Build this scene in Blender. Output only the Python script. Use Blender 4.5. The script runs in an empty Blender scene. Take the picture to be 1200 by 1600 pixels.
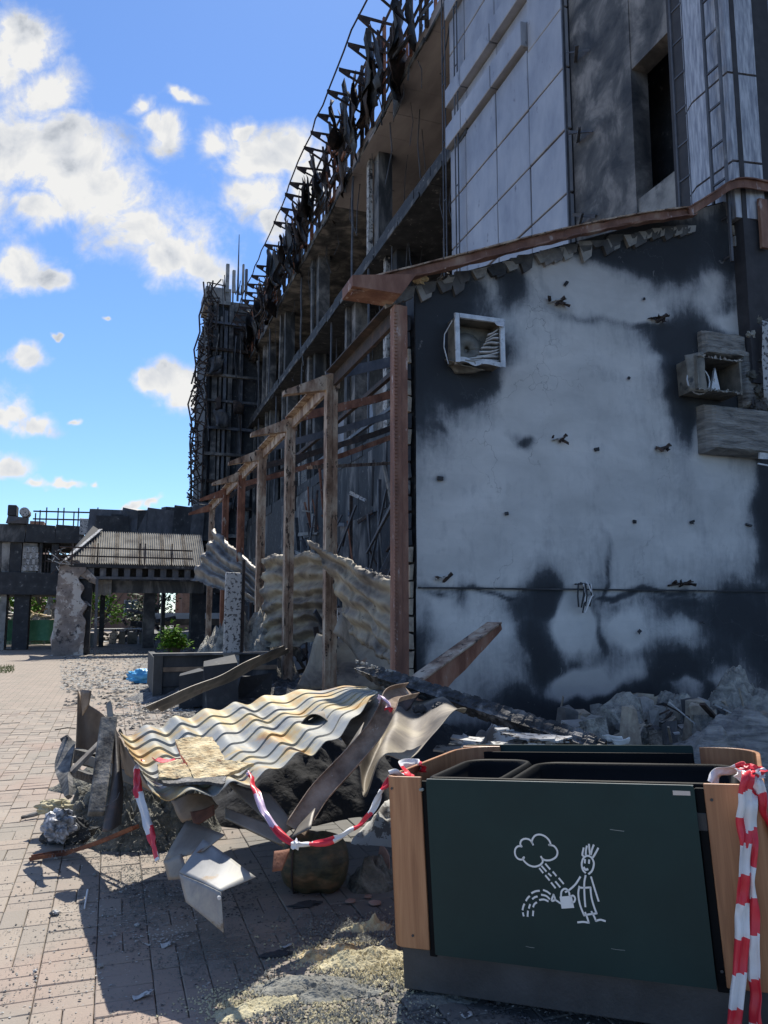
import bpy, math, random
import numpy as np
from mathutils import Vector, Matrix, noise
random.seed(7)
sc = bpy.context.scene
COL = sc.collection
# ---------------------------------------------------------------- camera
F = 1200.0                                   # focal length in photo pixels (photo 1200 x 1600)
PITCH = math.radians(7.4); YAW = math.radians(19.35)
EYE = Vector((0, 0, 1.6))
cam = bpy.data.cameras.new('camera'); camo = bpy.data.objects.new('camera', cam); COL.objects.link(camo)
cam.sensor_fit = 'VERTICAL'; cam.sensor_height = 24; cam.lens = 24 * F / 1600
cam.clip_start = 0.05; cam.clip_end = 3000
camo.location = EYE; camo.rotation_euler = (math.pi/2 + PITCH, 0, -YAW)
sc.camera = camo
CR = Vector((math.cos(YAW), -math.sin(YAW), 0))
CF = Vector((math.sin(YAW)*math.cos(PITCH), math.cos(YAW)*math.cos(PITCH), math.sin(PITCH)))
CU = CR.cross(CF)
# ---------------------------------------------------------------- sun, sky, exposure
SUN_EL = math.radians(54); SUN_AZ = math.radians(18.0)      # azimuth from +Y towards +X
SD = Vector((math.sin(SUN_AZ)*math.cos(SUN_EL), math.cos(SUN_AZ)*math.cos(SUN_EL), math.sin(SUN_EL)))
sl = bpy.data.lights.new('sun', 'SUN'); so = bpy.data.objects.new('sun', sl); COL.objects.link(so)
sl.energy = 3.7; sl.angle = math.radians(0.5); sl.color = (1.0, 0.94, 0.84)
so.rotation_euler = SD.to_track_quat('Z', 'Y').to_euler()
sc.view_settings.view_transform = 'Standard'; sc.view_settings.look = 'None'
sc.view_settings.exposure = 0.95; sc.view_settings.gamma = 1.0; sc.view_settings.use_curve_mapping = False
sc.render.engine = 'CYCLES'
sc.cycles.use_denoising = True; sc.cycles.max_bounces = 8; sc.cycles.diffuse_bounces = 4; sc.cycles.caustics_reflective = False
w = bpy.data.worlds.new('World'); sc.world = w; w.use_nodes = True
def build_world():
    nt = w.node_tree; N = nt.nodes; L = nt.links
    for n in list(N): N.remove(n)
    def mth(op, a, b=None, c=None, clamp=False):
        n = N.new('ShaderNodeMath'); n.operation = op; n.use_clamp = clamp
        for i, v in enumerate((a, b, c)):
            if v is None: continue
            if isinstance(v, (int, float)): n.inputs[i].default_value = v
            else: L.new(v, n.inputs[i])
        return n.outputs[0]
    def vm(op, a, b=None, out=0):
        n = N.new('ShaderNodeVectorMath'); n.operation = op
        for i, v in enumerate((a, b)):
            if v is None: continue
            if isinstance(v, (tuple, Vector)): n.inputs[i].default_value = tuple(v)
            else: L.new(v, n.inputs[i])
        return n.outputs[out]
    def noi(vec, scale, detail=6, rough=.55, out='Fac', dist=0.):
        n = N.new('ShaderNodeTexNoise'); n.inputs['Scale'].default_value = scale; n.inputs['Detail'].default_value = detail
        n.inputs['Roughness'].default_value = rough; n.inputs['Distortion'].default_value = dist
        L.new(vec, n.inputs['Vector']); return n.outputs[out]
    sky = N.new('ShaderNodeTexSky'); sky.sky_type = 'NISHITA'; sky.sun_disc = False
    sky.sun_elevation = SUN_EL; sky.sun_rotation = SUN_AZ
    sky.altitude = 100; sky.air_density = 1.0; sky.dust_density = 0.1; sky.ozone_density = 3.5
    tc = N.new('ShaderNodeTexCoord'); d = tc.outputs['Generated']
    f = vm('DOT_PRODUCT', d, CF, 1); r = vm('DOT_PRODUCT', d, CR, 1); u = vm('DOT_PRODUCT', d, CU, 1)
    fs = mth('MAXIMUM', f, .05)
    # gnomonic sky chart about one fixed compass direction; unit = 100 px of the photo
    cx = mth('MULTIPLY', mth('DIVIDE', r, fs), F/100.); cy = mth('MULTIPLY', mth('DIVIDE', u, fs), -F/100.)
    cmb = N.new('ShaderNodeCombineXYZ'); L.new(cx, cmb.inputs[0]); L.new(cy, cmb.inputs[1]); q = cmb.outputs[0]
    wob = vm('SUBTRACT', noi(q, .8, 4, .6, 'Color'), (.5, .5, .5))
    wb = N.new('ShaderNodeVectorMath'); wb.operation = 'SCALE'; L.new(wob, wb.inputs[0]); wb.inputs['Scale'].default_value = 1.1
    q2 = vm('ADD', q, wb.outputs[0])
    blobs = [(-40,90,90,70),(30,60,60,55),(60,150,80,60),(20,240,95,85),(100,250,90,85),(150,310,95,65),(215,350,85,62),(275,390,75,55),(325,415,45,38),(60,330,60,40),
             (-30,330,60,60),(120,205,45,35),(-40,200,80,120),
             (25,425,70,38),(85,430,30,22),(-60,420,80,50),(40,560,34,22),(15,650,40,24),(60,668,34,18),(-30,640,60,40),(15,735,50,26),(55,762,26,12),(100,762,34,10),(152,758,10,9),
             (255,210,44,36),(225,165,22,18),(290,150,28,13),(232,195,25,26),(345,222,38,30),(395,240,55,48),(450,238,45,44),(395,310,50,48),(425,350,40,34),(480,280,60,60),(380,200,24,20),
             (262,600,48,32),(225,600,28,18),(300,620,60,40),(205,792,26,10),(238,799,18,8),(180,508,9,6),(97,532,7,5),(125,662,14,5)]
    best = None
    for (bx, by, rx, ry) in blobs:
        s = vm('SUBTRACT', q2, ((bx-600)/100., (by-800)/100., 0.))
        s = vm('MULTIPLY', s, (100./rx, 100./ry, 1.))
        ln = vm('LENGTH', s, None, 1)
        best = ln if best is None else mth('MINIMUM', best, ln)
    # the same fair-weather clouds carry on over the rest of the sky
    pl = N.new('ShaderNodeSeparateXYZ'); L.new(d, pl.inputs[0])
    up = mth('ADD', mth('MAXIMUM', pl.outputs[2], 0.), .12)
    c2 = N.new('ShaderNodeCombineXYZ'); L.new(mth('DIVIDE', pl.outputs[0], up), c2.inputs[0]); L.new(mth('DIVIDE', pl.outputs[1], up), c2.inputs[1])
    far = noi(c2.outputs[0], 1.1, 6, .5)
    farf = mth('SUBTRACT', 2.9, mth('MULTIPLY', far, 3.4))
    # how far outside the charted part
    ax = mth('SUBTRACT', mth('ABSOLUTE', mth('DIVIDE', r, fs)), .52)
    ay = mth('SUBTRACT', mth('ABSOLUTE', mth('DIVIDE', u, fs)), .70)
    outm = mth('MULTIPLY', mth('MAXIMUM', ax, ay), 8., clamp=True)
    bm = N.new('ShaderNodeMix'); bm.data_type = 'FLOAT'; L.new(outm, bm.inputs[0]); L.new(best, bm.inputs[2]); L.new(farf, bm.inputs[3])
    fld = bm.outputs[0]
    n1 = noi(q, 1.15, 11, .66, dist=.35); n2 = noi(q, 3.2, 8, .66, dist=.3)
    dens = mth('ADD', mth('SUBTRACT', 1.22, fld), mth('MULTIPLY', mth('SUBTRACT', n1, .5), 1.9))
    dens = mth('ADD', dens, mth('MULTIPLY', mth('SUBTRACT', n2, .5), .55))
    a = mth('MULTIPLY', mth('ADD', dens, .12), 1.25, clamp=True); a = mth('POWER', a, 2.0)
    # thick cloud is greyer inside, thin rims glow white (sun is behind)
    q3 = vm('ADD', q, (.18, -.3, 0.))
    n3 = noi(q3, 1.15, 5, .5, dist=.35); n1s = noi(q, 1.15, 5, .5, dist=.35); relief = mth('SUBTRACT', n1s, n3)
    thick = mth('MULTIPLY', mth('SUBTRACT', dens, .55), .7, clamp=True)
    sh = mth('ADD', mth('MULTIPLY', thick, .6), mth('MULTIPLY', relief, 2.6), clamp=True)
    cr = N.new('ShaderNodeValToRGB'); L.new(sh, cr.inputs[0])
    e = cr.color_ramp.elements; e[0].position = 0; e[0].color = (1, 1, .99, 1); e[1].position = 1; e[1].color = (.42, .47, .55, 1)
    m = cr.color_ramp.elements.new(.5); m.color = (.78, .81, .86, 1)
    cs = N.new('ShaderNodeVectorMath'); cs.operation = 'SCALE'; L.new(cr.outputs[0], cs.inputs[0]); cs.inputs['Scale'].default_value = CLOUD_L
    hz = mth('MULTIPLY', mth('ADD', pl.outputs[2], .0), 30., clamp=True)
    mx = N.new('ShaderNodeMix'); mx.data_type = 'RGBA'
    L.new(mth('MULTIPLY', a, hz), mx.inputs[0])
    tint = N.new('ShaderNodeVectorMath'); tint.operation = 'MULTIPLY'; L.new(sky.outputs[0], tint.inputs[0]); tint.inputs[1].default_value = SKY_TINT
    L.new(tint.outputs[0], mx.inputs[6]); L.new(cs.outputs[0], mx.inputs[7])
    bg = N.new('ShaderNodeBackground'); bg.inputs[1].default_value = SKY_S; L.new(mx.outputs[2], bg.inputs[0])
    o = N.new('ShaderNodeOutputWorld'); L.new(bg.outputs[0], o.inputs[0])
SKY_S = 0.08; CLOUD_L = 5.7; SKY_TINT = (0.75, 0.91, 1.12)
build_world()
w.cycles.sampling_method = 'MANUAL'; w.cycles.sample_map_resolution = 512

# ---------------------------------------------------------------- geometry helpers
def ray(px, py): return (CR*(px-600) - CU*(py-800) + CF*F) / F
def P(px, py, Z): return EYE + ray(px, py) * Z
def onx(px, py, x): r = ray(px, py); return EYE + r*(x/r.x)
def ony(px, py, y): r = ray(px, py); return EYE + r*(y/r.y)
def onz(px, py, z=0.0): r = ray(px, py); return EYE + r*((z-EYE.z)/r.z)
def onp(px, py, p0, n): r = ray(px, py); return EYE + r*((p0-EYE).dot(n)/r.dot(n))
def proj(p):
    v = p-EYE; z = v.dot(CF); return (600+F*v.dot(CR)/z, 800-F*v.dot(CU)/z, z)
V = Vector
def rnd(a, b): return random.uniform(a, b)

class MB:
    """collects shapes into one mesh"""
    def __init__(s): s.v = []; s.f = []; s.m = []
    def add(s, vs, fs, mi=0):
        k = len(s.v); s.v += [tuple(p) for p in vs]; s.f += [tuple(i+k for i in f) for f in fs]; s.m += [mi]*len(fs); return s
    def box(s, x0, x1, y0, y1, z0, z1, mi=0, j=0.0):
        vs = [V((x, y, z)) for x in (x0, x1) for y in (y0, y1) for z in (z0, z1)]
        if j: vs = [p+V((rnd(-j, j), rnd(-j, j), rnd(-j, j))) for p in vs]
        return s.add(vs, [(0,1,3,2),(4,6,7,5),(0,4,5,1),(2,3,7,6),(0,2,6,4),(1,5,7,3)], mi)
    def bar(s, a, b, w, h=None, up=None, mi=0, w2=None, h2=None, j=0.0):
        a = V(a); b = V(b); h = w if h is None else h; w2 = w if w2 is None else w2; h2 = h if h2 is None else h2
        d = (b-a).normalized(); up = V(up) if up else (V((0,0,1)) if abs(d.z) < .95 else V((1,0,0)))
        sd = d.cross(up).normalized(); u = sd.cross(d).normalized(); vs = []
        for p, ww, hh in ((a, w, h), (b, w2, h2)):
            for sx, sy in ((-1,-1),(1,-1),(1,1),(-1,1)): vs.append(p+sd*(sx*ww/2)+u*(sy*hh/2)+V((rnd(-j,j),rnd(-j,j),rnd(-j,j))))
        return s.add(vs, [(3,2,1,0),(4,5,6,7),(0,1,5,4),(1,2,6,5),(2,3,7,6),(3,0,4,7)], mi)
    def tube(s, pts, r, n=6, mi=0, caps=True):
        pts = [V(p) for p in pts]; k = len(pts); vs = []; ref = None
        for i, p in enumerate(pts):
            t = (pts[min(i+1, k-1)]-pts[max(i-1, 0)]).normalized()
            if ref is None: ref = t.orthogonal().normalized()
            ref = (ref-t*ref.dot(t)).normalized(); b = t.cross(ref); rr = r[i] if isinstance(r, (list, tuple)) else r
            for q in range(n):
                an = 2*math.pi*q/n; vs.append(p+ref*(math.cos(an)*rr)+b*(math.sin(an)*rr))
        fs = [(i*n+q, i*n+(q+1)%n, (i+1)*n+(q+1)%n, (i+1)*n+q) for i in range(k-1) for q in range(n)]
        if caps: fs += [tuple(range(n-1, -1, -1)), tuple(range((k-1)*n, k*n))]
        return s.add(vs, fs, mi)
    def ibeam(s, a, b, h, wd, t=.012, up=(0,0,1), mi=0):
        a = V(a); b = V(b); d = (b-a).normalized(); sd = d.cross(V(up)).normalized(); u = sd.cross(d).normalized()
        s.bar(a, b, t, h-2*t-.002, u, mi); s.bar(a+u*(h/2-t/2), b+u*(h/2-t/2), wd, t, u, mi); s.bar(a-u*(h/2-t/2), b-u*(h/2-t/2), wd, t, u, mi); return s
    def build(s, name, mat, parent=None, smooth=False, **kw):
        me = bpy.data.meshes.new(name); me.from_pydata(s.v, [], s.f); me.validate()
        mats = mat if isinstance(mat, (list, tuple)) else [mat]
        for m in mats: me.materials.append(m)
        if len(mats) > 1: me.polygons.foreach_set('material_index', s.m)
        if smooth: me.polygons.foreach_set('use_smooth', [True]*len(me.polygons))
        return link(name, me, parent, **kw)
def wm(o):
    m = Matrix.Translation(o.location)
    return (o.parent and wm(o.parent) @ o.matrix_parent_inverse @ m) or m
def link(name, me, parent=None, label=None, cat=None, group=None, kind=None):
    o = bpy.data.objects.new(name, me); COL.objects.link(o)
    if parent is not None:
        o.parent = parent; o.matrix_parent_inverse = wm(parent).inverted()
    return tag(o, label, cat, group, kind)
def tag(o, label=None, cat=None, group=None, kind=None):
    for k, v in (('label', label), ('category', cat), ('group', group), ('kind', kind)):
        if v: o[k] = v
    return o
def thing(name, label, cat, loc=(0,0,0), group=None):
    o = bpy.data.objects.new(name, None); COL.objects.link(o); o.location = loc; o.empty_display_size = .1
    return tag(o, label, cat, group)
def copy_tree(o, delta, parent=None, label=None):
    c = o.copy(); COL.objects.link(c)
    if parent is None: c.location = o.location + V(delta)
    else: c.parent = parent
    if label: c['label'] = label
    for ch in list(o.children): copy_tree(ch, delta, c)
    return c
def solid(o, t, off=0.0):
    m = o.modifiers.new('thickness', 'SOLIDIFY'); m.thickness = t; m.offset = off; return o
def bevel(o, wd, seg=2):
    m = o.modifiers.new('bevel', 'BEVEL'); m.width = wd; m.segments = seg; m.limit_method = 'ANGLE'; m.angle_limit = math.radians(40); return o
def grid(fn, nu, nv):
    """mesh builder from fn(u,v), u,v in 0..1"""
    b = MB(); vs = [fn(i/nu, j/nv) for j in range(nv+1) for i in range(nu+1)]
    fs = [(j*(nu+1)+i, j*(nu+1)+i+1, (j+1)*(nu+1)+i+1, (j+1)*(nu+1)+i) for j in range(nv) for i in range(nu)]
    return b.add(vs, fs)
def poly3(pts, u):
    """Catmull-Rom through points, u in 0..1"""
    n = len(pts)-1; t = min(max(u, 0), 1)*n; i = min(int(t), n-1); t -= i
    p0, p1, p2, p3 = pts[max(i-1, 0)], pts[i], pts[i+1], pts[min(i+2, n)]
    return (p1*2 + (p2-p0)*t + (p0*2-p1*5+p2*4-p3)*t*t + (p1*3-p0-p2*3+p3)*t*t*t)*.5
def fb(p, s=1.0, o=4): return noise.fractal(V(p)*s, 1.0, 2.0, o)
def nv(p, s, a): return noise.noise_vector(V(p)*s)*a
def plate(name, pts, mat, t=.006, parent=None, bend=.01, n=6, sc_=3.0, **kw):
    """crumpled quad sheet through four corners (a,b,c,d around)"""
    a, b, c, d = [V(p) for p in pts]
    def fn(u, v):
        p = (a*(1-u)+b*u)*(1-v)+(d*(1-u)+c*u)*v; return p+nv(p, sc_, bend)
    return solid(grid(fn, n, n).build(name, mat, parent, smooth=True, **kw), t)
# ---------------------------------------------------------------- materials
def M(name, cols, scale=3., detail=6, rough=.8, metal=0., bump=.2, bscale=30., stretch=(1,1,1), second=None, rvar=.1, dist=0., spec=.5, bdist=.01, coords='Object'):
    m = bpy.data.materials.new(name); m.use_nodes = True; nt = m.node_tree; N = nt.nodes; L = nt.links
    b = N['Principled BSDF']; tc = N.new('ShaderNodeTexCoord'); mp = N.new('ShaderNodeMapping'); mp.inputs['Scale'].default_value = stretch
    L.new(tc.outputs[coords], mp.inputs[0])
    n = N.new('ShaderNodeTexNoise'); n.inputs['Scale'].default_value = scale; n.inputs['Detail'].default_value = detail; n.inputs['Distortion'].default_value = dist; n.inputs['Roughness'].default_value = .62
    L.new(mp.outputs[0], n.inputs['Vector'])
    r = N.new('ShaderNodeValToRGB'); L.new(n.outputs['Fac'], r.inputs[0]); el = r.color_ramp.elements
    while len(el) > 1: el.remove(el[-1])
    for i, (p, c) in enumerate(cols):
        e = el[0] if i == 0 else el.new(p)
        e.position = p; e.color = (*c, 1)
    col = r.outputs[0]
    if second:     # (scale, threshold, softness, colour)
        for (s2, th, sf, c2) in second:
            n2 = N.new('ShaderNodeTexNoise'); n2.inputs['Scale'].default_value = s2; n2.inputs['Detail'].default_value = 7; n2.inputs['Roughness'].default_value = .65; L.new(mp.outputs[0], n2.inputs['Vector'])
            k = N.new('ShaderNodeMapRange'); k.inputs[1].default_value = th; k.inputs[2].default_value = th+sf; L.new(n2.outputs['Fac'], k.inputs[0])
            mx = N.new('ShaderNodeMix'); mx.data_type = 'RGBA'; L.new(k.outputs[0], mx.inputs[0]); L.new(col, mx.inputs[6]); mx.inputs[7].default_value = (*c2, 1); col = mx.outputs[2]
    L.new(col, b.inputs['Base Color']); b.inputs['Metallic'].default_value = metal; b.inputs['Specular IOR Level'].default_value = spec
    rr = N.new('ShaderNodeMapRange'); rr.inputs[3].default_value = max(rough-rvar, .05); rr.inputs[4].default_value = min(rough+rvar, 1); L.new(n.outputs['Fac'], rr.inputs[0]); L.new(rr.outputs[0], b.inputs['Roughness'])
    if bump:
        n3 = N.new('ShaderNodeTexNoise'); n3.inputs['Scale'].default_value = bscale; n3.inputs['Detail'].default_value = 5; L.new(mp.outputs[0], n3.inputs['Vector'])
        bp = N.new('ShaderNodeBump'); bp.inputs['Strength'].default_value = bump; bp.inputs['Distance'].default_value = bdist; L.new(n3.outputs['Fac'], bp.inputs['Height']); L.new(bp.outputs[0], b.inputs['Normal'])
    return m
SOOT = (.030, .034, .040)
m_soot = M('soot_black', [(.3, (.018,.021,.026)), (.55, (.04,.044,.05)), (.7, (.085,.09,.095))], 2.5, bump=.5, bscale=14, second=[(5, .62, .06, (.2,.2,.19))])
m_deep = M('shaded_soot', [(.3, (.008,.009,.011)), (.7, (.02,.021,.024))], 5, rough=.95, bump=.8, bscale=30)  # blacker soot: the shade under the sheets is painted into the colour
m_sootc = M('sooty_concrete', [(.36, (.035,.038,.043)), (.5, (.1,.1,.1)), (.6, (.22,.21,.2)), (.75, (.34,.32,.3))], 1.2, bump=.5, bscale=12, dist=.4)
m_sootc2 = M('streaked_sooty_wall', [(.38, (.02,.023,.028)), (.5, (.05,.055,.06)), (.6, (.16,.16,.16)), (.75, (.33,.32,.3))], 1.1, bump=.4, bscale=12, stretch=(1,1,.35), dist=.5)
m_conc = M('grey_concrete', [(.35, (.16,.16,.155)), (.5, (.28,.275,.26)), (.7, (.38,.37,.35))], 2.2, bump=.4, bscale=25, second=[(1.6, .56, .12, (.06,.062,.066))])
m_soffit = M('scorched_pink_soffit', [(.3, (.22,.205,.21)), (.5, (.33,.305,.31)), (.7, (.42,.39,.39))], .8, bump=.3, bscale=8, stretch=(1,.3,1), second=[(.5, .6, .12, (.05,.05,.055))])
m_white = M('peeling_white_paint', [(.3, (.36,.36,.35)), (.6, (.5,.5,.48))], 2, bump=.5, bscale=20, second=[(6, .53, .02, (.16,.15,.14)), (2.2, .57, .05, (.04,.04,.045))])
m_flaky = M('flaking_column_plaster', [(.4, (.2,.175,.16)), (.5, (.3,.26,.235)), (.52, (.52,.5,.47))], 1.4, bump=.7, bscale=10, second=[(9, .6, .03, (.12,.1,.09)), (1.5, .62, .04, (.05,.05,.055))])
m_perf = M('speckled_burnt_panel', [(.3, (.36,.37,.37)), (.6, (.48,.48,.47))], 2, rough=.6, bump=.3, second=[(16, .54, .02, (.06,.06,.065))])
m_rust = M('rusty_steel', [(.3, (.075,.032,.022)), (.45, (.17,.07,.042)), (.58, (.26,.12,.075)), (.75, (.33,.2,.14))], 4, rough=.85, bump=.6, bscale=60, stretch=(1,1,.4), second=[(9, .61, .04, (.36,.32,.28))], bdist=.006)
m_rustred = M('red_oxide_steel', [(.3, (.09,.042,.03)), (.48, (.19,.09,.06)), (.6, (.27,.15,.105)), (.72, (.38,.27,.2))], 3, rough=.75, bump=.6, bscale=50, stretch=(1,1,.35), second=[(8, .62, .05, (.42,.33,.3)), (5, .66, .05, (.06,.04,.04))], bdist=.006)
m_rustpale = M('sunlit_weathered_bare_steel', [(.35, (.14,.08,.05)), (.48, (.3,.21,.15)), (.6, (.48,.4,.31))], 5, rough=.8, bump=.5, bscale=60, stretch=(1,1,.35), second=[(14, .58, .03, (.055,.04,.032))], bdist=.005)  # weathered steel, lightened: sunlight on the posts is painted into its tone
m_rustdark = M('scorched_dark_steel', [(.35, (.02,.017,.017)), (.55, (.05,.036,.031)), (.7, (.11,.07,.055))], 5, rough=.8, bump=.4, bscale=40)
m_steelblue = M('smoked_steel', [(.3, (.05,.055,.065)), (.6, (.12,.125,.14)), (.75, (.3,.3,.3))], 4, rough=.6, metal=.3, bump=.3, stretch=(1,1,.5))
m_clad = M('smoked_metal_cladding', [(.3, (.26,.27,.3)), (.5, (.36,.37,.4)), (.75, (.47,.48,.5))], 1.3, rough=.5, metal=.25, bump=.15, bscale=60, stretch=(1,1,.5), second=[(3.2, .64, .08, (.12,.12,.14))])
m_clad2 = M('smoked_ribbed_column_cladding', [(.35, (.24,.25,.28)), (.5, (.38,.39,.42)), (.6, (.52,.53,.55))], 7, rough=.55, metal=.3, bump=.3, bscale=30, stretch=(3,3,.35))
m_joint = M('dark_joint', [(.3, (.03,.03,.035)), (.7, (.06,.06,.065))], 5, bump=0)
m_sheet = M('scorched_roof_sheet', [(.36, (.22,.225,.22)), (.46, (.33,.325,.28)), (.53, (.42,.35,.2)), (.60, (.42,.27,.10)), (.68, (.3,.15,.06))], 2.6, rough=.5, metal=.15, bump=.15, bscale=60, dist=.3, second=[(7, .66, .05, (.15,.12,.1)), (1.7, .54, .08, (.25,.26,.25))], bdist=.004)
m_sheet2 = M('sooty_cream_sheet', [(.34, (.07,.06,.05)), (.46, (.18,.155,.125)), (.57, (.31,.27,.2)), (.7, (.42,.38,.29))], 1.7, rough=.68, metal=.05, bump=.2, bscale=50, dist=.4, second=[(5, .62, .08, (.07,.065,.06))], bdist=.004)
m_sheet3 = M('grey_burnt_sheet', [(.34, (.08,.075,.07)), (.5, (.18,.165,.145)), (.66, (.3,.275,.235))], 2.2, rough=.55, metal=.3, bump=.2, bscale=50, dist=.6, second=[(4, .62, .06, (.19,.11,.07))], bdist=.004)
m_galv = M('bare_galvanised_steel', [(.34, (.12,.125,.13)), (.5, (.26,.265,.27)), (.66, (.4,.39,.34))], 3.5, rough=.6, metal=.15, bump=.2, bscale=14, dist=.8, second=[(5, .62, .06, (.2,.15,.1))], bdist=.006)
m_brown = M('scorched_brown_board', [(.34, (.1,.07,.05)), (.5, (.2,.145,.1)), (.66, (.33,.25,.17))], 2.6, rough=.6, bump=.2, bscale=30, dist=.4)
m_char = M('charred_timber', [(.35, (.012,.013,.015)), (.52, (.045,.047,.05)), (.66, (.17,.17,.17))], 9, rough=.65, bump=.9, bscale=26, stretch=(1,1,1), dist=.3, bdist=.02)  # lightest grey stop paints the sheen of the char into the colour
m_charash = M('ash_faced_charred_board', [(.36, (.03,.03,.032)), (.5, (.12,.12,.115)), (.64, (.26,.25,.235))], 9, rough=.9, bump=.7, bscale=40, stretch=(1,1,.25))
m_oldwood = M('smoked_lath', [(.36, (.14,.12,.1)), (.6, (.3,.27,.23))], 8, bump=.4, bscale=40, stretch=(1,1,.3))
m_wool = M('grey_mineral_wool', [(.36, (.05,.052,.046)), (.5, (.12,.12,.105)), (.64, (.22,.215,.185))], 7, rough=1, bump=1., bscale=45, dist=1.2, bdist=.03)
m_wool2 = M('dusty_pale_rubble', [(.36, (.13,.13,.12)), (.5, (.26,.255,.23)), (.66, (.4,.39,.34))], 6, rough=1, bump=1., bscale=35, dist=.8, bdist=.03)
m_woolside = M('layered_insulation', [(.36, (.12,.12,.115)), (.5, (.24,.235,.22)), (.66, (.36,.35,.32))], 4, rough=1, bump=1., bscale=16, stretch=(.5,.5,3.), dist=.6, bdist=.04)
m_foam = M('burnt_foam_board', [(.36, (.3,.21,.11)), (.5, (.55,.44,.26)), (.64, (.68,.58,.38))], 14, rough=1, bump=.9, bscale=60, second=[(10, .62, .05, (.24,.15,.08))], bdist=.015)
m_crumb = M('pale_foam_crumbs', [(.3, (.34,.31,.2)), (.7, (.6,.54,.36))], 9, rough=1, bump=.4)
m_crumbg = M('grey_ash_crumbs', [(.3, (.1,.105,.1)), (.7, (.26,.26,.23))], 9, rough=1, bump=.4)
m_chip = M('pale_debris_chips', [(.3, (.2,.2,.19)), (.5, (.36,.355,.33)), (.7, (.55,.54,.5))], 2, rough=.9, bump=0)
m_chipd = M('charred_debris_chips', [(.3, (.03,.03,.033)), (.7, (.12,.12,.12))], 4, rough=.9, bump=0)
m_red = M('red_tape_film', [(.3, (.6,.02,.04)), (.7, (.72,.035,.06))], 6, rough=.4, bump=.2, bscale=30)
m_wht = M('white_tape_film', [(.3, (.62,.62,.64)), (.7, (.78,.78,.78))], 6, rough=.4, bump=.2, bscale=30)
m_lilac = M('sun_bleached_tape_film', [(.3, (.5,.36,.52)), (.7, (.66,.52,.66))], 6, rough=.4, bump=.2)
m_green = M('dark_green_laminate', [(.3, (.008,.026,.026)), (.7, (.014,.038,.036))], 2.2, rough=.5, bump=.03, bscale=220, spec=.25, second=[(1.6, .63, .2, (.008,.042,.04))])
m_edge = M('pale_laminate_edge', [(.3, (.2,.22,.2)), (.7, (.3,.32,.3))], 5, bump=0)
m_black = M('black_plastic', [(.3, (.004,.005,.006)), (.7, (.008,.009,.011))], 4, rough=.6, spec=.1, bump=.08, bscale=120)
m_plinth = M('dusty_dark_steel', [(.35, (.03,.032,.034)), (.65, (.06,.062,.064))], 4, rough=.6, bump=.2, bscale=80)
m_print = M('white_print', [(.3, (.72,.72,.7)), (.7, (.8,.8,.78))], 3, bump=0)
m_label = M('cream_sticker', [(.3, (.6,.52,.45)), (.7, (.68,.58,.5))], 3, bump=0)
m_brick = M('pale_block_brick', [(.35, (.24,.2,.16)), (.6, (.42,.37,.29))], 8, bump=.6, bscale=40)
m_leaf = M('green_leaf', [(.3, (.05,.13,.015)), (.5, (.1,.22,.02)), (.7, (.17,.28,.03))], 5, rough=.8, bump=0, spec=.15)
m_leafd = M('dark_leaf', [(.3, (.025,.055,.015)), (.7, (.06,.1,.03))], 5, rough=.6, bump=0)
m_grass = M('grass_blade', [(.3, (.07,.12,.03)), (.7, (.16,.2,.05))], 5, rough=.6, bump=0)
m_blue = M('blue_plastic_film', [(.3, (.05,.3,.6)), (.7, (.12,.45,.75))], 8, rough=.35, bump=.5, bscale=30)
m_bag = M('crumpled_grey_film', [(.35, (.05,.055,.06)), (.5, (.3,.31,.34)), (.62, (.6,.61,.65))], 14, rough=.35, bump=.9, bscale=30, dist=1.)
m_drum = M('mossy_scorched_cylinder', [(.36, (.02,.022,.014)), (.48, (.06,.055,.03)), (.58, (.14,.085,.045)), (.72, (.26,.16,.09))], 6, rough=.6, bump=.5, bscale=30, stretch=(1,1,2))
m_clay = M('pink_ceramic_shard', [(.35, (.25,.15,.12)), (.65, (.42,.3,.26))], 8, bump=.4)
m_net = M('green_netting', [(.3, (.05,.2,.13)), (.7, (.1,.3,.2))], 5, bump=0)
m_brickred = M('brown_brick_far', [(.35, (.2,.11,.08)), (.65, (.34,.2,.14))], 2, bump=0)
m_bark = M('bark', [(.35, (.06,.045,.035)), (.65, (.14,.11,.08))], 8, bump=.4)
m_glass = M('dirty_glass', [(.3, (.05,.07,.09)), (.7, (.12,.15,.17))], 2, rough=.12, bump=0)
m_hood = M('warm_grey_metal_box', [(.35, (.13,.125,.11)), (.6, (.24,.23,.2))], 6, rough=.6, metal=.2, bump=.3, second=[(4, .6, .08, (.05,.055,.06))])
m_frame = M('whitish_aluminium', [(.35, (.42,.44,.46)), (.6, (.62,.64,.66))], 8, rough=.45, metal=.3, bump=.4, bscale=40, second=[(14, .62, .05, (.2,.18,.15))])

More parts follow.
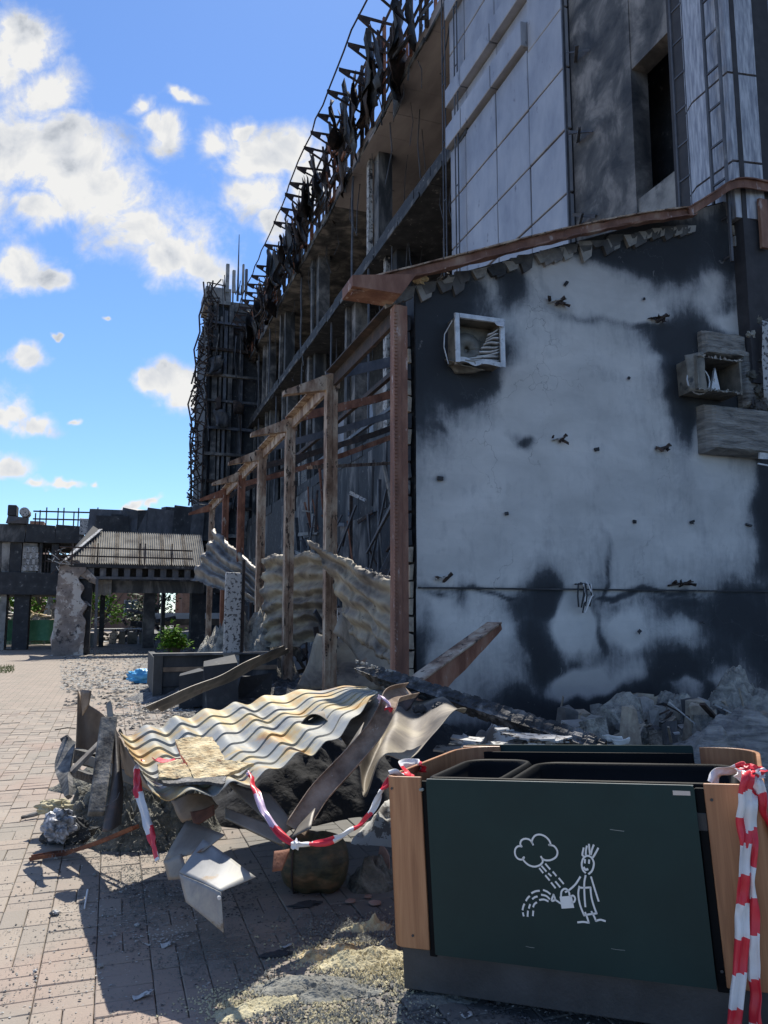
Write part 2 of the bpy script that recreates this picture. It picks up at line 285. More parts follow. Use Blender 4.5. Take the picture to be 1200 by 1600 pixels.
def wood_mat():
    m = bpy.data.materials.new('warm_wood_laminate'); m.use_nodes = True; N = m.node_tree.nodes; L = m.node_tree.links; b = N['Principled BSDF']
    at = N.new('ShaderNodeAttribute'); at.attribute_name = 'grain'
    mp = N.new('ShaderNodeMapping'); mp.inputs['Scale'].default_value = (14, 1.1, 1); L.new(at.outputs['Vector'], mp.inputs[0])
    n = N.new('ShaderNodeTexNoise'); n.inputs['Scale'].default_value = 1.6; n.inputs['Detail'].default_value = 6; n.inputs['Distortion'].default_value = .9; L.new(mp.outputs[0], n.inputs[0])
    mp2 = N.new('ShaderNodeMapping'); mp2.inputs['Scale'].default_value = (120, 3, 1); L.new(at.outputs['Vector'], mp2.inputs[0])
    n2 = N.new('ShaderNodeTexNoise'); n2.inputs['Scale'].default_value = 2; n2.inputs['Detail'].default_value = 3; L.new(mp2.outputs[0], n2.inputs[0])
    r = N.new('ShaderNodeValToRGB'); el = r.color_ramp.elements; el[0].position = .3; el[0].color = (.27,.12,.055,1); el[1].position = .72; el[1].color = (.46,.235,.115,1)
    e = el.new(.5); e.color = (.37,.175,.082,1)
    a = N.new('ShaderNodeMath'); a.operation = 'MULTIPLY_ADD'; a.inputs[1].default_value = .28; L.new(n2.outputs[0], a.inputs[0]); L.new(n.outputs[0], a.inputs[2])
    s = N.new('ShaderNodeMath'); s.operation = 'SUBTRACT'; s.inputs[1].default_value = .14; L.new(a.outputs[0], s.inputs[0]); L.new(s.outputs[0], r.inputs[0])
    L.new(r.outputs[0], b.inputs['Base Color']); b.inputs['Roughness'].default_value = .42
    return m
m_wood = wood_mat()

def soot_wall_mat():
    """plaster with soot: the shape of the stains sits in the 'soot' attribute, edges broken by noise"""
    m = bpy.data.materials.new('smoke_stained_plaster'); m.use_nodes = True; N = m.node_tree.nodes; L = m.node_tree.links; b = N['Principled BSDF']
    tc = N.new('ShaderNodeTexCoord')
    def no(s, d=6, st=(1,1,1), dist=0., r=.6):
        mp = N.new('ShaderNodeMapping'); mp.inputs['Scale'].default_value = st; L.new(tc.outputs['Object'], mp.inputs[0])
        n = N.new('ShaderNodeTexNoise'); n.inputs['Scale'].default_value = s; n.inputs['Detail'].default_value = d; n.inputs['Distortion'].default_value = dist; n.inputs['Roughness'].default_value = r; L.new(mp.outputs[0], n.inputs[0]); return n.outputs[0]
    def mt(op, a, c=None, e=None, clamp=False):
        n = N.new('ShaderNodeMath'); n.operation = op; n.use_clamp = clamp
        for i, v in enumerate((a, c, e)):
            if v is None: continue
            if isinstance(v, (int, float)): n.inputs[i].default_value = v
            else: L.new(v, n.inputs[i])
        return n.outputs[0]
    at = N.new('ShaderNodeAttribute'); at.attribute_name = 'soot'
    at2 = N.new('ShaderNodeAttribute'); at2.attribute_name = 'tint'
    base = N.new('ShaderNodeValToRGB'); L.new(no(1.1, 8, (1,1,1.6), .3), base.inputs[0]); el = base.color_ramp.elements
    el[0].position = .3; el[0].color = (.46,.465,.455,1); el[1].position = .72; el[1].color = (.66,.655,.635,1)
    # fine pattern of blockwork behind the plaster
    br = N.new('ShaderNodeTexBrick'); mp = N.new('ShaderNodeMapping'); mp.inputs['Rotation'].default_value = (math.pi/2, 0, 0); L.new(tc.outputs['Object'], mp.inputs[0]); L.new(mp.outputs[0], br.inputs[0])
    br.inputs['Scale'].default_value = 1; br.inputs['Brick Width'].default_value = .42; br.inputs['Row Height'].default_value = .21; br.inputs['Mortar Size'].default_value = .006
    br.inputs['Color1'].default_value = (1,1,1,1); br.inputs['Color2'].default_value = (.86,.87,.88,1); br.inputs['Mortar'].default_value = (.9,.9,.9,1)
    mul = N.new('ShaderNodeMix'); mul.data_type = 'RGBA'; mul.blend_type = 'MULTIPLY'; mul.inputs[0].default_value = .38; L.new(base.outputs[0], mul.inputs[6]); L.new(br.outputs[0], mul.inputs[7])
    warm = N.new('ShaderNodeMix'); warm.data_type = 'RGBA'; L.new(at2.outputs['Fac'], warm.inputs[0]); L.new(mul.outputs[2], warm.inputs[6]); warm.inputs[7].default_value = (.25,.215,.2,1)
    big = no(.55, 5, (1,1,1), .4)
    k = mt('ADD', at.outputs['Fac'], mt('MULTIPLY', mt('SUBTRACT', no(1.9, 10, (1,1,.6), .6, .72), .5), .62))
    k = mt('ADD', k, mt('MULTIPLY', mt('SUBTRACT', no(14, 6, (1,1,.16)), .5), .30))       # runs and drips
    k = mt('ADD', k, mt('MULTIPLY', mt('SUBTRACT', big, .5), .35)); k = mt('ADD', k, mt('MULTIPLY', mt('SUBTRACT', no(6.5, 9, (1,1,.8), .9, .72), .5), .42))
    rm = N.new('ShaderNodeMapRange'); rm.inputs[1].default_value = .02; rm.inputs[2].default_value = .95; L.new(k, rm.inputs[0])
    sc2 = N.new('ShaderNodeValToRGB'); L.new(rm.outputs[0], sc2.inputs[0]); e = sc2.color_ramp.elements
    e[0].position = 0; e[0].color = (1,1,1,1); e[1].position = 1; e[1].color = (.05,.06,.075,1)
    for p_, c_ in ((.22, (.74,.75,.77)), (.42, (.4,.42,.45)), (.56, (.15,.165,.19)), (.72, (.075,.09,.11))): q_ = e.new(p_); q_.color = (*c_, 1)
    mx = N.new('ShaderNodeMix'); mx.data_type = 'RGBA'; mx.blend_type = 'MULTIPLY'; mx.inputs[0].default_value = 1; L.new(warm.outputs[2], mx.inputs[6]); L.new(sc2.outputs[0], mx.inputs[7])
    # flaked spots where the soot skin has come off, crisp edged
    fl = mt('MULTIPLY', mt('GREATER_THAN', no(5.5, 9, (1,1,.7), .8, .7), .655), mt('GREATER_THAN', k, .35))
    mf = N.new('ShaderNodeMix'); mf.data_type = 'RGBA'; L.new(mt('MULTIPLY', fl, .45), mf.inputs[0]); L.new(mx.outputs[2], mf.inputs[6]); mf.inputs[7].default_value = (.25,.245,.24,1)
    fd = mt('GREATER_THAN', no(7.5, 8, (1,1,.8), .5, .7), .76)
    mx = N.new('ShaderNodeMix'); mx.data_type = 'RGBA'; L.new(mt('MULTIPLY', fd, .35), mx.inputs[0]); L.new(mf.outputs[2], mx.inputs[6]); mx.inputs[7].default_value = (.12,.12,.125,1)
    # thin cracks
    vo = N.new('ShaderNodeTexVoronoi'); vo.feature = 'DISTANCE_TO_EDGE'; vo.inputs['Scale'].default_value = .55
    wv = N.new('ShaderNodeTexNoise'); wv.inputs['Scale'].default_value = 2.5; wv.inputs['Detail'].default_value = 6; L.new(tc.outputs['Object'], wv.inputs[0])
    vs = N.new('ShaderNodeVectorMath'); vs.operation = 'SCALE'; vs.inputs['Scale'].default_value = .9; L.new(wv.outputs['Color'], vs.inputs[0])
    va = N.new('ShaderNodeVectorMath'); L.new(tc.outputs['Object'], va.inputs[0]); L.new(vs.outputs[0], va.inputs[1]); L.new(va.outputs[0], vo.inputs['Vector'])
    ck = mt('LESS_THAN', vo.outputs['Distance'], .0025); ck = mt('MULTIPLY', ck, mt('MULTIPLY', mt('SUBTRACT', no(.7, 2), .48), 5., clamp=True)); ck = mt('MULTIPLY', ck, .5)
    cm = N.new('ShaderNodeMix'); cm.data_type = 'RGBA'; L.new(ck, cm.inputs[0]); L.new(mx.outputs[2], cm.inputs[6]); cm.inputs[7].default_value = (.11,.115,.12,1)
    L.new(cm.outputs[2], b.inputs['Base Color']); b.inputs['Roughness'].default_value = .85
    bp = N.new('ShaderNodeBump'); bp.inputs['Strength'].default_value = .5; bp.inputs['Distance'].default_value = .012; L.new(mt('ADD', no(9, 8), mt('MULTIPLY', rm.outputs[0], -.4)), bp.inputs['Height']); L.new(bp.outputs[0], b.inputs['Normal'])
    return m
m_plaster = soot_wall_mat()

def paver_mat(name, cell=False):
    """concrete pavers: pinkish and grey stones, each with its own tone; dust and ash stains in world space"""
    m = bpy.data.materials.new(name); m.use_nodes = True; N = m.node_tree.nodes; L = m.node_tree.links; b = N['Principled BSDF']
    geo = N.new('ShaderNodeNewGeometry'); pos = geo.outputs['Position']
    def no(s, d=5, r=.6):
        n = N.new('ShaderNodeTexNoise'); n.inputs['Scale'].default_value = s; n.inputs['Detail'].default_value = d; n.inputs['Roughness'].default_value = r; L.new(pos, n.inputs[0]); return n.outputs[0]
    def mix(f, a, c, bt='MIX'):
        x = N.new('ShaderNodeMix'); x.data_type = 'RGBA'; x.blend_type = bt
        for s, v in ((0, f), (6, a), (7, c)):
            if isinstance(v, (int, float)): x.inputs[s].default_value = v
            elif isinstance(v, tuple): x.inputs[s].default_value = (*v, 1)
            else: L.new(v, x.inputs[s])
        return x.outputs[2]
    def rng(f, a, c):
        k = N.new('ShaderNodeMapRange'); k.interpolation_type = 'SMOOTHSTEP'; k.inputs[1].default_value = a; k.inputs[2].default_value = c; L.new(f, k.inputs[0]); return k.outputs[0]
    if cell:
        br = N.new('ShaderNodeTexBrick'); L.new(pos, br.inputs[0]); br.inputs['Scale'].default_value = 1; br.inputs['Brick Width'].default_value = .24; br.inputs['Row Height'].default_value = .12; br.inputs['Mortar Size'].default_value = .006
        br.inputs['Color1'].default_value = (.26,.23,.19,1); br.inputs['Color2'].default_value = (.32,.265,.22,1); br.inputs['Mortar'].default_value = (.13,.115,.1,1); col = br.outputs[0]
    else:
        at = N.new('ShaderNodeAttribute'); at.attribute_name = 'tone'; oi = N.new('ShaderNodeObjectInfo')
        cr = N.new('ShaderNodeValToRGB'); ad = N.new('ShaderNodeMath'); ad.operation = 'MULTIPLY_ADD'; L.new(oi.outputs['Random'], ad.inputs[0]); L.new(oi.outputs['Object Index'], ad.inputs[1]); L.new(at.outputs['Fac'], ad.inputs[2]); L.new(ad.outputs[0], cr.inputs[0])
        el = cr.color_ramp.elements; el[0].position = 0; el[0].color = (.26,.235,.2,1); el[1].position = 1; el[1].color = (.32,.28,.235,1)
        for p, c in ((.3, (.30,.255,.215)), (.62, (.27,.24,.205)), (.8, (.31,.26,.215))): e = el.new(p); e.color = (*c, 1)
        col = cr.outputs[0]
    # pink patch of stones, grey dust, ash towards the buildings
    col = mix(rng(no(.45, 3), .5, .62), col, (.30,.235,.195), 'MIX') if not cell else col
    col = mix(.5, col, mix(no(90, 3), (.72,.72,.72), (1.25,1.25,1.25)), 'MULTIPLY')
    col = mix(.7, col, mix(no(1.7, 6), (.75,.75,.75), (1.22,1.22,1.22)), 'MULTIPLY')
    sp = N.new('ShaderNodeSeparateXYZ'); L.new(pos, sp.inputs[0])
    # ash lies thick along the burnt frontage (x > about 0) 
    ax = N.new('ShaderNodeMath'); ax.operation = 'MULTIPLY_ADD'; ax.inputs[1].default_value = .42; ax.inputs[2].default_value = -.15; L.new(sp.outputs[0], ax.inputs[0])
    aa = N.new('ShaderNodeMath'); aa.operation = 'ADD'; L.new(ax.outputs[0], aa.inputs[0]); L.new(no(.8, 7), aa.inputs[1])
    col = mix(rng(aa.outputs[0], .5, .95), col, (.15,.148,.14))
    col = mix(rng(no(3.2, 7, .7), .6, .72), col, (.14,.135,.125))
    col = mix(rng(no(28, 4, .7), .66, .72), col, (.42,.4,.36))
    L.new(col, b.inputs['Base Color']); b.inputs['Roughness'].default_value = .88; b.inputs['Specular IOR Level'].default_value = .35
    bp = N.new('ShaderNodeBump'); bp.inputs['Strength'].default_value = .45; bp.inputs['Distance'].default_value = .006; L.new(no(70, 5), bp.inputs['Height']); L.new(bp.outputs[0], b.inputs['Normal'])
    return m
m_paver = paver_mat('concrete_paver'); m_pavefar = paver_mat('paving_far', True)
m_sand = M('joint_sand', [(.3, (.05,.048,.042)), (.7, (.12,.11,.095))], 20, bump=.5, bscale=90, second=[(30, .6, .05, (.25,.24,.2))])

# ---------------------------------------------------------------- ground and paving
g = MB()
for k, (x0, x1, y0, y1) in enumerate(((-900, 900, -900, 900),)):
    g.add([(x0,y0,-.03),(x1,y0,-.03),(x1,y1,-.03),(x0,y1,-.03)], [(0,1,2,3)])
g.build('ground', m_sand, kind='structure')
far = MB(); far.add([(-60,14.4,-.006),(40,14.4,-.006),(40,90,-.006),(-60,90,-.006)], [(0,1,2,3)])
far.add([(-60,-6,-.006),(-6.48,-6,-.006),(-6.48,14.4,-.006),(-60,14.4,-.006)], [(0,1,2,3)])
far.add([(9.12,-6,-.006),(40,-6,-.006),(40,14.4,-.006),(9.12,14.4,-.006)], [(0,1,2,3)])
pav = far.build('paving', m_pavefar, kind='structure')
def paver_shape(b, x0, y0, wx, wy, dz, tilt):
    g_, c = .0018, .004; h = dz
    vs = []
    for (ins, z) in ((g_, -.028), (g_, h-.004), (g_+c, h)):
        for (sx, sy) in ((0,0),(1,0),(1,1),(0,1)):
            x = ins if sx == 0 else wx-ins; y = ins if sy == 0 else wy-ins
            vs.append((x0+x, y0+y, z+tilt[0]*(x/wx-.5)+tilt[1]*(y/wy-.5)))
    fs = [(8,9,10,11)]+[(r*4+i, r*4+(i+1)%4, (r+1)*4+(i+1)%4, (r+1)*4+i) for r in (0,1) for i in range(4)]
    b.add(vs, fs)
U = .24
cells = []
rp = random.Random(3)
for ix in range(-27, 38):
    for iy in range(-6, 60):
        hor = ((ix+iy) % 2 == 0) if rp.random() > .22 else rp.random() > .35
        for k in (0, 1):
            cells.append((ix*U, iy*U + (k*U/2 if hor else 0), U, U/2, 1) if hor else (ix*U+k*U/2, iy*U, U/2, U, 0))
def score(c):
    p = V((c[0]+c[2]/2, c[1]+c[3]/2, 0)); x, y, z = proj(p)
    if z < .5 or not (-40 < x < 1240 and 0 < y < 1650): return 99
    s = z
    if 250 < x and y < 1290: s += 20                 # under the pile and the bin
    if 660 < x and y < 1530: s += 20
    return s
cells.sort(key=score)
base = {}
for hz in (0, 1):
    b = MB(); wx, wy = (U, U/2) if hz else (U/2, U)
    paver_shape(b, -wx/2, -wy/2, wx, wy, 0, (0, 0))
    me = bpy.data.meshes.new('paver'); me.from_pydata(b.v, [], b.f); me.materials.append(m_paver); base[hz] = me
for c in cells[:298]:
    o = bpy.data.objects.new('paver', base[c[4]]); COL.objects.link(o); o.parent = pav; o.pass_index = 1
    o.location = (c[0]+c[2]/2, c[1]+c[3]/2, rnd(-.005, .002)); o.rotation_euler = (rnd(-.016,.016), rnd(-.016,.016), rnd(-.008,.008))
b = MB(); tones = []
for c in cells[298:]:
    k = len(b.v); paver_shape(b, *c[:4], rnd(-.006, .002), (rnd(-.005,.005), rnd(-.005,.005))); t = random.random(); tones += [t]*(len(b.v)-k)
o = b.build('paver_field', m_paver, pav, kind='stuff')
a = o.data.attributes.new('tone', 'FLOAT', 'POINT'); a.data.foreach_set('value', tones)
# ================================================================ MAIN BUILDING (facade plane x = FX, running away along +Y)
FX = 9.1; WY = 8.9
z_s1 = onx(640, 330, FX).z; z_s2 = onx(594, 192, FX).z
bld = thing('burnt_building', 'tall burnt-out building receding along the right, open floor slabs and scorched cladding', 'building', (FX, 30, 0))
YE = 60.0
yb = lambda px, py: onx(px, py, FX).y
b = MB()
Y0 = 18.6
# floor slabs with broken edges, storey by storey
def slab(z, x0, x1, y0, y1, t, name, mat, edge_mat=None):
    s = MB(); n = int((y1-y0)/1.4)
    for i in range(n):
        a0 = y0+(y1-y0)*i/n; a1 = y0+(y1-y0)*(i+1)/n
        s.box(x0+rnd(-.03,.05), x1, a0, a1-.012, z+rnd(-.008,.008), z+t)
    return s.build(name, mat, bld)
slab(z_s2, FX, FX+7.5, Y0-6.2, 33, .55, 'floor_slab', m_soffit); slab(z_s2, FX, FX+7.5, 33.02, YE, .55, 'floor_slab', m_sootc)
slab(z_s1, FX, FX+7.5, Y0, YE, .6, 'floor_slab', m_soot)
slab(7.75, FX, FX+7.5, Y0, YE, .5, 'floor_slab', m_soot)
# battered metal trim along slab edges
for z, t in ((z_s1, .6), (z_s2, .55)):
    s = MB(); y = Y0
    while y < YE:
        l = rnd(1.5, 3.2)
        s.bar((FX-.03, y, z+rnd(.05,.12)), (FX-.03+rnd(-.04,.05), y+l, z+rnd(.03,.12)), .05, .16, None, j=.015); 
        if random.random() < .5: s.bar((FX-.05, y+l*.5, z+.1), (FX-.1+rnd(-.1,.1), y+l*.5+rnd(-.3,.3), z-rnd(.2,.8)), .03, .06)
        y += l+rnd(.02,.2)
    s.build('slab_edge_trim', m_sootc2, bld)
# back wall of the open floors, in pieces of different blackness
for (z0, z1, dx) in ((8.25, z_s1, 3.2), (z_s1+.6, z_s2, 6.3)):
    y = Y0-.5; 
    while y < YE:
        l = rnd(2.2, 5.5); s = MB(); s.box(FX+dx+rnd(0,.3), FX+dx+.6, y, min(y+l, YE)-.02, z0, z1-.004)
        s.build('infill_wall', random.choice([m_soot, m_soot, m_soot, m_sootc2]), bld); y += l
s = MB(); s.box(FX+7.0, FX+7.5, 4, YE, 0, z_s2); s.build('rear_wall', m_soot, bld)
# columns standing at the slab edges
for k, (pxu, pxl) in enumerate(((597, 626), (503, 560), (452, 497), (425, 455), (405, 428), (390, 410), (378, 396), (368, 384))):
    for (z0, z1, yy) in ((z_s1+.6, z_s2, onx(pxu, 400, FX+.7).y), (8.25, z_s1, onx(pxl, 560, FX+.7).y)):
        if yy > YE-2: continue
        s = MB(); s.box(FX+.55, FX+1.15, yy, yy+.6, z0, z1-.003); s.build('column', m_sootc if k % 2 else m_sootc2, bld)
        s = MB(); s.box(FX+.35, FX+.52, yy+.65, yy+1.0, z0, z1-.003, j=.03); s.build('column_casing', m_white if k == 0 else m_sootc, bld)
        q = MB(); x = FX+rnd(.0,.3); y0 = yy+rnd(1.8, 3.6); q.tube([(x, y0+rnd(-.1,.1), z1-(z1-z0)*t_/4) for t_ in range(5)], .05, 5); q.build('bent_pipe', m_steelblue, bld)
# pale wall panels deep in the lower floor
for i in range(14):
    y = rnd(20, 50); s = MB(); h = rnd(1.2, 3.4); z = 8.25
    s.box(FX+1.6, FX+1.66, y, y+rnd(.9, 2.2), z, z+h, j=.12); s.build('loose_wall_panel', random.choice([m_clad, m_perf, m_sootc, m_conc]), bld)
for i in range(90):   # hanging wires, torn profiles
    y = rnd(19, 55); z = random.choice([z_s1, z_s2])-.02; s = MB(); l = rnd(.5, 2.6); x = FX+rnd(.05, 2)
    s.tube([(x, y, z), (x+rnd(-.1,.1), y+rnd(-.3,.3), z-l*.5), (x+rnd(-.25,.25), y+rnd(-.6,.6), z-l)], rnd(.012,.03), 4); s.build('hanging_wire', m_steelblue, bld)

# ---- ground storey of the main wall, seen through the canopy frame
def wall_strip(y0, y1, z0, z1, mat, dx=0.0, t=.3, name='wall_panel', j=0.):
    s = MB(); s.box(FX+dx, FX+dx+t, y0, y1, z0, z1, j=j); return s.build(name, mat, bld)
y = WY+.02
cellm = [m_soot, m_sootc2, m_sootc, m_soot, m_soot, m_sootc2]
i = 0
while y < YE:
    l = [1.6, 2.1, 1.3, 2.6][i % 4]; y1 = min(y+l, YE)
    wall_strip(y, y1-.015, 5.3, 7.75, random.choice(cellm), rnd(0,.05))
    if i % 3 == 2:     # door or window opening with frame and dark leaf
        wall_strip(y, y1-.015, 2.5, 5.29, random.choice(cellm), .02)
        f = MB()
        for (a0, a1, b0, b1) in ((y, y+.08, 0, 2.49), (y1-.1, y1-.02, 0, 2.49), (y+.081, y1-.101, 2.41, 2.49)): f.box(FX-.04, FX+.1, a0, a1, b0, b1)
        fr = f.build('door_frame', m_steelblue, bld)
        q = MB(); q.box(FX+.6, FX+.66, y, y1-.02, 0, 2.48); q.build('door_leaf', m_soot, bld)
    else:
        wall_strip(y, y1-.015, 2.6, 5.29, random.choice(cellm), rnd(0,.06)); wall_strip(y, y1-.015, 0, 2.59, random.choice(cellm+[m_conc]), rnd(0,.08))
    y = y1; i += 1
# rows of small pale panels that survived (a stair flank seen behind the nearest post)
for r_ in range(4):
    for c_ in range(11):
        y = 13.2+c_*.62+r_*.1; z = 3.0+r_*.36
        if random.random() < .15: continue
        s = MB(); s.box(FX-.10+rnd(-.01,.02), FX-.065, y, y+.58, z, z+.33, j=.008); s.build('facing_tile', random.choice([m_clad, m_perf, m_conc, m_steelblue]), bld)
for i in range(9):     # slanted braces and ducts
    y = 11+i*3.1; s = MB(); s.bar((FX-.5-rnd(0,1), y, 5.6+rnd(-.3,.4)), (FX-.4-rnd(0,1.5), y+rnd(1.2,2.4), 2.4+rnd(-.5,.5)), .07, .07); s.build('brace', m_steelblue, bld)
for i in range(8):
    y = 12+i*3.4; s = MB(); x = FX-rnd(.15,.5); s.box(x, x+.12, y, y+.12, 0, 6.3); s.build('drain_pipe', random.choice([m_steelblue, m_rustdark, m_perf]), bld)
for i in range(90):
    y = rnd(11, 40); z = rnd(2.2, 7.2); v_ = rnd(0,1) < .6; l = rnd(.4, 2.0); s = MB()
    s.bar((FX-rnd(.05,.5), y, z), (FX-rnd(.05,.7), y+(rnd(-.15,.15) if v_ else l), z+(l if v_ else rnd(-.4,.4))), rnd(.03,.09), rnd(.03,.16), j=.03); s.build('torn_profile', random.choice([m_steelblue, m_rustdark, m_perf, m_soot, m_conc, m_rust]), bld)
for i in range(6):
    s = MB(); z = 2.2+i*.16; s.bar((FX-.6, 18.5, z), (FX-.6, 24.5, z+rnd(-.08,.08)), .035); s.build('railing_bar', m_rustdark, bld)

# ---- cladding block: cassette panels, pixel-measured joints turned into metres on the facade plane
cl = [704, 728, 776, 827.5]                     # joints, px at y ~170
ys = [onx(p, 170, FX).y for p in cl]; yr = onx(886, 130, FX).y
zrow = [onx(884, v, FX).z for v in (204, 104, 4)]; dz = zrow[1]-zrow[0]
zr = [zrow[0]-dz*k for k in range(4, -1, -1)] + [zrow[1]+0] + [zrow[1]+dz*k for k in range(1, 9)]
back = MB(); back.box(FX+.12, FX+.5, yr, ys[0], 5, 23.5); back.build('wall_core', m_joint, bld)
def cassette(y0, y1, z0, z1, dx=0.):
    s = MB(); s.box(FX-.03+dx+rnd(-.006,.006), FX+.10, min(y0,y1)+.022, max(y0,y1)-.022, z0+.022, z1-.022, j=.006); o = s.build('cladding_panel', m_clad, bld); bevel(o, .015, 1); return o
for k in range(len(zr)-1):
    if zr[k+1]-zr[k] > .1 and zr[k+1] > 5: cassette(yr, ys[3], zr[k], zr[k+1])
zband = onx(821, 82, FX).z
zz = [z for z in zr if z < zband-.3]
for a0, a1 in ((ys[3], ys[2]), (ys[2], ys[1]), (ys[1], ys[0])):
    for k in range(len(zz)-1):
        if zz[k+1]-zz[k] > .1: cassette(a0, a1, zz[k], zz[k+1])
    cassette(a0, a1, zz[-1], zband)
    z = zband+.05
    for (h, dx) in ((.72, -.16), (.62, .06), (.62, -.16), (1.15, 0.), (1.15, 0.), (.72, -.16), (.62,.06), (.7,-.16)):
        cassette(a0, a1, z, z+h, dx); z += h
for yy in (ys[0]+.03, ys[1]+.22):                 # thin ladder-like pipes left of the block
    s = MB()
    for d_ in (0, .2): s.tube([(FX-.16, yy+d_, 5.5), (FX-.16, yy+d_, 23)], .022, 6)
    for q in range(9): s.bar((FX-.16, yy, 6.3+q*1.9), (FX-.16, yy+.2, 6.3+q*1.9), .025)
    s.build('cable_ladder', m_steelblue, bld)
# ---- smoke-streaked wall with a window void, right of the cladding
yA = yr-.02; yo0 = onx(1050, 200, FX).y; yo1 = onx(985, 250, FX).y; yB = yo0-.02
zo0 = onx(1000, 300, FX).z; zo1 = onx(985, 100, FX).z
wall_strip(yo1, yA, 5, 24, m_sootc, .1, .4, 'concrete_wall')
wall_strip(yo0, yo1-.003, 5, zo0, m_conc, .14, .36, 'concrete_wall'); wall_strip(yo0, yo1-.003, zo1, 24, m_sootc, .12, .38, 'concrete_wall')
q = MB(); q.box(FX+1.2, FX+1.3, yo0-1, yo1+1, zo0-1, zo1+1); q.build('room_back', m_soot, bld)
for i in range(5):   # torn brackets along the seam
    z = 8+i*1.9; s = MB(); s.bar((FX+.08, yA-.2, z), (FX-.25, yA-.75, z-.1), .06, .03, j=.02); s.bar((FX+.08, yA-.75, z-.12), (FX-.2, yA-.3, z+.08), .03, .05, j=.02); s.build('torn_bracket', m_steelblue, bld)
s = MB()
s.bar((FX-.03, yA+.06, 5.5), (FX-.03, yA+.06, 23), .05, .06); s.build('corner_profile', m_steelblue, bld)
# ---- chamfered shaft with the ladders
yc0 = onx(1058, 100, FX).y; yc1 = onx(1165, 100, FX).y
zj = [7.6, 7.65+.9, 9.3+.75, 12.5, 15.6, 19, 23]
prof = [(FX+.2, yc0+.02), (FX-.06, yc0), (FX-.30, yc0-(yc0-yc1)*.42), (FX-.30, yc1+.08), (FX+.2, yc1)]
for k in range(len(zj)-1):
    s = MB(); vs = []
    for z in (zj[k]+.02, zj[k+1]-.02): vs += [(x, y, z) for x, y in prof]
    s.add(vs, [(i_, (i_+1) % 5, 5+(i_+1) % 5, 5+i_) for i_ in range(5)]+[(4,3,2,1,0), (5,6,7,8,9)]); s.build('shaft_casing', m_clad2, bld)
q = MB(); q.box(FX-.2, FX+.6, yc1+.05, yc0-.02, 5, 23); q.build('shaft_core', m_joint, bld)
for (yl, xl) in ((yc0-.12, FX-.2), (yc1+.42, FX-.40)):
    s = MB()
    for d_ in (0, .3): s.tube([(xl, yl-d_, 6.9), (xl, yl-d_, 23)], .032, 6)
    rung = s.build('wall_ladder', m_steelblue, bld)
    for q_ in range(22): s = MB(); s.bar((xl, yl, 7.0+q_*.64), (xl, yl-.3, 7.0+q_*.64), .03); s.build('rung', m_steelblue, rung)
s = MB(); s.box(FX+.02, FX+4, WY+.45, WY+.9, 7.7, 24); s.build('concrete_wall', m_clad2, bld)

# ---- steel attic: posts, triangular brackets, wavering eaves rod, melted cladding
TX = 7.57; SP = 1.42
t0 = onx(562, 27, TX); zt = t0.z
nb = 36
proto_b = None
bz = zt
for k in range(-5, nb):
    y = t0.y+k*SP
    if y < 12 : continue
    if rnd(0,1) < .07 and k > 2: continue
    s = MB(); dx, dz_, sk = rnd(-.10,.06), rnd(-.10,.08), rnd(-.12,.12); tip = V((TX+dx, y+sk, bz+dz_)); root = V((FX+.1, y, bz+.05)); drop = rnd(.7, 1.15)
    s.bar(tip, root, .05, .10, j=.008); s.bar(tip-V((0,0,.05)), root-V((.1,0,drop)), .05, .08, j=.008)
    if rnd(0,1) < .75: a_ = rnd(.4,.6); s.bar(tip.lerp(root, a_), (tip-V((0,0,.05))).lerp(root-V((.1,0,drop)), a_+rnd(-.1,.25)), .04, .05, j=.01)
    s.add([tip+V((-.02,-.012,.06)), tip+V((.5,-.012,.05)), tip+V((.4,-.012,-.3)), tip+V((-.02,-.012,-.1)), tip+V((-.02,.012,.06)), tip+V((.5,.012,.05)), tip+V((.4,.012,-.3)), tip+V((-.02,.012,-.1))], [(0,1,2,3),(7,6,5,4),(0,4,5,1),(1,5,6,2),(2,6,7,3),(3,7,4,0)])
    s.build('roof_bracket', m_rustdark, bld)
for k in range(-6, nb*1):
    y = t0.y+k*SP+.1
    if y < 12: continue
    s = MB(); top = zt+(1.6 if k < 8 else rnd(.5, 1.3)); s.bar((FX-.05, y, z_s2+.3), (FX-.05, y, top), .12, .12)
    s.bar((FX+.9, y, z_s2+.5), (FX+.9, y, top+rnd(-.6,.3)), .1, .1); s.build('attic_post', random.choice([m_rustdark, m_rustdark, m_rust]), bld)
for z in (z_s2+1.0, zt-1.0, zt+.1, zt+1.2):
    s = MB(); s.bar((FX-.12, 15, z), (FX-.12, YE, z+rnd(-.05,.05)), .07, .09); s.build('attic_rail', m_rustdark, bld)
s = MB(); s.tube([(TX+rnd(-.07,.07), t0.y-8+i*1.1, zt+.07+rnd(-.05,.05)) for i in range(54)], .035, 5); s.build('eaves_rod', m_rustdark, bld)
for i in range(52):    # sheets of melted lining hanging in the attic frame
    y = 21.5+i*.7+rnd(-.3,.3); w_ = rnd(.9, 1.7); x = rnd(FX-1.15, FX-.35) if i < 36 else rnd(FX-.8, FX-.2); h = rnd(1.5, 2.6)
    zt_ = zt+rnd(-.3,.9) - (0 if i > 3 else 1.0)
    w_ *= 1.25; plate('melted_lining', [(x, y, zt_), (x+rnd(.4,1.0), y+w_, zt_+rnd(-.5,.3)), (x+rnd(.4,1.0), y+w_, zt_-h), (x+rnd(-.1,.3), y, zt_-h)], random.choice([m_rustdark, m_rustdark, m_soot]), .02, bld, .35, 7, 1.3)
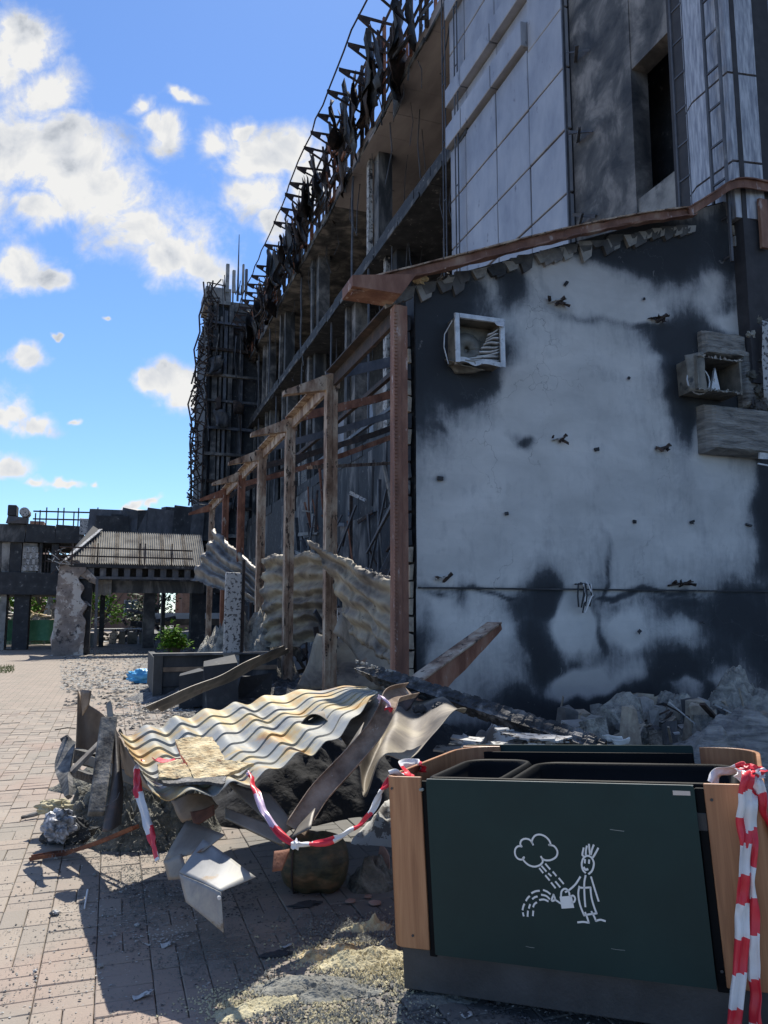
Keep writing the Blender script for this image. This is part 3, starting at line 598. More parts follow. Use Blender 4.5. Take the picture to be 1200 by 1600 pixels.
for i in range(200):    # short struts, twisted profiles: rusty infill of the attic wall
    y = rnd(17, 58); z = rnd(z_s2+.2, zt+.4); x = FX-rnd(.05,.5); s = MB()
    v_ = random.random() < .55
    s.bar((x, y, z), (x+rnd(-.25,.25), y+(rnd(-.1,.1) if v_ else rnd(.4,1.3)), z+(rnd(.6,1.5) if v_ else rnd(-.3,.3))), rnd(.05,.12), rnd(.05,.14), j=.03)
    s.build('twisted_profile', random.choice([m_rustdark, m_rust, m_steelblue, m_rustdark]), bld)
for i in range(7):     # rebar and conduits at the near top
    y = 17+i*.5; s = MB(); s.tube([(FX-.4+rnd(-.1,.1), y+rnd(-.1,.1), zt-1+q*.6) for q in range(8)], .02, 4); s.build('conduit', m_rustdark, bld)

# ================================================================ FAR TOWER
tw = thing('burnt_tower', 'blackened far tower with bent scaffold and phone antennas on its roof', 'tower', (6, 60, 0))
TY = 57.0
tl = ony(314, 600, TY).x; tr = ony(470, 600, TY).x; tz = ony(345, 478, TY).z; tz2 = ony(345, 455, TY).z
s = MB(); s.box(tl+.5, tr+4, TY, TY+9, 0, tz); s.build('wall', m_soot, tw)
s = MB(); s.box(tl+.1, tl+2.0, TY-.4, TY+3, tz, tz2+.1); s.build('parapet', m_conc, tw)
s = MB(); s.box(tl+2.02, tr+2, TY-.2, TY+3, tz-.4, tz+.35, j=.1); s.build('parapet', m_sootc, tw)
for (px0, px1, z0, z1, mt_) in ((330, 338, 6, tz, m_sootc), (341, 345, 3, tz-1, m_sootc), (347, 352, 8, tz-.5, m_steelblue), (355, 361, 5, tz, m_sootc), (372, 378, 7, tz-2, m_steelblue), (320, 326, 5, tz-.3, m_sootc2), (385, 392, 4, 12, m_sootc)):
    x0 = ony(px0, 600, TY).x; x1 = ony(px1, 600, TY).x; s = MB(); s.box(x0, x1, TY-.5, TY-.02, z0, z1, j=.05); s.build('pier', mt_, tw)
for i in range(11):
    z = 3+i*2.0; s = MB(); s.box(tl+.2, tr+1, TY-.7, TY-.5, z, z+.22, j=.06); s.build('floor_band', random.choice([m_sootc, m_rustdark, m_steelblue]), tw)
for i in range(46):
    x = rnd(tl-.2, tr); z = rnd(2, tz-2); s = MB(); h = rnd(.8, 3.5); s.bar((x, TY-.9-rnd(0,.5), z), (x+rnd(-.3,.3), TY-.8-rnd(0,.6), z+h), rnd(.05,.2), .06, j=.05); s.build('fin', random.choice([m_rustdark, m_steelblue, m_soot, m_sootc]), tw)
for i in range(16):
    x = rnd(tl+.3, tr-1); z = rnd(4, tz-3); plate('torn_cladding', [(x, TY-1, z+rnd(.5,1.5)), (x+rnd(.5,1.4), TY-1.2, z+rnd(.5,1.6)), (x+rnd(.4,1.2), TY-1, z), (x, TY-1.3, z-.3)], random.choice([m_soot, m_steelblue, m_rustdark]), .03, tw, .4, 5, 1.)
# antennas and mast
for (px, w_, h_, mt_) in ((354.5, .30, 1.9, m_conc), (364.5, .28, 1.4, m_conc), (379, .2, 1.9, m_conc), (384, .24, 1.5, m_steelblue)):
    p = ony(px, 462, TY-.3); s = MB(); s.box(p.x-w_/2+.02, p.x+w_/2-.02, TY-.5, TY-.25, p.z+.2, p.z+h_+.6); a_ = s.build('antenna_panel', mt_, tw); bevel(a_, .05)
    s = MB(); s.tube([(p.x, TY-.1, p.z-.6), (p.x, TY-.1, p.z+h_)], .06, 6); s.build('antenna_pole', m_steelblue, tw)
p = ony(371.5, 455, TY); s = MB(); s.tube([(p.x, TY, p.z-.8), (p.x, TY, ony(371, 366, TY).z)], [.09, .025], 6); s.build('mast', m_steelblue, tw)
for i in range(14):
    x = ony(rnd(350, 388), 450, TY).x; s = MB(); s.tube([(x, TY, p.z-.3), (x+rnd(-.2,.2), TY-.1, p.z+rnd(.2,1.2))], .04, 4); s.build('mast_bracket', m_steelblue, tw)
# scaffold lattice on the left flank
def lat(px, py): return ony(px, py, TY-1.2)
lv = [((322,440),(300,600)), ((336,438),(306,600)), ((300,600),(294,790)), ((308,600),(300,790)), ((315,600),(309,790)), ((328,470),(318,620)), ((318,620),(316,790))]
for (a, c) in lv:
    s = MB(); A = lat(*a); C = lat(*c); s.tube([A.lerp(C, q/6)+V((rnd(-.3,.3), rnd(-.2,.2), 0)) for q in range(7)], .065, 5); s.build('scaffold_pole', m_rustdark, tw)
for i in range(130):
    t = i/130; y0 = 450+t*335; x0 = 322-22*min(t*2, 1)-6*max(t-.5, 0)*2; s = MB(); A = lat(x0+rnd(-3,4), y0); C = lat(x0+rnd(4,24), y0+rnd(-22,22)); s.bar(A, C+V((0,rnd(-.6,.8),0)), rnd(.05,.1), .07); s.build('scaffold_brace', m_rustdark, tw)
s = MB()
for a, c in (((324,441),(326,470)), ((327,441),(343,470)), ((325,441),(353,447)), ((325,470),(345,472)), ((350,445),(352,470))): s.tube([lat(*a), lat(*c)], .05, 4)
s.build('roof_railing', m_rustdark, tw)

# ================================================================ ANNEX with the smoke-stained end wall
ann = thing('burnt_annex', 'low lean-to annex whose smoke-stained plaster end wall faces the green waste container', 'building', (6, WY, 0))
xl = ony(650, 700, WY).x; xr = ony(1290, 700, WY).x; xk = ony(1148, 300, WY).x
eL = ony(560, 452, WY-.25); eR = ony(1146, 297, WY-.25)   # underside line of the verge
def roofz(x): return eL.z + (eR.z-eL.z)*(min(x, xk)-eL.x)/(eR.x-eL.x)
# stain map from measured blots (wall coordinates in metres), clean patches subtract
def wp(px, py): p = ony(px, py, WY); return p.x, p.z
blots = [  # px, py, rx, ry, strength
 (690,470,75,60,1.2),(735,560,85,60,1.3),(720,600,95,40,1.2),(665,560,45,110,1.2),(770,590,42,55,1.0),(648,520,18,120,1.1),(655,640,30,40,.7),
 (800,440,30,45,.9),(705,450,60,30,1.0),(850,415,18,40,.5),
 (960,395,290,36,1.05),(1080,385,110,50,1.05),(1010,375,80,45,1.0),(1130,420,30,120,.9),(1170,380,45,60,1.),(880,400,60,22,.5),
 (1075,560,48,75,1.25),(1070,630,34,75,.95),(1050,530,50,25,1.2),(1120,600,70,90,1.1),(1085,680,28,45,.7),(1020,512,50,13,.7),(940,500,120,9,.35),
 (1200,800,26,130,1.0),(1182,480,22,200,1.1),
 (690,665,18,25,.55),(820,683,20,12,.9),(805,675,24,10,.5),(680,750,22,8,.4),(690,932,35,7,.5),(730,930,10,20,.5),
 (862,940,56,36,1.25),(845,985,26,55,1.0),(935,985,16,70,1.15),(930,925,260,6,.8),(1060,945,80,16,.5),(1150,960,75,50,1.1),(1200,990,50,80,1.1),(1090,940,120,12,.7),
 (870,1060,66,55,1.15),(850,1105,75,46,1.3),(845,1020,34,60,1.1),(950,1075,45,22,.6),(930,1105,150,30,1.25),(900,1040,22,20,.9),(1065,1045,76,34,1.25),(1010,1075,50,36,1.0),(1110,1070,28,34,.9),(1020,1110,80,22,1.1),
 (655,1080,24,90,1.0),(690,1040,30,20,.3),(1150,1090,60,20,.4),(980,1020,60,5,.3),(945,950,6,90,.7)]
rects = [(1040,1000,170,70,.95),(1000,1100,190,30,1.15),(860,1020,38,90,1.05),(705,555,88,95,.9),(1075,590,42,100,1.0),(1000,372,170,34,.9),(1185,700,18,300,.6)]
clean = [(900,965,34,38,1.0),(990,985,42,36,.95),(1078,990,36,26,.5),(905,1065,52,18,.95),(1000,1052,24,14,.5),(830,620,60,60,.8),(905,430,90,22,.7),(900,970,40,45,.9),(905,1075,70,28,.9),(1075,1085,30,24,.9),(1120,1050,20,24,.6),(1010,490,40,14,.8),(1140,500,26,14,.9),(1120,450,30,30,.6),(1110,720,30,50,.5),(1095,660,14,40,.3),(980,1000,45,45,.5),(1060,990,55,30,.5)]
NX, NZ = 180, 210
wx0, wx1 = xl, xr; ztop = roofz(xr)+.1
sb = MB(); vals = []; tints = []
B_ = [(*wp(p, q), rx/1200*(ony(p, q, WY)-EYE).dot(CF)*1.02, ry/1200*(ony(p, q, WY)-EYE).dot(CF), s) for p, q, rx, ry, s in blots]
C_ = [(*wp(p, q), rx/1200*(ony(p, q, WY)-EYE).dot(CF)*1.02, ry/1200*(ony(p, q, WY)-EYE).dot(CF), s) for p, q, rx, ry, s in clean]
zj_ = ony(900, 921, WY).z
R_ = [(*wp(p, q), rx/1200*(ony(p, q, WY)-EYE).dot(CF)*1.02, ry/1200*(ony(p, q, WY)-EYE).dot(CF), s) for p, q, rx, ry, s in rects]
for j in range(NZ+1):
    for i in range(NX+1):
        x = wx0+(wx1-wx0)*i/NX; zt_ = roofz(x)-.08; z = zt_*j/NZ
        wz = noise.noise(V((x*1.3, z*1.3, 3)))*.22+noise.noise(V((x*3.3, z*3.3, 8)))*.1
        xx = x+wz; z2 = z+noise.noise(V((x*1.4, z*1.4, 9)))*.18+noise.noise(V((x*4., z*4., 5)))*.07
        s_ = 0
        for (bx, bz_, rx, rz, st) in B_:
            d2 = ((xx-bx)/rx)**2+((z2-bz_)/rz)**2
            if d2 < 5: s_ = max(s_, st*math.exp(-d2*.85)*1.12)
        for (bx, bz_, rx, rz, st) in R_:
            d4 = ((xx-bx)/rx)**4+((z2-bz_)/rz)**4
            if d4 < 6: s_ = max(s_, st*math.exp(-d4*.7))
        for (bx, bz_, rx, rz, st) in C_:
            d2 = ((xx-bx)/rx)**2+((z2-bz_)/rz)**2
            if d2 < 5: s_ -= st*math.exp(-d2*.9)
        s_ += .9*max(0, 1-(z)/.28) if z < .28 else 0
        vals.append(s_); tints.append(min(1, max(0, (zj_-.55-z)*1.2))*.55+min(1, max(0, (z-5.7)*1.)) * .35)
        yy = WY + .012*noise.noise(V((x*2, z*2, 0))) + (.02 if z < zj_ else 0)
        sb.v.append((x, yy, z))
sb.f = [(j*(NX+1)+i, j*(NX+1)+i+1, (j+1)*(NX+1)+i+1, (j+1)*(NX+1)+i) for j in range(NZ) for i in range(NX)]; sb.m = [0]*len(sb.f)
o = sb.build('plaster_face', m_plaster, ann, smooth=True)
for nm, vv in (('soot', vals), ('tint', tints)):
    a = o.data.attributes.new(nm, 'FLOAT', 'POINT'); a.data.foreach_set('value', vv)
s = MB(); s.add([(xl, WY+.04, 0), (xr, WY+.04, 0), (xk, WY+.04, roofz(xk)-.05), (xl, WY+.04, roofz(xl)-.05), (xl, WY+.34, 0), (xr, WY+.34, 0), (xk, WY+.34, roofz(xk)-.05), (xl, WY+.34, roofz(xl)-.05)],
   [(0,1,2,3),(7,6,5,4),(0,4,5,1),(1,5,6,2),(2,6,7,3),(3,7,4,0)]); s.build('wall_core', m_soot, ann)
# the exposed block edge beside the first post: blocks with gaps
z = .05; k = 0
while z < 5.3:
    h = .2; s = MB(); wv = .07 if z < 2.4 else .045
    s.box(xl-.10+rnd(-.01,.015), xl-.10+wv, WY+.03, WY+.2, z+.012, z+h, j=.012); s.build('block', m_brick if (z < 2.3 or random.random() < .2) else m_soot, ann); z += .215
s = MB(); s.box(xl-.2, xl+.02, WY+.21, WY+.34, 0, 5.5); s.build('wall_end', m_soot, ann)
# crack and ledge along the tape line
s = MB(); s.box(xl+.02, xr, WY-.012, WY+.01, zj_-.01, zj_+.012, j=.004); s.build('render_ledge', m_soot, ann)
# verge beam: folded rusty channel following the roof edge
vb = thing('roof_verge_beam', 'long rusty sloping roof beam on top of the stained end wall', 'beam', (eL.x, WY-.2, eL.z))
ptp = [(550,440,.0),(700,402,0),(880,357,0),(1000,333,0),(1085,322,0)]
def vline(off, y): return [V((ony(px, py, WY-.3).x, y, ony(px, py, WY-.3).z+off)) for px, py, _ in ptp]
top = vline(-.02, WY-.28)
for a, c in zip(top[:-1], top[1:]):
    pass
def strip(pts, w_y, h, name, mat, dz=0., y=WY-.3, j=.004):
    s = MB(); vs = []
    for p in pts:
        for (yy, zz) in ((y, p.z+dz), (y, p.z+dz-h), (y+w_y, p.z+dz-h), (y+w_y, p.z+dz)): vs.append((p.x, yy+rnd(-j,j), zz+rnd(-j,j)))
    n = len(pts); fs = [(4*i+q, 4*i+(q+1) % 4, 4*i+4+(q+1) % 4, 4*i+4+q) for i in range(n-1) for q in range(4)]+[(3,2,1,0), (4*n-4, 4*n-3, 4*n-2, 4*n-1)]
    return s.add(vs, fs).build(name, mat, vb)
fine = [poly3(top, i/40) for i in range(41)]
strip(fine, .02, .12, 'web', m_rustred, y=WY-.28, j=.012); strip(fine, .3, .02, 'top_flange', m_rustpale, dz=.022, y=WY-.33)
strip(fine, .12, .02, 'bottom_flange', m_rustred, dz=-.123, y=WY-.36, j=.012)
tipx = top[0].x
# verge kicks up at the right end and folds over the corner
kp = [ony(px, py, WY-.32) for px, py in ((1075,326),(1110,305),(1148,283),(1200,289),(1260,300))]
kf = [poly3(kp, i/16) for i in range(17)]
s = MB()
strip(kf, .03, .13, 'corner_flashing', m_rustred, dz=0, y=WY-.36); strip(kf, .5, .02, 'corner_cap', m_rustred, dz=.022, y=WY-.4)
p0 = ony(1185, 300, WY-.32); s.box(p0.x, p0.x+.16, WY-.33, WY-.28, p0.z-.9, p0.z-.1); s.build('drip_strip', m_rustred, vb)
# torn plaster rag under the beam
for i in range(40):
    t = i/40; p = poly3(top, min(.12+t*.88, 1))+V((rnd(-.1,.1), 0, .07)); s = MB(); l = rnd(.06,.2)*(2 if i % 7 == 0 else 1)
    s.add([(p.x, WY-.05, p.z-.22), (p.x+.24, WY-.05, p.z-.17), (p.x+.2, WY-.07, p.z-.22-l*.7), (p.x+.08, WY-.06, p.z-.24-l), (p.x, WY-.0, p.z-.22), (p.x+.24, WY-.0, p.z-.17), (p.x+.2, WY-.0, p.z-.22-l*.7), (p.x+.08, WY-.0, p.z-.24-l)],
          [(3,2,1,0),(4,5,6,7),(0,1,5,4),(1,2,6,5),(2,3,7,6),(3,0,4,7)]); s.build('torn_plaster', m_sootc if i % 3 else m_conc, ann)
# bare masonry pier showing at the right corner
for r_ in range(5):
    for c_ in range(3):
        p = ony(1142+c_*22, 318+r_*18, WY); s = MB(); s.box(p.x, p.x+.2, WY-.05, WY-.005, p.z-.15, p.z, j=.02)
        if r_ < 4 or c_ == 1: s.build('block', m_brick if (r_+c_) % 3 else m_conc, ann)
# annex roof sheet remnant behind the verge and side wall
s = MB()
for (a, c) in ((xl+.3, xk),): s.add([(a, WY+.3, roofz(a)), (c, WY+.3, roofz(c)), (c, WY+1.2, roofz(c)), (a, WY+1.2, roofz(a)), (a, WY+.3, roofz(a)-.1), (c, WY+.3, roofz(c)-.1), (c, WY+1.2, roofz(c)-.1), (a, WY+1.2, roofz(a)-.1)], [(0,1,2,3),(7,6,5,4),(4,5,1,0),(5,6,2,1),(6,7,3,2),(7,4,0,3)])
s.build('roof_edge', m_soot, ann)
# wall fixings, scars, bent clips
scars = [(981,590,6,9),(883,443,5,16),(931,703,12,12),(790,803,8,10),(990,815,7,12),(1080,817,12,8),(1168,819,18,8),(687,748,14,12),(1005,468,5,8),(998,988,5,10),(1095,972,5,4)]
for (px, py, a_, h_) in scars:
    p = ony(px, py, WY); k = 9.9/1200; s = MB(); s.bar((p.x-a_*k*.3, WY-.015, p.z), (p.x+a_*k*.3, WY-.03, p.z-rnd(-.03,.03)), .03, h_*k*.5, j=.008); s.bar((p.x, WY+.0, p.z), (p.x+rnd(-.03,.03), WY-.05, p.z-.02), .012, .012); s.build('wall_fixing', m_soot, ann)
for (px, py, l) in ((692,902,26),(872,686,24),(1033,700,26),(868,472,30),(690,436,16),(1025,498,40),(1060,912,46)):
    p = ony(px, py, WY); k = 9.9/1200
    c = thing('bent_wall_clip', {692:'small whitish bent clip low on the stained wall near the first rusty post',872:'small bent clip in mid wall, level with the oval soot spot',1033:'bent dark hook clip on the pale wall just left of the big soot streak',868:'bent pale clip high on the wall under the plaster seam',690:'short pale clip on black soot just under the sloping rusty beam',1025:'row of crumpled clips high on the wall above the large soot field',1060:'crumpled dark debris stuck on the wall ledge at the right'}[px], 'clip', (p.x, WY-.02, p.z))
    s = MB(); s.bar((p.x-l*k/2, WY-.02, p.z-.03), (p.x+l*k/2, WY-.07, p.z+.03), .05, .012, j=.012); s.build('strap', m_perf if px in (692,872,868,690) else m_rustdark, c)
    s = MB(); s.bar((p.x, WY-.01, p.z-.05), (p.x+l*k*.35, WY-.1, p.z+.05), .03, .03, j=.012)
    for q in range(5 if l > 28 else 2): x = p.x+rnd(-l*k/2, l*k/2); s.bar((x, WY-.01, p.z), (x+rnd(-.08,.08), WY-.09, p.z+rnd(-.07,.07)), .035, .02, j=.02)
    s.build('hook', m_rustdark, c)
p = ony(905, 925, WY); c = thing('hanging_cable_tuft', 'tuft of burnt cable ends hanging over the ledge in the middle of the wall', 'cable', (p.x, WY-.03, p.z))
for i in range(9):
    s = MB(); x = p.x+rnd(-.1,.12); s.tube([(x, WY-.02, p.z+rnd(.05,.14)), (x+rnd(-.05,.05), WY-.12, p.z+.1), (x+rnd(-.05,.03), WY-.12, p.z-.05), (x-rnd(.0,.1), WY-.09, p.z-rnd(.12,.3))], .012, 5); s.build('strand', m_wht if i < 3 else m_soot, c)
# ================================================================ rusted canopy frame (posts 3.2 m apart)
cf = thing('canopy_frame', 'burnt-out rusty canopy frame of tall posts and sloping rafters', 'canopy frame', (3.27, WY, 0))
PXX = 3.31; ys_p = [WY-.17, 12.05, 15.2, 18.4, 21.6, 24.8, 28.6]
rs = (eR.z-eL.z)/(eR.x-eL.x)
for k, y in enumerate(ys_p):
    mt_ = [m_rustred, m_rustpale, m_rustpale, m_rustpale, m_rust, m_rust, m_rustpale][k]
    w_ = .175 if k == 0 else .19; PXk = PXX-.045 if k == 0 else PXX
    s = MB(); lean = rnd(-.02,.02) if k else 0
    # two channels welded toe to toe: a faint step down the face
    s.bar((PXk-w_*.26, y, 0), (PXk-w_*.26+lean, y, 5.42), w_*.48, w_, (0,1,0), j=.004); s.bar((PXk+w_*.25, y+.006, 0), (PXk+w_*.25+lean, y+.006, 5.42), w_*.5, w_-.012, (0,1,0), j=.004)
    po = s.build('post', mt_, cf)
    q = MB()
    for i in range(110 if k < 2 else 0):   # weld ripple along the near seam
        z = .3+i*.046; q.box(PXk-w_*.5-.012, PXk-w_*.5+.03, y-w_/2-.012, y-w_/2+.006, z, z+.026)
    if q.v: q.build('weld_bead', mt_, po, kind='stuff')
    # rafter = I-beam with flared, tapering eaves end
    if k:
        a = V((PXX-.1, y, 5.50)); e = V((FX-.05-(.0 if k < 6 else 2), y, 5.50+rs*(FX-PXX)*.93)); mid = V((PXX+.55, y+.0, 5.50+rs*.55))
        s = MB(); sag = -.10
        pts = [a, a.lerp(e, .35)+V((0,0,sag)), a.lerp(e, .7)+V((0,0,sag)), e]
        for p_, q_ in zip(pts[:-1], pts[1:]): s.bar(p_+(q_-p_)*.001, q_-(q_-p_)*.001, .05, .17, None, j=.004)
        s.build('rafter', m_rust if k in (2,5) else m_steelblue if k in (1,3) else m_rustdark, cf)
        t = V((PXX-.78, y-.05, 5.50-rs*.2))
        s = MB(); h0 = .30; tipz = 5.50-rs*.75
        s.add([(PXX-.82, y-.07, tipz-.02), (PXX-.82, y-.07, tipz-.09), (PXX+.12, y-.07, 5.30), (PXX+.12, y-.07, 5.58+rs*.1), (PXX-.82, y+.09, tipz-.02), (PXX-.82, y+.09, tipz-.09), (PXX+.12, y+.09, 5.30), (PXX+.12, y+.09, 5.58+rs*.1)],
              [(0,1,2,3),(7,6,5,4),(0,4,5,1),(1,5,6,2),(2,6,7,3),(3,7,4,0)]); s.build('rafter_tail', m_rustpale if k < 5 else m_rust, cf)
# verge beam tail cap and eave beam between posts
s = MB(); tp = top[0]
s.add([(tp.x-.03, WY-.42, tp.z+.05), (tp.x-.03, WY-.42, tp.z-.09), (PXX-.1, WY-.42, tp.z-.10), (PXX+.1, WY-.42, tp.z+.19), (tp.x-.03, WY+.02, tp.z+.05), (tp.x-.03, WY+.02, tp.z-.09), (PXX-.1, WY+.02, tp.z-.10), (PXX+.1, WY+.02, tp.z+.19)],
      [(0,1,2,3),(7,6,5,4),(0,4,5,1),(1,5,6,2),(2,6,7,3),(3,7,4,0)]); s.build('rafter_tail', m_rustred, cf)
for k in range(6):
    y0, y1 = ys_p[k]+.115, ys_p[k+1]-.115
    s = MB(); s.bar((PXX+.02, y0, 5.42), (PXX+.02, y1, 5.42), .06, .2); s.bar((PXX-.06, y0, 5.535), (PXX-.06, y1, 5.535), .16, .022)
    s.build('eave_beam', m_rustpale if k else m_rustdark, cf)
for x_, y0, y1, m_ in ((5.2, 9.5, 24, m_rustdark), (7.0, 9.5, 28, m_steelblue)):
    s = MB(); z = 5.5+rs*(x_-PXX)+.16; s.bar((x_, y0, z), (x_, y1, z-.05), .1, .1); s.build('purlin', m_, cf)
s = MB(); s.bar((PXX+.6, 16.0, 4.7), (7.9, 20.5, 5.9), .14, .07, j=.01); s.build('fallen_purlin', m_rustpale, cf)
s = MB(); s.bar((4.6, 12.5, 3.55), (FX-.3, 27, 3.75), .06, .08); s.build('tie_bar', m_steelblue, cf)
s = MB(); s.bar((6.6, 13.4, 2.2), (7.3, 12.6, 4.9), .09, .09); s.build('strut', m_perf, cf)
s = MB(); s.bar((5.2, 15.8, 1.9), (6.4, 15.5, 4.4), .08, .08); s.build('strut', m_steelblue, cf)

# corrugated sheets hung up behind the posts
def corr(name, quad, mat, label, nw=7, amp=.035, steps=0, bend=.04, t=.004, nu=84, nv_=24, ax=0, wav=True, parent=None, sc_=1.6, loc=None, edge=.05, curve=None):
    a, b_, c, d = [V(p) for p in quad]; nrm = (b_-a).cross(d-a).normalized()
    if nrm.dot(EYE-a) < 0: nrm = -nrm
    def fn(u, v):
        eu = u + edge*noise.noise(V((v*4, u*2, a.x)))*(1 if 0 < u < 1 else 1); ev = v + edge*noise.noise(V((u*5, v*2, a.y+5)))
        p = (a*(1-eu)+b_*eu)*(1-ev)+(d*(1-eu)+c*eu)*ev
        w_ = v if ax == 0 else u; o_ = u if ax == 0 else v
        p = p + nrm*(amp*math.sin(w_*nw*2*math.pi + .6*noise.noise(V((o_*2, w_*2, 1)))))
        if steps:
            f = (o_*steps) % 1; p = p + nrm*(.022*(1-f))
        p = p + nv(p, sc_, bend) + nrm*(.05*abs(noise.noise(p*2.3+V((7,0,0)))) - .03*abs(noise.noise(p*5.1))) + nv(p, 9, .008)
        er = min(u, 1-u, v, 1-v)
        if er < .04: p = p + nv(p, 16, .035)
        if curve: p = p + nrm*curve*math.sin(math.pi*u)
        return p
    o = grid(fn, nu, nv_).build(name, mat, parent, smooth=True); solid(o, t)
    if label: tag(o, label, 'roof sheet')
    return o
# pale scorched sheet folded between posts, right
corr('corrugated_sheet', (P(622,918,10.2), P(487,845,11.9), P(562,1000,11.4), P(626,1050,10.0)), m_sheet2, 'bright cream wavy sheet hanging in a steep curl between the first two posts', 4.5, .045, 3, .05, nu=90, nv_=60)
corr('corrugated_sheet', (P(622,905,11.0), P(545,878,12.4), P(560,985,12.2), P(626,960,11.0)), m_sheet3, 'greyish wavy sheet end peeping out behind the bright curled sheet at the first post', 6, .04, 2, .03, nu=60, nv_=60)
corr('corrugated_sheet', (P(516,868,15.9), P(412,868,17.4), P(408,1018,16.8), P(516,1000,15.7)), m_sheet2, 'sooty brown wavy sheet standing on edge behind the second and third posts', 6, .07, 0, .07, nu=60, nv_=110, edge=.06, curve=.05)
corr('corrugated_sheet', (P(420,905,20.0), P(335,826,23), P(300,905,22.4), P(402,945,19.6)), m_sheet3, 'grey wavy sheet sagging behind the speckled panel and the farther posts', 4, .075, 0, .07, nu=60, nv_=70)
plate('curved_flap', [P(466,1076,13.6), P(500,985,14.2), P(560,1000,13.9), P(600,1080,13.3)], m_sheet2, .006, None, .12, 12, 1.2, label='smooth smoky curved metal flap behind the second post, under the curled cream sheet', cat='metal sheet')
plate('curved_flap', [P(522,985,11.9), P(552,915,11.8), P(622,1045,11.0), P(604,1088,11.0)], m_sheet3, .006, None, .10, 12, 1.2, label='large dull grey metal sheet leaning behind the first rusty post near the ground', cat='metal sheet')
# long thin sheet edge-on leaning from the ground up to the third post
m_roofp = M('dusty_ribbed_roof', [(.35, (.16,.15,.14)), (.5, (.3,.29,.26)), (.7, (.42,.4,.36))], 1.5, rough=.7, bump=.2)
a = P(222,1108,9.2); c = P(442,1010,12.2)
def fnl(u, v):
    p = a.lerp(c, u); return p + V((0, .0, .008*math.sin(u*9) + .02*math.sin(v*12))) + V((.3*v, .8*v, -.12*v)) + nv(p, 1.3, .03)
o = solid(grid(fnl, 50, 14).build('leaning_sheet', m_sheet3, smooth=True), .012); tag(o, 'long narrow sheet seen edge-on, leaning between planter and posts', 'roof sheet')
# speckled burnt panel post
p = P(361, 1050, 14.6)
sp_ = thing('speckled_panel', 'pale panel pocked with black specks standing just left of the fourth rusty post', 'panel', (p.x, p.y, 0))
s = MB(); s.bar((p.x, p.y, .0), (p.x+.02, p.y, 2.35), .32, .10, (0,1,0), j=.02); bevel(s.build('face', m_perf, sp_), .02)
s = MB(); s.bar((p.x+.2, p.y+.06, 0), (p.x+.2, p.y+.06, 2.6), .06, .08, (0,1,0)); s.build('stud', m_rustdark, sp_)
# dark clutter under the canopy: burnt frames and machinery
ju = 0
for i in range(64):
    x = rnd(3.6, 8.0); y = rnd(12.5, 27); h = rnd(.4, 2.3)
    if i < 22:
        c_ = thing('burnt_frame_post', 'thin burnt upright among the black clutter under the canopy frame', 'post', (x, y, 0), 'burnt uprights under the canopy')
        s = MB(); s.bar((x, y, 0), (x+rnd(-.25,.25), y, h+.6), rnd(.04,.1), rnd(.04,.1), (0,1,0)); s.build('upright', random.choice([m_steelblue, m_rustdark, m_perf]), c_)
    else:
        s = MB(); ju += 1; s.bar((x, y, rnd(.05,h)), (x+rnd(-1.2,1.2), y+rnd(-.8,.8), rnd(.05,h)), rnd(.04,.12), rnd(.03,.2), j=.02)
        tag(s.build('burnt_bar', random.choice([m_steelblue, m_rustdark, m_soot, m_char])), 'burnt bar in the tangle of black wreckage under the canopy frame', 'bar', 'burnt bars in the canopy wreckage')

# ================================================================ LOW BURNT GALLERY across the background
GY = 36.0
def gp(px, py): return ony(px, py, GY)
gal = thing('burnt_gallery', 'low blackened concrete gallery on legs crossing the background at the left', 'building', (-5, GY, 0))
x0, x1 = gp(-60, 900).x, gp(345, 860).x
zb = gp(50, 929).z; zt1 = gp(50, 820).z; zt2 = gp(300, 797).z; zw0 = gp(50, 895).z; zw1 = gp(50, 848).z
s = MB(); s.box(x0, gp(98,900).x, GY, GY+6, zb, zw0, j=.02); s.build('floor_band', m_soot, gal)
n = 9
for i in range(n):   # upper parapet band in slabs, rising to the right
    a = x0+(x1-x0)*i/n; c_ = x0+(x1-x0)*(i+1)/n; t = max(0, (i-3)/6); s = MB(); s.box(a, c_-.03, GY-.1, GY+.5, zw1, zt1+(zt2-zt1)*t+rnd(-.03,.06), j=.03); s.build('parapet_panel', [m_soot, m_sootc2, m_soot][i % 3], gal)
s = MB(); s.box(gp(126,800).x, gp(146,800).x, GY-.2, GY-.11, gp(130,836).z, gp(130,811).z, j=.03); s.build('bare_block', m_perf, gal)
# pieces of the middle wall with gaps
for (px0, px1, mt_) in ((-40, 2, m_sootc), (2, 15, m_conc), (15, 34, m_soot), (34, 58, m_conc), (60, 66, m_sootc), (80, 92, m_soot)):
    s = MB(); s.box(gp(px0,870).x, gp(px1,870).x-.02, GY+.15, GY+.5, zw0, zw1, j=.02); s.build('wall_piece', mt_, gal)
for r_ in range(4):
    for c_ in range(5):
        p = gp(36+c_*4.6, 888-r_*9.5); s = MB(); s.box(p.x, p.x+.13, GY+.06, GY+.148, p.z-.1, p.z+.14, j=.01); s.build('block', m_conc if (r_+c_) % 2 else m_perf, gal)
for px in (64, 69, 74, 79, 84):
    p = gp(px, 890); s = MB(); s.bar((p.x, GY+.3, zw0), (p.x, GY+.3, zw1-.2), .05); s.build('window_bar', m_rustdark, gal)
s = MB(); s.box(x0, x1, GY+5.6, GY+6, zw0, zw1-.1); s.build('roof_band', m_soot, gal)
s = MB(); s.box(x0, x1, GY+.5, GY+6, zw1, zw1+.3); s.build('roof_slab', m_soot, gal)
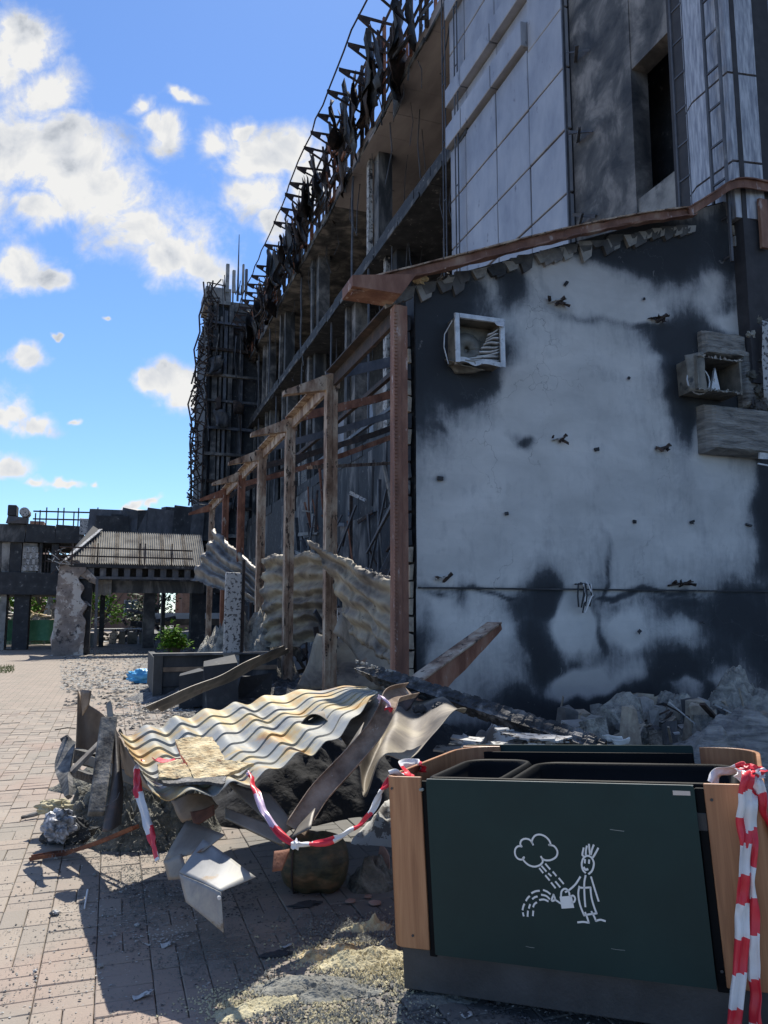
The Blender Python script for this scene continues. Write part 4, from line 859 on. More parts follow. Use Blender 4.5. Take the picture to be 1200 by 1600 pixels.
for (pa, pb, mt_, dy) in ((-2, 8, m_conc, 0), (20, 44, m_soot, 0), (155, 163, m_soot, 2), (225, 243, m_sootc, 0), (300, 322, m_soot, 0), (262, 268, m_sootc, 4)):
    s = MB(); s.box(gp(pa,950).x, gp(pb,950).x, GY+.3+dy, GY+1.2+dy, 0, zb+(1.5 if pa > 100 else -.003)); s.build('leg', mt_, gal)
s = MB(); s.box(gp(98,900).x+.02, x1+2, GY+.2, GY+1, gp(200,925).z, gp(200,905).z, j=.03); s.build('beam', m_sootc2, gal)
for i in range(16):   # ragged torn skyline on the right part
    px = 165+i*11; p = gp(px, 812-i*.9); s = MB(); w_ = rnd(.3,.7); s.box(p.x-w_, p.x+w_, GY-.4+rnd(-.2,.2), GY+.4, p.z-1.4, p.z+rnd(.0,.42), j=.1); s.build('torn_lining', random.choice([m_soot, m_rustdark, m_steelblue, m_soot]), gal)
# railing on the roof
s = MB()
for k, z in enumerate((gp(60,799).z, gp(60,811).z)): s.tube([(gp(52,800).x, GY, z), (gp(172,800).x, GY, z+.05)], .035, 5)
rl = s.build('roof_railing', m_rustdark, gal)
for px in (55, 62, 72, 90, 99, 115, 122, 144, 152, 170):
    p = gp(px, 815); s = MB(); s.bar((p.x, GY, p.z-.3), (p.x, GY, gp(px, rnd(792,802)).z), .05); s.build('baluster', m_rustdark, rl)
ac = thing('rooftop_unit', 'black box unit with round duct on the gallery roof', 'air unit', (gp(20,818).x, GY, zt1))
s = MB(); s.box(gp(13,800).x, gp(27,800).x, GY-.3, GY+.5, gp(20,807).z, gp(20,790).z); bevel(s.build('housing', m_soot, ac), .04)
s = MB(); s.box(gp(13,800).x, gp(44,800).x, GY-.3, GY+.5, zt1+.02, gp(20,808).z, j=.04); s.build('base', m_steelblue, ac)
s = MB(); s.tube([(gp(40,802).x, GY-.5, gp(40,802).z), (gp(40,802).x, GY+.3, gp(40,802).z)], .2, 12); s.build('duct', m_perf, ac)

# ---- market stall with the hipped corrugated roof in front of it
HY = 31.0
def hp(px, py, y=HY): return ony(px, py, y)
st = thing('burnt_pavilion', 'scorched pavilion with hipped ribbed roof and peeling plaster pillar', 'pavilion', (hp(200,1005).x, HY, 0))
ex0, ex1 = hp(102, 880).x, hp(322, 880).x; ez = hp(200, 881).z
rx0 = hp(160, 832, HY+2.2).x; rx1 = hp(330, 834, HY+2.2).x; rz = hp(200, 832, HY+2.2).z
A_, B2, C2, D2 = V((ex0,HY,ez)), V((ex1,HY,ez-.03)), V((rx1,HY+2.2,rz-.05)), V((rx0,HY+2.2,rz))
nc = 30
for i in range(nc):    # profiled sheets, one by one; the left ones are cut along the hip
    xa, xb_ = ex0+(ex1-ex0)*i/nc, ex0+(ex1-ex0)*(i+1)/nc
    def fnc(u, v):
        x = xa+(xb_-xa)*u; vm_ = min(1, max(0, (x-ex0)/(rx0-ex0)))*v; p = A_+(D2-A_)*vm_; return V((x, p.y-.015*math.cos(u*4*math.pi), p.z+.03*math.cos(u*4*math.pi)-.03*(x-ex0)/(ex1-ex0)))
    o = solid(grid(fnc, 12, 2).build('roof_sheet', m_roofp if i % 5 else m_sheet3, st), .006)
# grey left hip
s = MB(); s.add([A_+V((-.0,0,.0)), D2, V((hp(146,822,HY+2.6).x, HY+2.6, hp(146,822,HY+2.6).z)), V((hp(108,852,HY+.2).x-.4, HY+3.2, ez+.2))], [(0,1,2,3)]); solid(s.build('hip_sheet', m_soot, st), .03)
s = MB(); s.bar(A_+V((-.05,-.05,.06)), D2+V((-.05,-.05,.08)), .14, .05); s.build('hip_cap', m_perf, st)
s = MB(); s.bar(A_+V((0,-.02,-.09)), B2+V((0,-.02,-.09)), .1, .13); s.build('eave_board', m_soot, st)
for i in range(11):
    p = hp(118+i*19, 893); s = MB(); s.box(p.x, p.x+.22, HY+.1, HY+.3, hp(200,901).z, ez-.17); s.build('bracket', m_rust if i in (0,) else m_steelblue, st)
s = MB(); s.box(ex0+.3, ex1, HY+.05, HY+.3, hp(200,905).z, hp(200,901).z-.003); s.build('lintel', m_steelblue, st)
s = MB(); s.box(ex0+.4, ex1, HY+1.2, HY+1.3, hp(200,903).z, ez); s.build('soffit_board', m_soot, st)
s = MB(); s.box(hp(146,910).x, ex1, HY+.7, HY+.85, hp(200,925).z, hp(200,906).z, j=.02); s.build('fascia', m_sootc2, st)
for i in range(6):
    p = hp(148+i*4.5, 905); s = MB(); s.box(p.x, p.x+.1, HY+.5, HY+.53, p.z-rnd(.5,.7), p.z, j=.01); s.build('hanging_strip', m_sheet3, st)
for k, py in enumerate((856, 869)):
    s = MB(); s.tube([(ex0-.2, HY-.35, hp(150,py,HY-.3).z), (hp(300,py).x, HY-.35, hp(150,py,HY-.3).z-.03)], .03, 5); s.build('gutter_pipe', m_rustdark, st)
for px in (112, 152, 218, 226, 268):
    p = hp(px, 880, HY-.35); s = MB(); s.bar((p.x, HY-.35, ez-.1), (p.x, HY-.35, p.z+.75), .05); s.build('gutter_prop', m_rustdark, st)
# peeling pillar: tapered, bitten edge
pcol = MB(); cx0, cx1 = hp(89,950).x, hp(134,950).x
def fcol(u, v):
    z = v*(ez+.0); x = cx0+(cx1-cx0)*u
    if u > .6: x -= (.35+.25*noise.noise(V((z*1.5, 2, 0))))*max(0, 1-abs(z-2.6)/1.2)*(u-.4) + (.2*noise.noise(V((z*3, 7, 0))))
    x += -.12*(1-v)*(1-u)
    return V((x+.03*noise.noise(V((z*4,x,3))), HY-.05+.04*noise.noise(V((x*3, z*3, 1))), z))
o = solid(grid(fcol, 14, 36).build('pillar', m_flaky, st, smooth=False), .8, -1)
s = MB(); s.box(cx1-.3, cx1+.18, HY+.3, HY+1.1, 0, ez-.5); s.build('pillar_core', m_soot, st)
s = MB(); s.bar((cx1+.4, HY-.02, 0), (cx1+.35, HY-.02, ez-.6), .1, .1, (0,1,0)); s.build('downpipe', m_steelblue, st)
for i in range(30):   # knot of wires at pillar head
    p = hp(rnd(84,106), rnd(858,890), HY-.2); s = MB(); s.bar(p, p+V((rnd(-.5,.5), rnd(-.1,.1), rnd(-.35,.35))), .03); s.build('twisted_wire', m_perf if i % 3 == 0 else m_rustdark, st)
# counters, blocks and wreckage below
for (px, py0, w_, h_) in ((106,1014,.25,.75),(142,1010,.35,.6),(150,1008,.2,.8),(176,1006,.32,.55),(190,1006,.3,.6),(206,1006,.45,.6),(222,1006,.3,.55),(236,1005,.4,.5)):
    p = onz(px, py0); c_ = MB(); c_.box(p.x-w_/2, p.x+w_/2, p.y, p.y+.4, 0, h_, j=.03)
    tag(c_.build('concrete_block', m_conc if px % 4 else m_perf), {106:'narrow upright concrete block at the foot of the peeling pillar',142:'squat grey block right of the peeling pillar',150:'tall thin grey block right of the peeling pillar'}.get(px, 'grey concrete block in the low row under the pavilion roof'), 'block', 'blocks under the pavilion')
s = MB(); p = onz(180,1002); s.box(p.x-1.6, p.x+1.8, p.y+.1, p.y+1.1, .62, .68); tag(s.build('counter_slab', m_perf), 'long thin pale slab lying across the row of blocks under the pavilion', 'slab')
for i in range(70):
    p = onz(rnd(138, 262), rnd(998, 1006)); s = MB(); z = rnd(0, 1.5) if i < 35 else rnd(0,.3); l = rnd(.4, 1.6)
    s.bar((p.x, p.y+1.5, z), (p.x+rnd(-l,l), p.y+1.5+rnd(-.3,.3), z+rnd(-.4,.5)), rnd(.04,.12), rnd(.03,.3), j=.03); tag(s.build('charred_plank', random.choice([m_soot, m_steelblue, m_char, m_char])), 'charred plank or bar in the dark wreckage under the pavilion roof', 'plank', 'wreckage under the pavilion')
for (px, py, l, w_) in ((62,1000,1.8,.5),(75,992,1.4,.35),(245,996,1.4,.3)):
    p = onz(px, py+6); s = MB(); s.bar((p.x-l/2, p.y, .15), (p.x+l/2, p.y+.3, .6), w_, .12, j=.06); tag(s.build('charred_board', m_char), {62:'wide charred board lying by the black gallery leg at far left',75:'smaller charred board on the ground left of the peeling pillar',245:'charred board on the ground behind the shrub'}[px], 'board')
# ---- beyond the gallery
for (px0, px1, py, yy, h, mt_, lab) in ((138, 250, 900, 75, 11, m_brickred, 'brown brick house seen through the pavilion, far behind'), (40, 62, 900, 78, 10, m_brickred, 'narrow brown brick house seen past the black gallery leg'), (285, 310, 900, 72, 10, m_brickred, 'brown brick house seen through the right opening of the pavilion')):
    xa, xb = ony(px0, 930, yy).x, ony(px1, 930, yy).x
    hs = thing('brick_house', lab, 'house', ((xa+xb)/2, yy, 0)); s = MB(); s.box(xa, xb, yy, yy+8, 0, h); s.build('wall', mt_, hs)
    x = xa+.8
    while x < xb-1.4:
        for z in (1.2, 4.2, 7.2):
            q = MB(); 
            for (a0, a1, b0, b1) in ((x, x+1.2, z, z+.1), (x, x+1.2, z+1.4, z+1.5), (x, x+.1, z+.1, z+1.4), (x+1.1, x+1.2, z+.1, z+1.4), (x+.56, x+.64, z+.1, z+1.4)): q.box(a0, a1, yy-.08, yy-.01, b0, b1)
            f = q.build('window_frame', m_perf, hs); q = MB(); q.box(x+.1, x+1.1, yy-.04, yy-.02, z+.1, z+1.4); q.build('pane', m_glass, f)
        x += 2.3
def tree(x, y, h, r, mat, lab, n=900, seed=1):
    rr = random.Random(seed); t = thing('leafy_tree', lab, 'tree', (x, y, 0))
    s = MB(); s.tube([(x,y,0),(x+.1,y,h*.35),(x-.1,y+.1,h*.7)], [.16,.12,.05], 7)
    for i in range(6): a_ = rr.random()*6.28; s.tube([(x,y,h*.3),(x+math.cos(a_)*r*.5,y+math.sin(a_)*r*.5,h*.6),(x+math.cos(a_)*r*.8,y+math.sin(a_)*r*.8,h*.8)], [.07,.045,.02], 5)
    s.build('trunk', m_bark, t); s = MB()
    cl = [(x+rr.uniform(-r,r)*.7, y+rr.uniform(-r,r)*.7, h*rr.uniform(.3,.9), r*rr.uniform(.3,.55)) for _ in range(11)]
    for i in range(n):
        c_ = rr.choice(cl); d_ = V((rr.gauss(0,1), rr.gauss(0,1), rr.gauss(0,.8))).normalized()*c_[3]*rr.random()**.4; p = V(c_[:3])+d_
        a_ = V((rr.uniform(-1,1), rr.uniform(-1,1), rr.uniform(-.6,.6))).normalized()*.11*h/3; b_ = a_.cross(V((rr.uniform(-1,1), rr.uniform(-1,1), 1))).normalized()*.06*h/3
        s.add([p-a_, p+b_, p+a_, p-b_], [(0,1,2,3)])
    s.build('crown', mat, t)
for i, (px, yy, h, r, lab) in enumerate(((60,48,4.4,2.2,'pale green tree seen under the gallery left of the peeling pillar'),(78,50,4.0,2.0,'small tree seen under the gallery, right at the peeling pillar'),(160,52,3.6,1.8,'tree behind the dark wreckage of the pavilion'),(235,54,3.6,1.7,'tree just right of the pavilion middle leg, far behind'),(-10,50,5,2.6,'tree at the far left edge behind the gallery'))):
    p = ony(px, 940, yy); tree(p.x, yy, h, r, m_leaf if i != 3 else m_leafd, lab, seed=i+5)
# green netting fence, rubble piles, white awning behind
p0, p1 = ony(-20, 980, 41.5), ony(92, 980, 41.5)
fe = thing('netting_fence', 'green netting fence panel stretched low behind the gallery legs', 'fence', (p0.x, 41.5, 0))
s = grid(lambda u, v: V((p0.x+(p1.x-p0.x)*u, 41.5+.12*math.sin(u*20), .2+v*1.0)), 40, 3).build('netting', m_net, fe, smooth=True)
for i in range(6): s = MB(); x = p0.x+(p1.x-p0.x)*i/5; s.bar((x, 41.6, 0), (x, 41.6, 1.3), .05); s.build('post', m_steelblue, fe)
def heap(name, cx, cy, rx, ry, h, mat, label=None, cat=None, n=40, rough_=.35, fs=2.2, kind=None, rot=0., seed=0, z0=0., parent=None, pw=1.0, smooth=True):
    ca, sa = math.cos(rot), math.sin(rot)
    def fn(u, v):
        a_ = u*2*math.pi; r = v; x = math.cos(a_)*r; y = math.sin(a_)*r
        k = 1+.28*noise.noise(V((math.cos(a_)*1.7+seed, math.sin(a_)*1.7, seed*3.1)))
        X = cx+(x*rx*ca-y*ry*sa)*k; Y = cy+(x*rx*sa+y*ry*ca)*k
        f = max(0, 1-r**1.6)**pw
        z = h*f*(1+rough_*1.6*fb((X+seed, Y, 3), fs, 5)) + h*rough_*.35*fb((X, Y, 7+seed), fs*4, 4)*min(1, f*4)
        return V((X, Y, z0+max(z, -.01)-.012*(1 if v > .99 else 0)))
    b_ = grid(fn, n*2, n)
    o = b_.build(name, mat, parent, smooth=smooth)
    return tag(o, label, cat, kind=kind)
for (px, yy, rx, h, lab) in ((62,44,2.6,1.3,'heap of pale rubble and broken boards behind the green netting, left'),(84,46,2.2,1.5,'second rubble heap behind the netting next to the peeling pillar'),(4,44,2.0,1.6,'rubble heap at the far left edge behind the netting')):
    p = ony(px, 960, yy); heap('rubble_heap', p.x, yy, rx, 1.5, h, m_wool2, lab, 'rubble', 26, .6, 1.2, seed=px*.1, smooth=False)
for i in range(26):
    p = ony(rnd(0,90), 970, rnd(43,45)); s = MB(); z = rnd(.6,1.6); s.bar((p.x, p.y-.7, z), (p.x+rnd(-1.4,1.4), p.y-.7, z+rnd(-.5,.5)), .2, .05, j=.05); tag(s.build('broken_board', random.choice([m_oldwood, m_foam, m_brown, m_perf])), 'pale broken board on the rubble heaps behind the green netting', 'board', 'broken boards on the far heaps')
p0, p1 = ony(240, 965, 47), ony(330, 965, 47)
aw = thing('white_awning', 'long white and brown roof strip of a low stand behind the shrub', 'awning', (p0.x, 47, 0))
s = MB(); s.box(p0.x, p1.x+2, 47, 50, ony(280,967,47).z, ony(280,958,47).z); s.build('fascia', m_print, aw)
s = MB(); s.box(p0.x, p1.x+2, 46.8, 50, ony(280,977,47).z, ony(280,967,47).z-.01); s.build('band', m_brown, aw)
for i in range(5): s = MB(); x = p0.x+i*1.2; s.bar((x, 47.2, 0), (x, 47.2, ony(280,977,47).z-.01), .1); s.build('post', m_steelblue, aw)
# pale lath stack at far left edge
p = onz(4, 1004)
for i in range(12):
    s = MB(); s.bar((p.x-1.6, p.y+.1*i-.5, .1+.06*i), (p.x+.55-.05*i+rnd(-.1,.1), p.y+.1*i-.7, .05+.06*i+rnd(0,.1)), .12, .05, j=.02); tag(s.build('lath', m_foam if i % 2 else m_oldwood), 'pale lath in the small stack at the far left edge of the paving', 'lath', 'laths in the stack at the left edge')

# ================================================================ planter, shrub, things around it
pl0 = onz(238, 1094); 
pt_ = thing('low_planter', 'low dark concrete planter box with scorched sides at the foot of the green shrub', 'planter', (pl0.x, pl0.y, 0))
PH = 1.0; W_ = 2.3
s = MB(); s.box(pl0.x, pl0.x+.16, pl0.y, pl0.y+.18, 0, onx(240,1022,pl0.x).z); s.build('post', m_plinth, pt_)
zt_p = onx(240,1022,pl0.x).z
s = MB(); s.box(pl0.x+.162, pl0.x+W_, pl0.y+.05, pl0.y+.2, .22, zt_p-.03, j=.01); s.build('side_panel', m_sootc2, pt_)
s = MB(); s.box(pl0.x, pl0.x+.12, pl0.y+.182, pl0.y+2.4, .1, zt_p-.06); s.build('end_panel', m_soot, pt_)
s = MB(); s.box(pl0.x-.02, pl0.x+W_, pl0.y-.03, pl0.y+.22, zt_p-.027, zt_p+.015, j=.006); s.build('rim', m_sootc, pt_)
s = MB(); s.box(pl0.x+.122, pl0.x+W_, pl0.y+.3, pl0.y+2.4, .1, zt_p-.12); s.build('soil', m_wool, pt_)
s = MB(); s.box(pl0.x+.17, pl0.x+W_, pl0.y+.02, pl0.y+.048, .5, .58); s.build('ledge', m_brown, pt_)
s = MB(); s.box(pl0.x+.162, pl0.x+W_, pl0.y+.08, pl0.y+.2, 0, .217); s.build('plinth', m_soot, pt_)
def shrub(name, base, w_, h, n, mat, lab, seed, leaf=.05):
    rr = random.Random(seed); t = thing(name, lab, 'shrub', tuple(base)); s = MB(); l = MB()
    for i in range(int(n/14)):
        a_ = rr.random()*6.28; r = rr.random()**.6*w_; e = base+V((math.cos(a_)*r, math.sin(a_)*r*.7, h*rr.uniform(.35,1.05)*(1-.45*r/w_)*(1.15 if rr.random() < .15 else .85))); m_ = base.lerp(e, .5)+V((0,0,.1)); s.tube([base+V((math.cos(a_)*r*.2,0,-.02)), m_, e], [.014,.01,.004], 4)
        for q in range(14):
            t_ = rr.uniform(.35,1.05); p = (base.lerp(m_, t_*2) if t_ < .5 else m_.lerp(e, t_*2-1)) + V((rr.uniform(-1,1), rr.uniform(-1,1), rr.uniform(-.6,.9)))*.09
            d_ = V((rr.uniform(-1,1), rr.uniform(-1,1), rr.uniform(-.4,.7))).normalized(); sd = d_.cross(V((rr.uniform(-.4,.4), rr.uniform(-.4,.4), 1))).normalized(); L_ = leaf*rr.uniform(.7,1.4); u_ = sd.cross(d_)
            l.add([p, p+d_*L_*.5+sd*L_*.38+u_*.008, p+d_*L_*1.2, p+d_*L_*.5-sd*L_*.38+u_*.008], [(0,1,2,3)])
    s.build('stems', m_bark, t); l.build('foliage', mat, t); return t
shrub('green_shrub', V((ony(272,1015,pl0.y+1.2).x, pl0.y+1.2, zt_p-.1)), .36, .68, 1100, m_leaf, 'bright green leafy shrub growing out of the dark planter', 4, .065)
shrub('small_shrub', V((pl0.x+1.25, pl0.y-.1, .0)), .35, .45, 500, m_leafd, 'small dark green weed growing beside the planter under the leaning sheet', 9, .05)
s = heap('ash_mound', onz(320,1060).x+.6, pl0.y+2.6, 1.6, 1.2, 1.3, m_wool2, 'mound of pale ash and rubble beside the shrub behind the planter', 'rubble', 30, .5, 2.0, seed=2)
bb = onz(228, 1067)
def fbag(u, v):
    a_ = u*6.283; th = v*3.14159; r = .17*(1+.5*fb((math.cos(a_)*math.sin(th)*2, math.sin(a_)*math.sin(th)*2, math.cos(th)*2), 1.3, 4)); return V((bb.x-.02+math.cos(a_)*math.sin(th)*r*2.0, bb.y+math.sin(a_)*math.sin(th)*r, max(.004, .12+math.cos(th)*r)))
tag(grid(fbag, 34, 22).build('plastic_bag', m_blue, smooth=True), 'crumpled bright blue plastic bag lying left of the planter post', 'bag')
s = MB(); p = onz(206,1062); s.tube([p+V((-.2,0,.03)), p+V((.3,0,.05)), p+V((.8,.05,.03))], .03, 6, 0); tag(s.build('charred_stick', m_char), 'charred stick on the ground left of the blue bag', 'stick')
s = MB(); p = onz(300,1080)
tag(heap('soot_heap', onz(330,1075).x+.6, pl0.y+.2, 2.2, 1.6, .35, m_char, kind='stuff'), kind='stuff')
# masonry stubs in the shadow under the leaning sheet
for (px, py, w_, h_, lab) in ((302, 1107, .42, .62, 'short sooty masonry stub between planter and posts'), (345, 1112, .5, .8, 'dark masonry stub just left of the fourth post'), (395, 1100, .6, .45, 'low dark masonry stub behind the leaning sheet')):
    p = onz(px, py); s = MB(); s.box(p.x-w_/2, p.x+w_/2, p.y, p.y+.5, 0, h_, j=.09); tag(s.build('masonry_stub', m_soot), lab, 'masonry')
# grass tufts at the left edge
s = MB()
for i in range(260):
    p = onz(rnd(-20,22), rnd(1041,1052)); h = rnd(.03,.12); d_ = V((rnd(-.05,.05), rnd(-.05,.05), h)); s.add([p+V((-.008,0,0)), p+V((.008,0,0)), p+d_], [(0,1,2)])
s.build('grass_tuft', m_grass, kind='stuff')
# ================================================================ street waste container
hd = V((2691, 350, -1200)); ud = V((-265, 6599, 1200))
def c2w(v): return (CR*v.x + CU*v.y + CF*v.z).normalized()
# camera-space (x right, y up, z forward) directions measured from the panel's vanishing points, fixed once in the world
BH = c2w(hd); BU = c2w(ud); BU = (BU-BH*BU.dot(BH)).normalized(); BN = BH.cross(BU)     # BN points to the viewer
BN = BN if BN.dot(CF) < 0 else -BN
BO = P(665.3, 1217.9, 3.30)                       # top-left corner of the front panel
def bl(px, py, c=0.0):
    q = onp(px, py, BO+BN*c, BN); d = q-BO; return d.dot(BH), d.dot(BU)
pw = bl(1083.9, 1228.2)[0]; phh = -bl(678.2, 1491.8)[1]
BT = lambda a, b, c=0.: BO+BH*a+BU*b+BN*c
foot = BT(-.1, -phh-.16, -.1)
bin_ = thing('waste_container', 'dark green waste container with rounded wooden ends and a watering-can drawing', 'waste container', tuple(BT(pw/2, -phh-.16, -.4)))
def bbox(name, mat, a0, a1, b0, b1, c0, c1, par=bin_, bev=.004):
    s = MB(); s.add([BT(a, b, c) for a in (a0, a1) for b in (b0, b1) for c in (c0, c1)], [(0,1,3,2),(4,6,7,5),(0,4,5,1),(2,3,7,6),(0,2,6,4),(1,5,7,3)])
    o = s.build(name, mat, par); bevel(o, bev, 2); return o
def rpanel(name, mat, a0, a1, b0, b1, c0, t, r, par=bin_, topr_only=False, rl=None):
    """board with rounded corners; faces lie in the a-b plane"""
    s = MB(); out = []; rl = r if rl is None else rl
    for (ca, cb, s0, rr) in ((a1, b1, 0, r), (a0, b1, 90, r if rl is None else rl), (a0, b0, 180, .006), (a1, b0, 270, .006)):
        ca2 = ca+(-rr if ca == a1 else rr); cb2 = cb+(-rr if cb == b1 else rr)
        for q in range(6): an = math.radians(s0+q*18); out.append((ca2+math.cos(an)*rr, cb2+math.sin(an)*rr))
    n = len(out); s.add([BT(a, b, c0) for a, b in out]+[BT(a, b, c0-t) for a, b in out], [tuple(range(n)), tuple(range(2*n-1, n-1, -1))]+[(i, n+i, n+(i+1) % n, (i+1) % n) for i in range(n)])
    return s.build(name, mat, par)
DEP = .6
while bl(900, 1168, -DEP)[1] > 0 and DEP < 1.6: DEP += .01
rpanel('front_panel', [m_green], 0, pw, -phh, 0, 0, .014, .014)
fp = bin_.children[-1] if False else [o for o in COL.objects if o.name == 'front_panel'][0]
rpanel('panel_edge', m_edge, .002, pw-.002, -.004, .0016, -.001, .011, .0008, par=fp)
ba, bb_ = bl(727, 1165, -DEP)[0], bl(1083, 1173, -DEP)[0]
rpanel('back_panel', m_green, ba, bb_, -phh, .012, -DEP, .014, .012)
# wooden ends: boards bent round the corners, U-shaped in plan
wl = bl(601, 1213, -.02)[0]; wl2 = bl(657, 1215, -.02)[0]; wr1 = bl(1099, 1230, -.02)[0]; wr2 = bl(1196, 1232, -.02)[0]
def end_panel(xo, xi, xb, sgn, btop, bbot):
    pts = []; r1, r2 = .05, .22
    pts.append((xi, -.02)); pts.append((xi-sgn*(abs(xi-xo))*.3, -.02))
    for q in range(7): an = math.radians(q*15); pts.append((xo+sgn*(-1)*(-r1)*1 if False else xo + (1 if xi > xo else -1)*(r1-math.sin(an)*r1), -.02-(r1-math.cos(an)*r1)))
    s_ = 1 if xi > xo else -1
    pts.append((xo, -.3)); 
    for q in range(9): an = math.radians(q*11.25); pts.append((xo+s_*(r2-math.cos(an)*r2), -(DEP-r2)-math.sin(an)*r2))
    pts.append((xb, -DEP))
    s = MB(); grains = []; L_ = 0; n = len(pts); t = .018; vs = []
    for i, (a, c) in enumerate(pts):
        a0, c0 = pts[max(i-1, 0)]; a1, c1 = pts[min(i+1, n-1)]; d = V((a1-a0, c1-c0)).normalized(); nn = V((d.y, -d.x))*(1 if s_ > 0 else -1)
        if i: L_ += math.hypot(a-a0, c-c0)
        ia, ic = a-nn.x*t*(1), c-nn.y*t
        # keep the thickness on the inner side
        cx_, cc_ = xo+s_*.4, -.4
        if math.hypot(ia-cx_, ic-cc_) > math.hypot(a-cx_, c-cc_): ia, ic = a+nn.x*t, c+nn.y*t
        for (aa, cc) in ((a, c), (ia, ic)):
            for b_ in (btop, bbot): vs.append(BT(aa, b_, cc)); grains.append((L_+(0 if s_ > 0 else 3), b_, 0))
    fs = []
    for i in range(n-1):
        k, m_ = 4*i, 4*(i+1); fs += [(k, k+1, m_+1, m_), (k+2, m_+2, m_+3, k+3), (k, m_, m_+2, k+2), (k+1, k+3, m_+3, m_+1)]
    fs += [(0, 2, 3, 1), (4*n-4, 4*n-3, 4*n-1, 4*n-2)]
    s.add(vs, fs); o = s.build('wooden_end', m_wood, bin_); a_ = o.data.attributes.new('grain', 'FLOAT_VECTOR', 'POINT'); a_.data.foreach_set('vector', [q for g_ in grains for q in g_]); bevel(o, .004, 2); return o
end_panel(wl, wl2, ba-.01, 1, .006, -phh+.006)
end_panel(wr2, wr1, bb_+.03, -1, .006, -phh-.0)
# pale plywood core of the bent boards' top rim reads as the bevel; black inner frame posts and rail
bbox('frame_post', m_black, wl2-.005, wl2+.028, -phh-.02, -.012, -.05, -.03)
bbox('frame_post', m_black, wr1-.032, wr1+.006, -phh-.02, -.012, -.05, -.03)
bbox('inner_wall', m_black, wl2-.03, wr1+.03, -phh-.02, -.02, -.075, -.062)
bbox('back_wall', m_black, ba, bb_, -phh, -.02, -DEP+.03, -DEP+.04)
bbox('floor_board', m_black, wl+.03, wr2-.03, -phh, -phh+.02, -DEP+.05, -.08)
bbox('side_bracket', m_plinth, wr1-.045, wr1+.0, -.165, -.1, -.048, -.028)
bbox('plinth', m_plinth, wl+.04, wr2-.01, -phh-.16, -phh+.02, -DEP+.1, -.035)
bbox('bolt', m_edge, wl2-.008, wl2+.012, -.052, -.04, -.03, -.012)
# black liners with thick rounded rims
def liner(a0, a1, c0, c1, r, ztop, t=.03):
    def loop(ins, z):
        o = []; A0, A1, C0, C1 = a0+ins, a1-ins, c0-ins, c1+ins; rr = max(r-ins, .02)
        for (ca, cc, s0) in ((A1-rr, C0-rr, 0), (A0+rr, C0-rr, 90), (A0+rr, C1+rr, 180), (A1-rr, C1+rr, 270)):
            for q in range(7): an = math.radians(s0+q*15); o.append(BT(ca+math.cos(an)*rr, z, cc+math.sin(an)*rr))
        return o
    prof_ = [(.03, -phh+.05), (.03, ztop-.05), (.0, ztop-.048), (-.002, ztop-.014), (.008, ztop-.002), (.02, ztop), (.032, ztop-.006), (.038, ztop-.03), (.05, ztop-.11)]
    s = MB(); n = 28; vs = []
    for ins, z in prof_: vs += loop(ins, z)
    fs = [(k*n+i, k*n+(i+1) % n, (k+1)*n+(i+1) % n, (k+1)*n+i) for k in range(len(prof_)-1) for i in range(n)] + [tuple(range((len(prof_)-1)*n, len(prof_)*n))]
    s.add(vs, fs); o = s.build('liner', m_black, bin_, smooth=True); return o
la = wl+.13; lb_ = wr2-.09
liner(la, la+.36, -.12, -DEP+.3, .12, -.02); liner(la+.345+.02, lb_, -.12, -DEP+.3, .12, -.03)
bbox('liner_lip', m_black, la+.06, lb_-.05, -.03, -.004, -.115, -.09, bev=.01)
# fixings and grime on the container
for px, py in ((612,1232),(612,1462),(645,1462),(1112,1250),(1128,1518)):
    a_, b_ = bl(px, py, -.018); s = MB(); s.tube([BT(a_, b_, -.019), BT(a_, b_, -.0165)], .0055, 10); s.build('screw', m_plinth, bin_)
# sticker and drawing
a0, b0 = bl(1051, 1235); a1, b1 = bl(1079, 1243); s = MB(); s.add([BT(a0,b0,.0016), BT(a1,b0-.001,.0016), BT(a1,b1,.0016), BT(a0,b1,.0016), BT(a0,b0,.0002), BT(a1,b0-.001,.0002), BT(a1,b1,.0002), BT(a0,b1,.0002)], [(0,1,2,3),(0,4,5,1),(1,5,6,2),(2,6,7,3),(3,7,4,0)]); s.build('sticker', m_label, fp)
def stroke(pts, wd=4.6, fill=False):
    """pts in the 6x crop of the drawing -> ribbon printed on the panel"""
    q = [bl(780+x/6, 1280+y/6) for x, y in pts]; s = MB()
    if fill: s.add([BT(a, b, .0012) for a, b in q], [tuple(range(len(q)))])
    else:
        q = [V((a, b, 0)) for a, b in q]; k = max(2, (len(q)-1)*5) if len(q) > 2 else 1
        qq = [poly3(q, i/k) for i in range(k+1)]; vs = []; w_ = wd*.0017/2*1.1/2
        for i, p in enumerate(qq):
            d = (qq[min(i+1, k)]-qq[max(i-1, 0)]).normalized(); n_ = V((-d.y, d.x, 0))*w_; e = d*(w_*.6 if i == k else -w_*.6 if i == 0 else 0)
            vs += [BT(p.x+n_.x+e.x, p.y+n_.y+e.y, .0012), BT(p.x-n_.x+e.x, p.y-n_.y+e.y, .0012)]
        s.add(vs, [(2*i, 2*i+1, 2*i+3, 2*i+2) for i in range(k)])
    return s
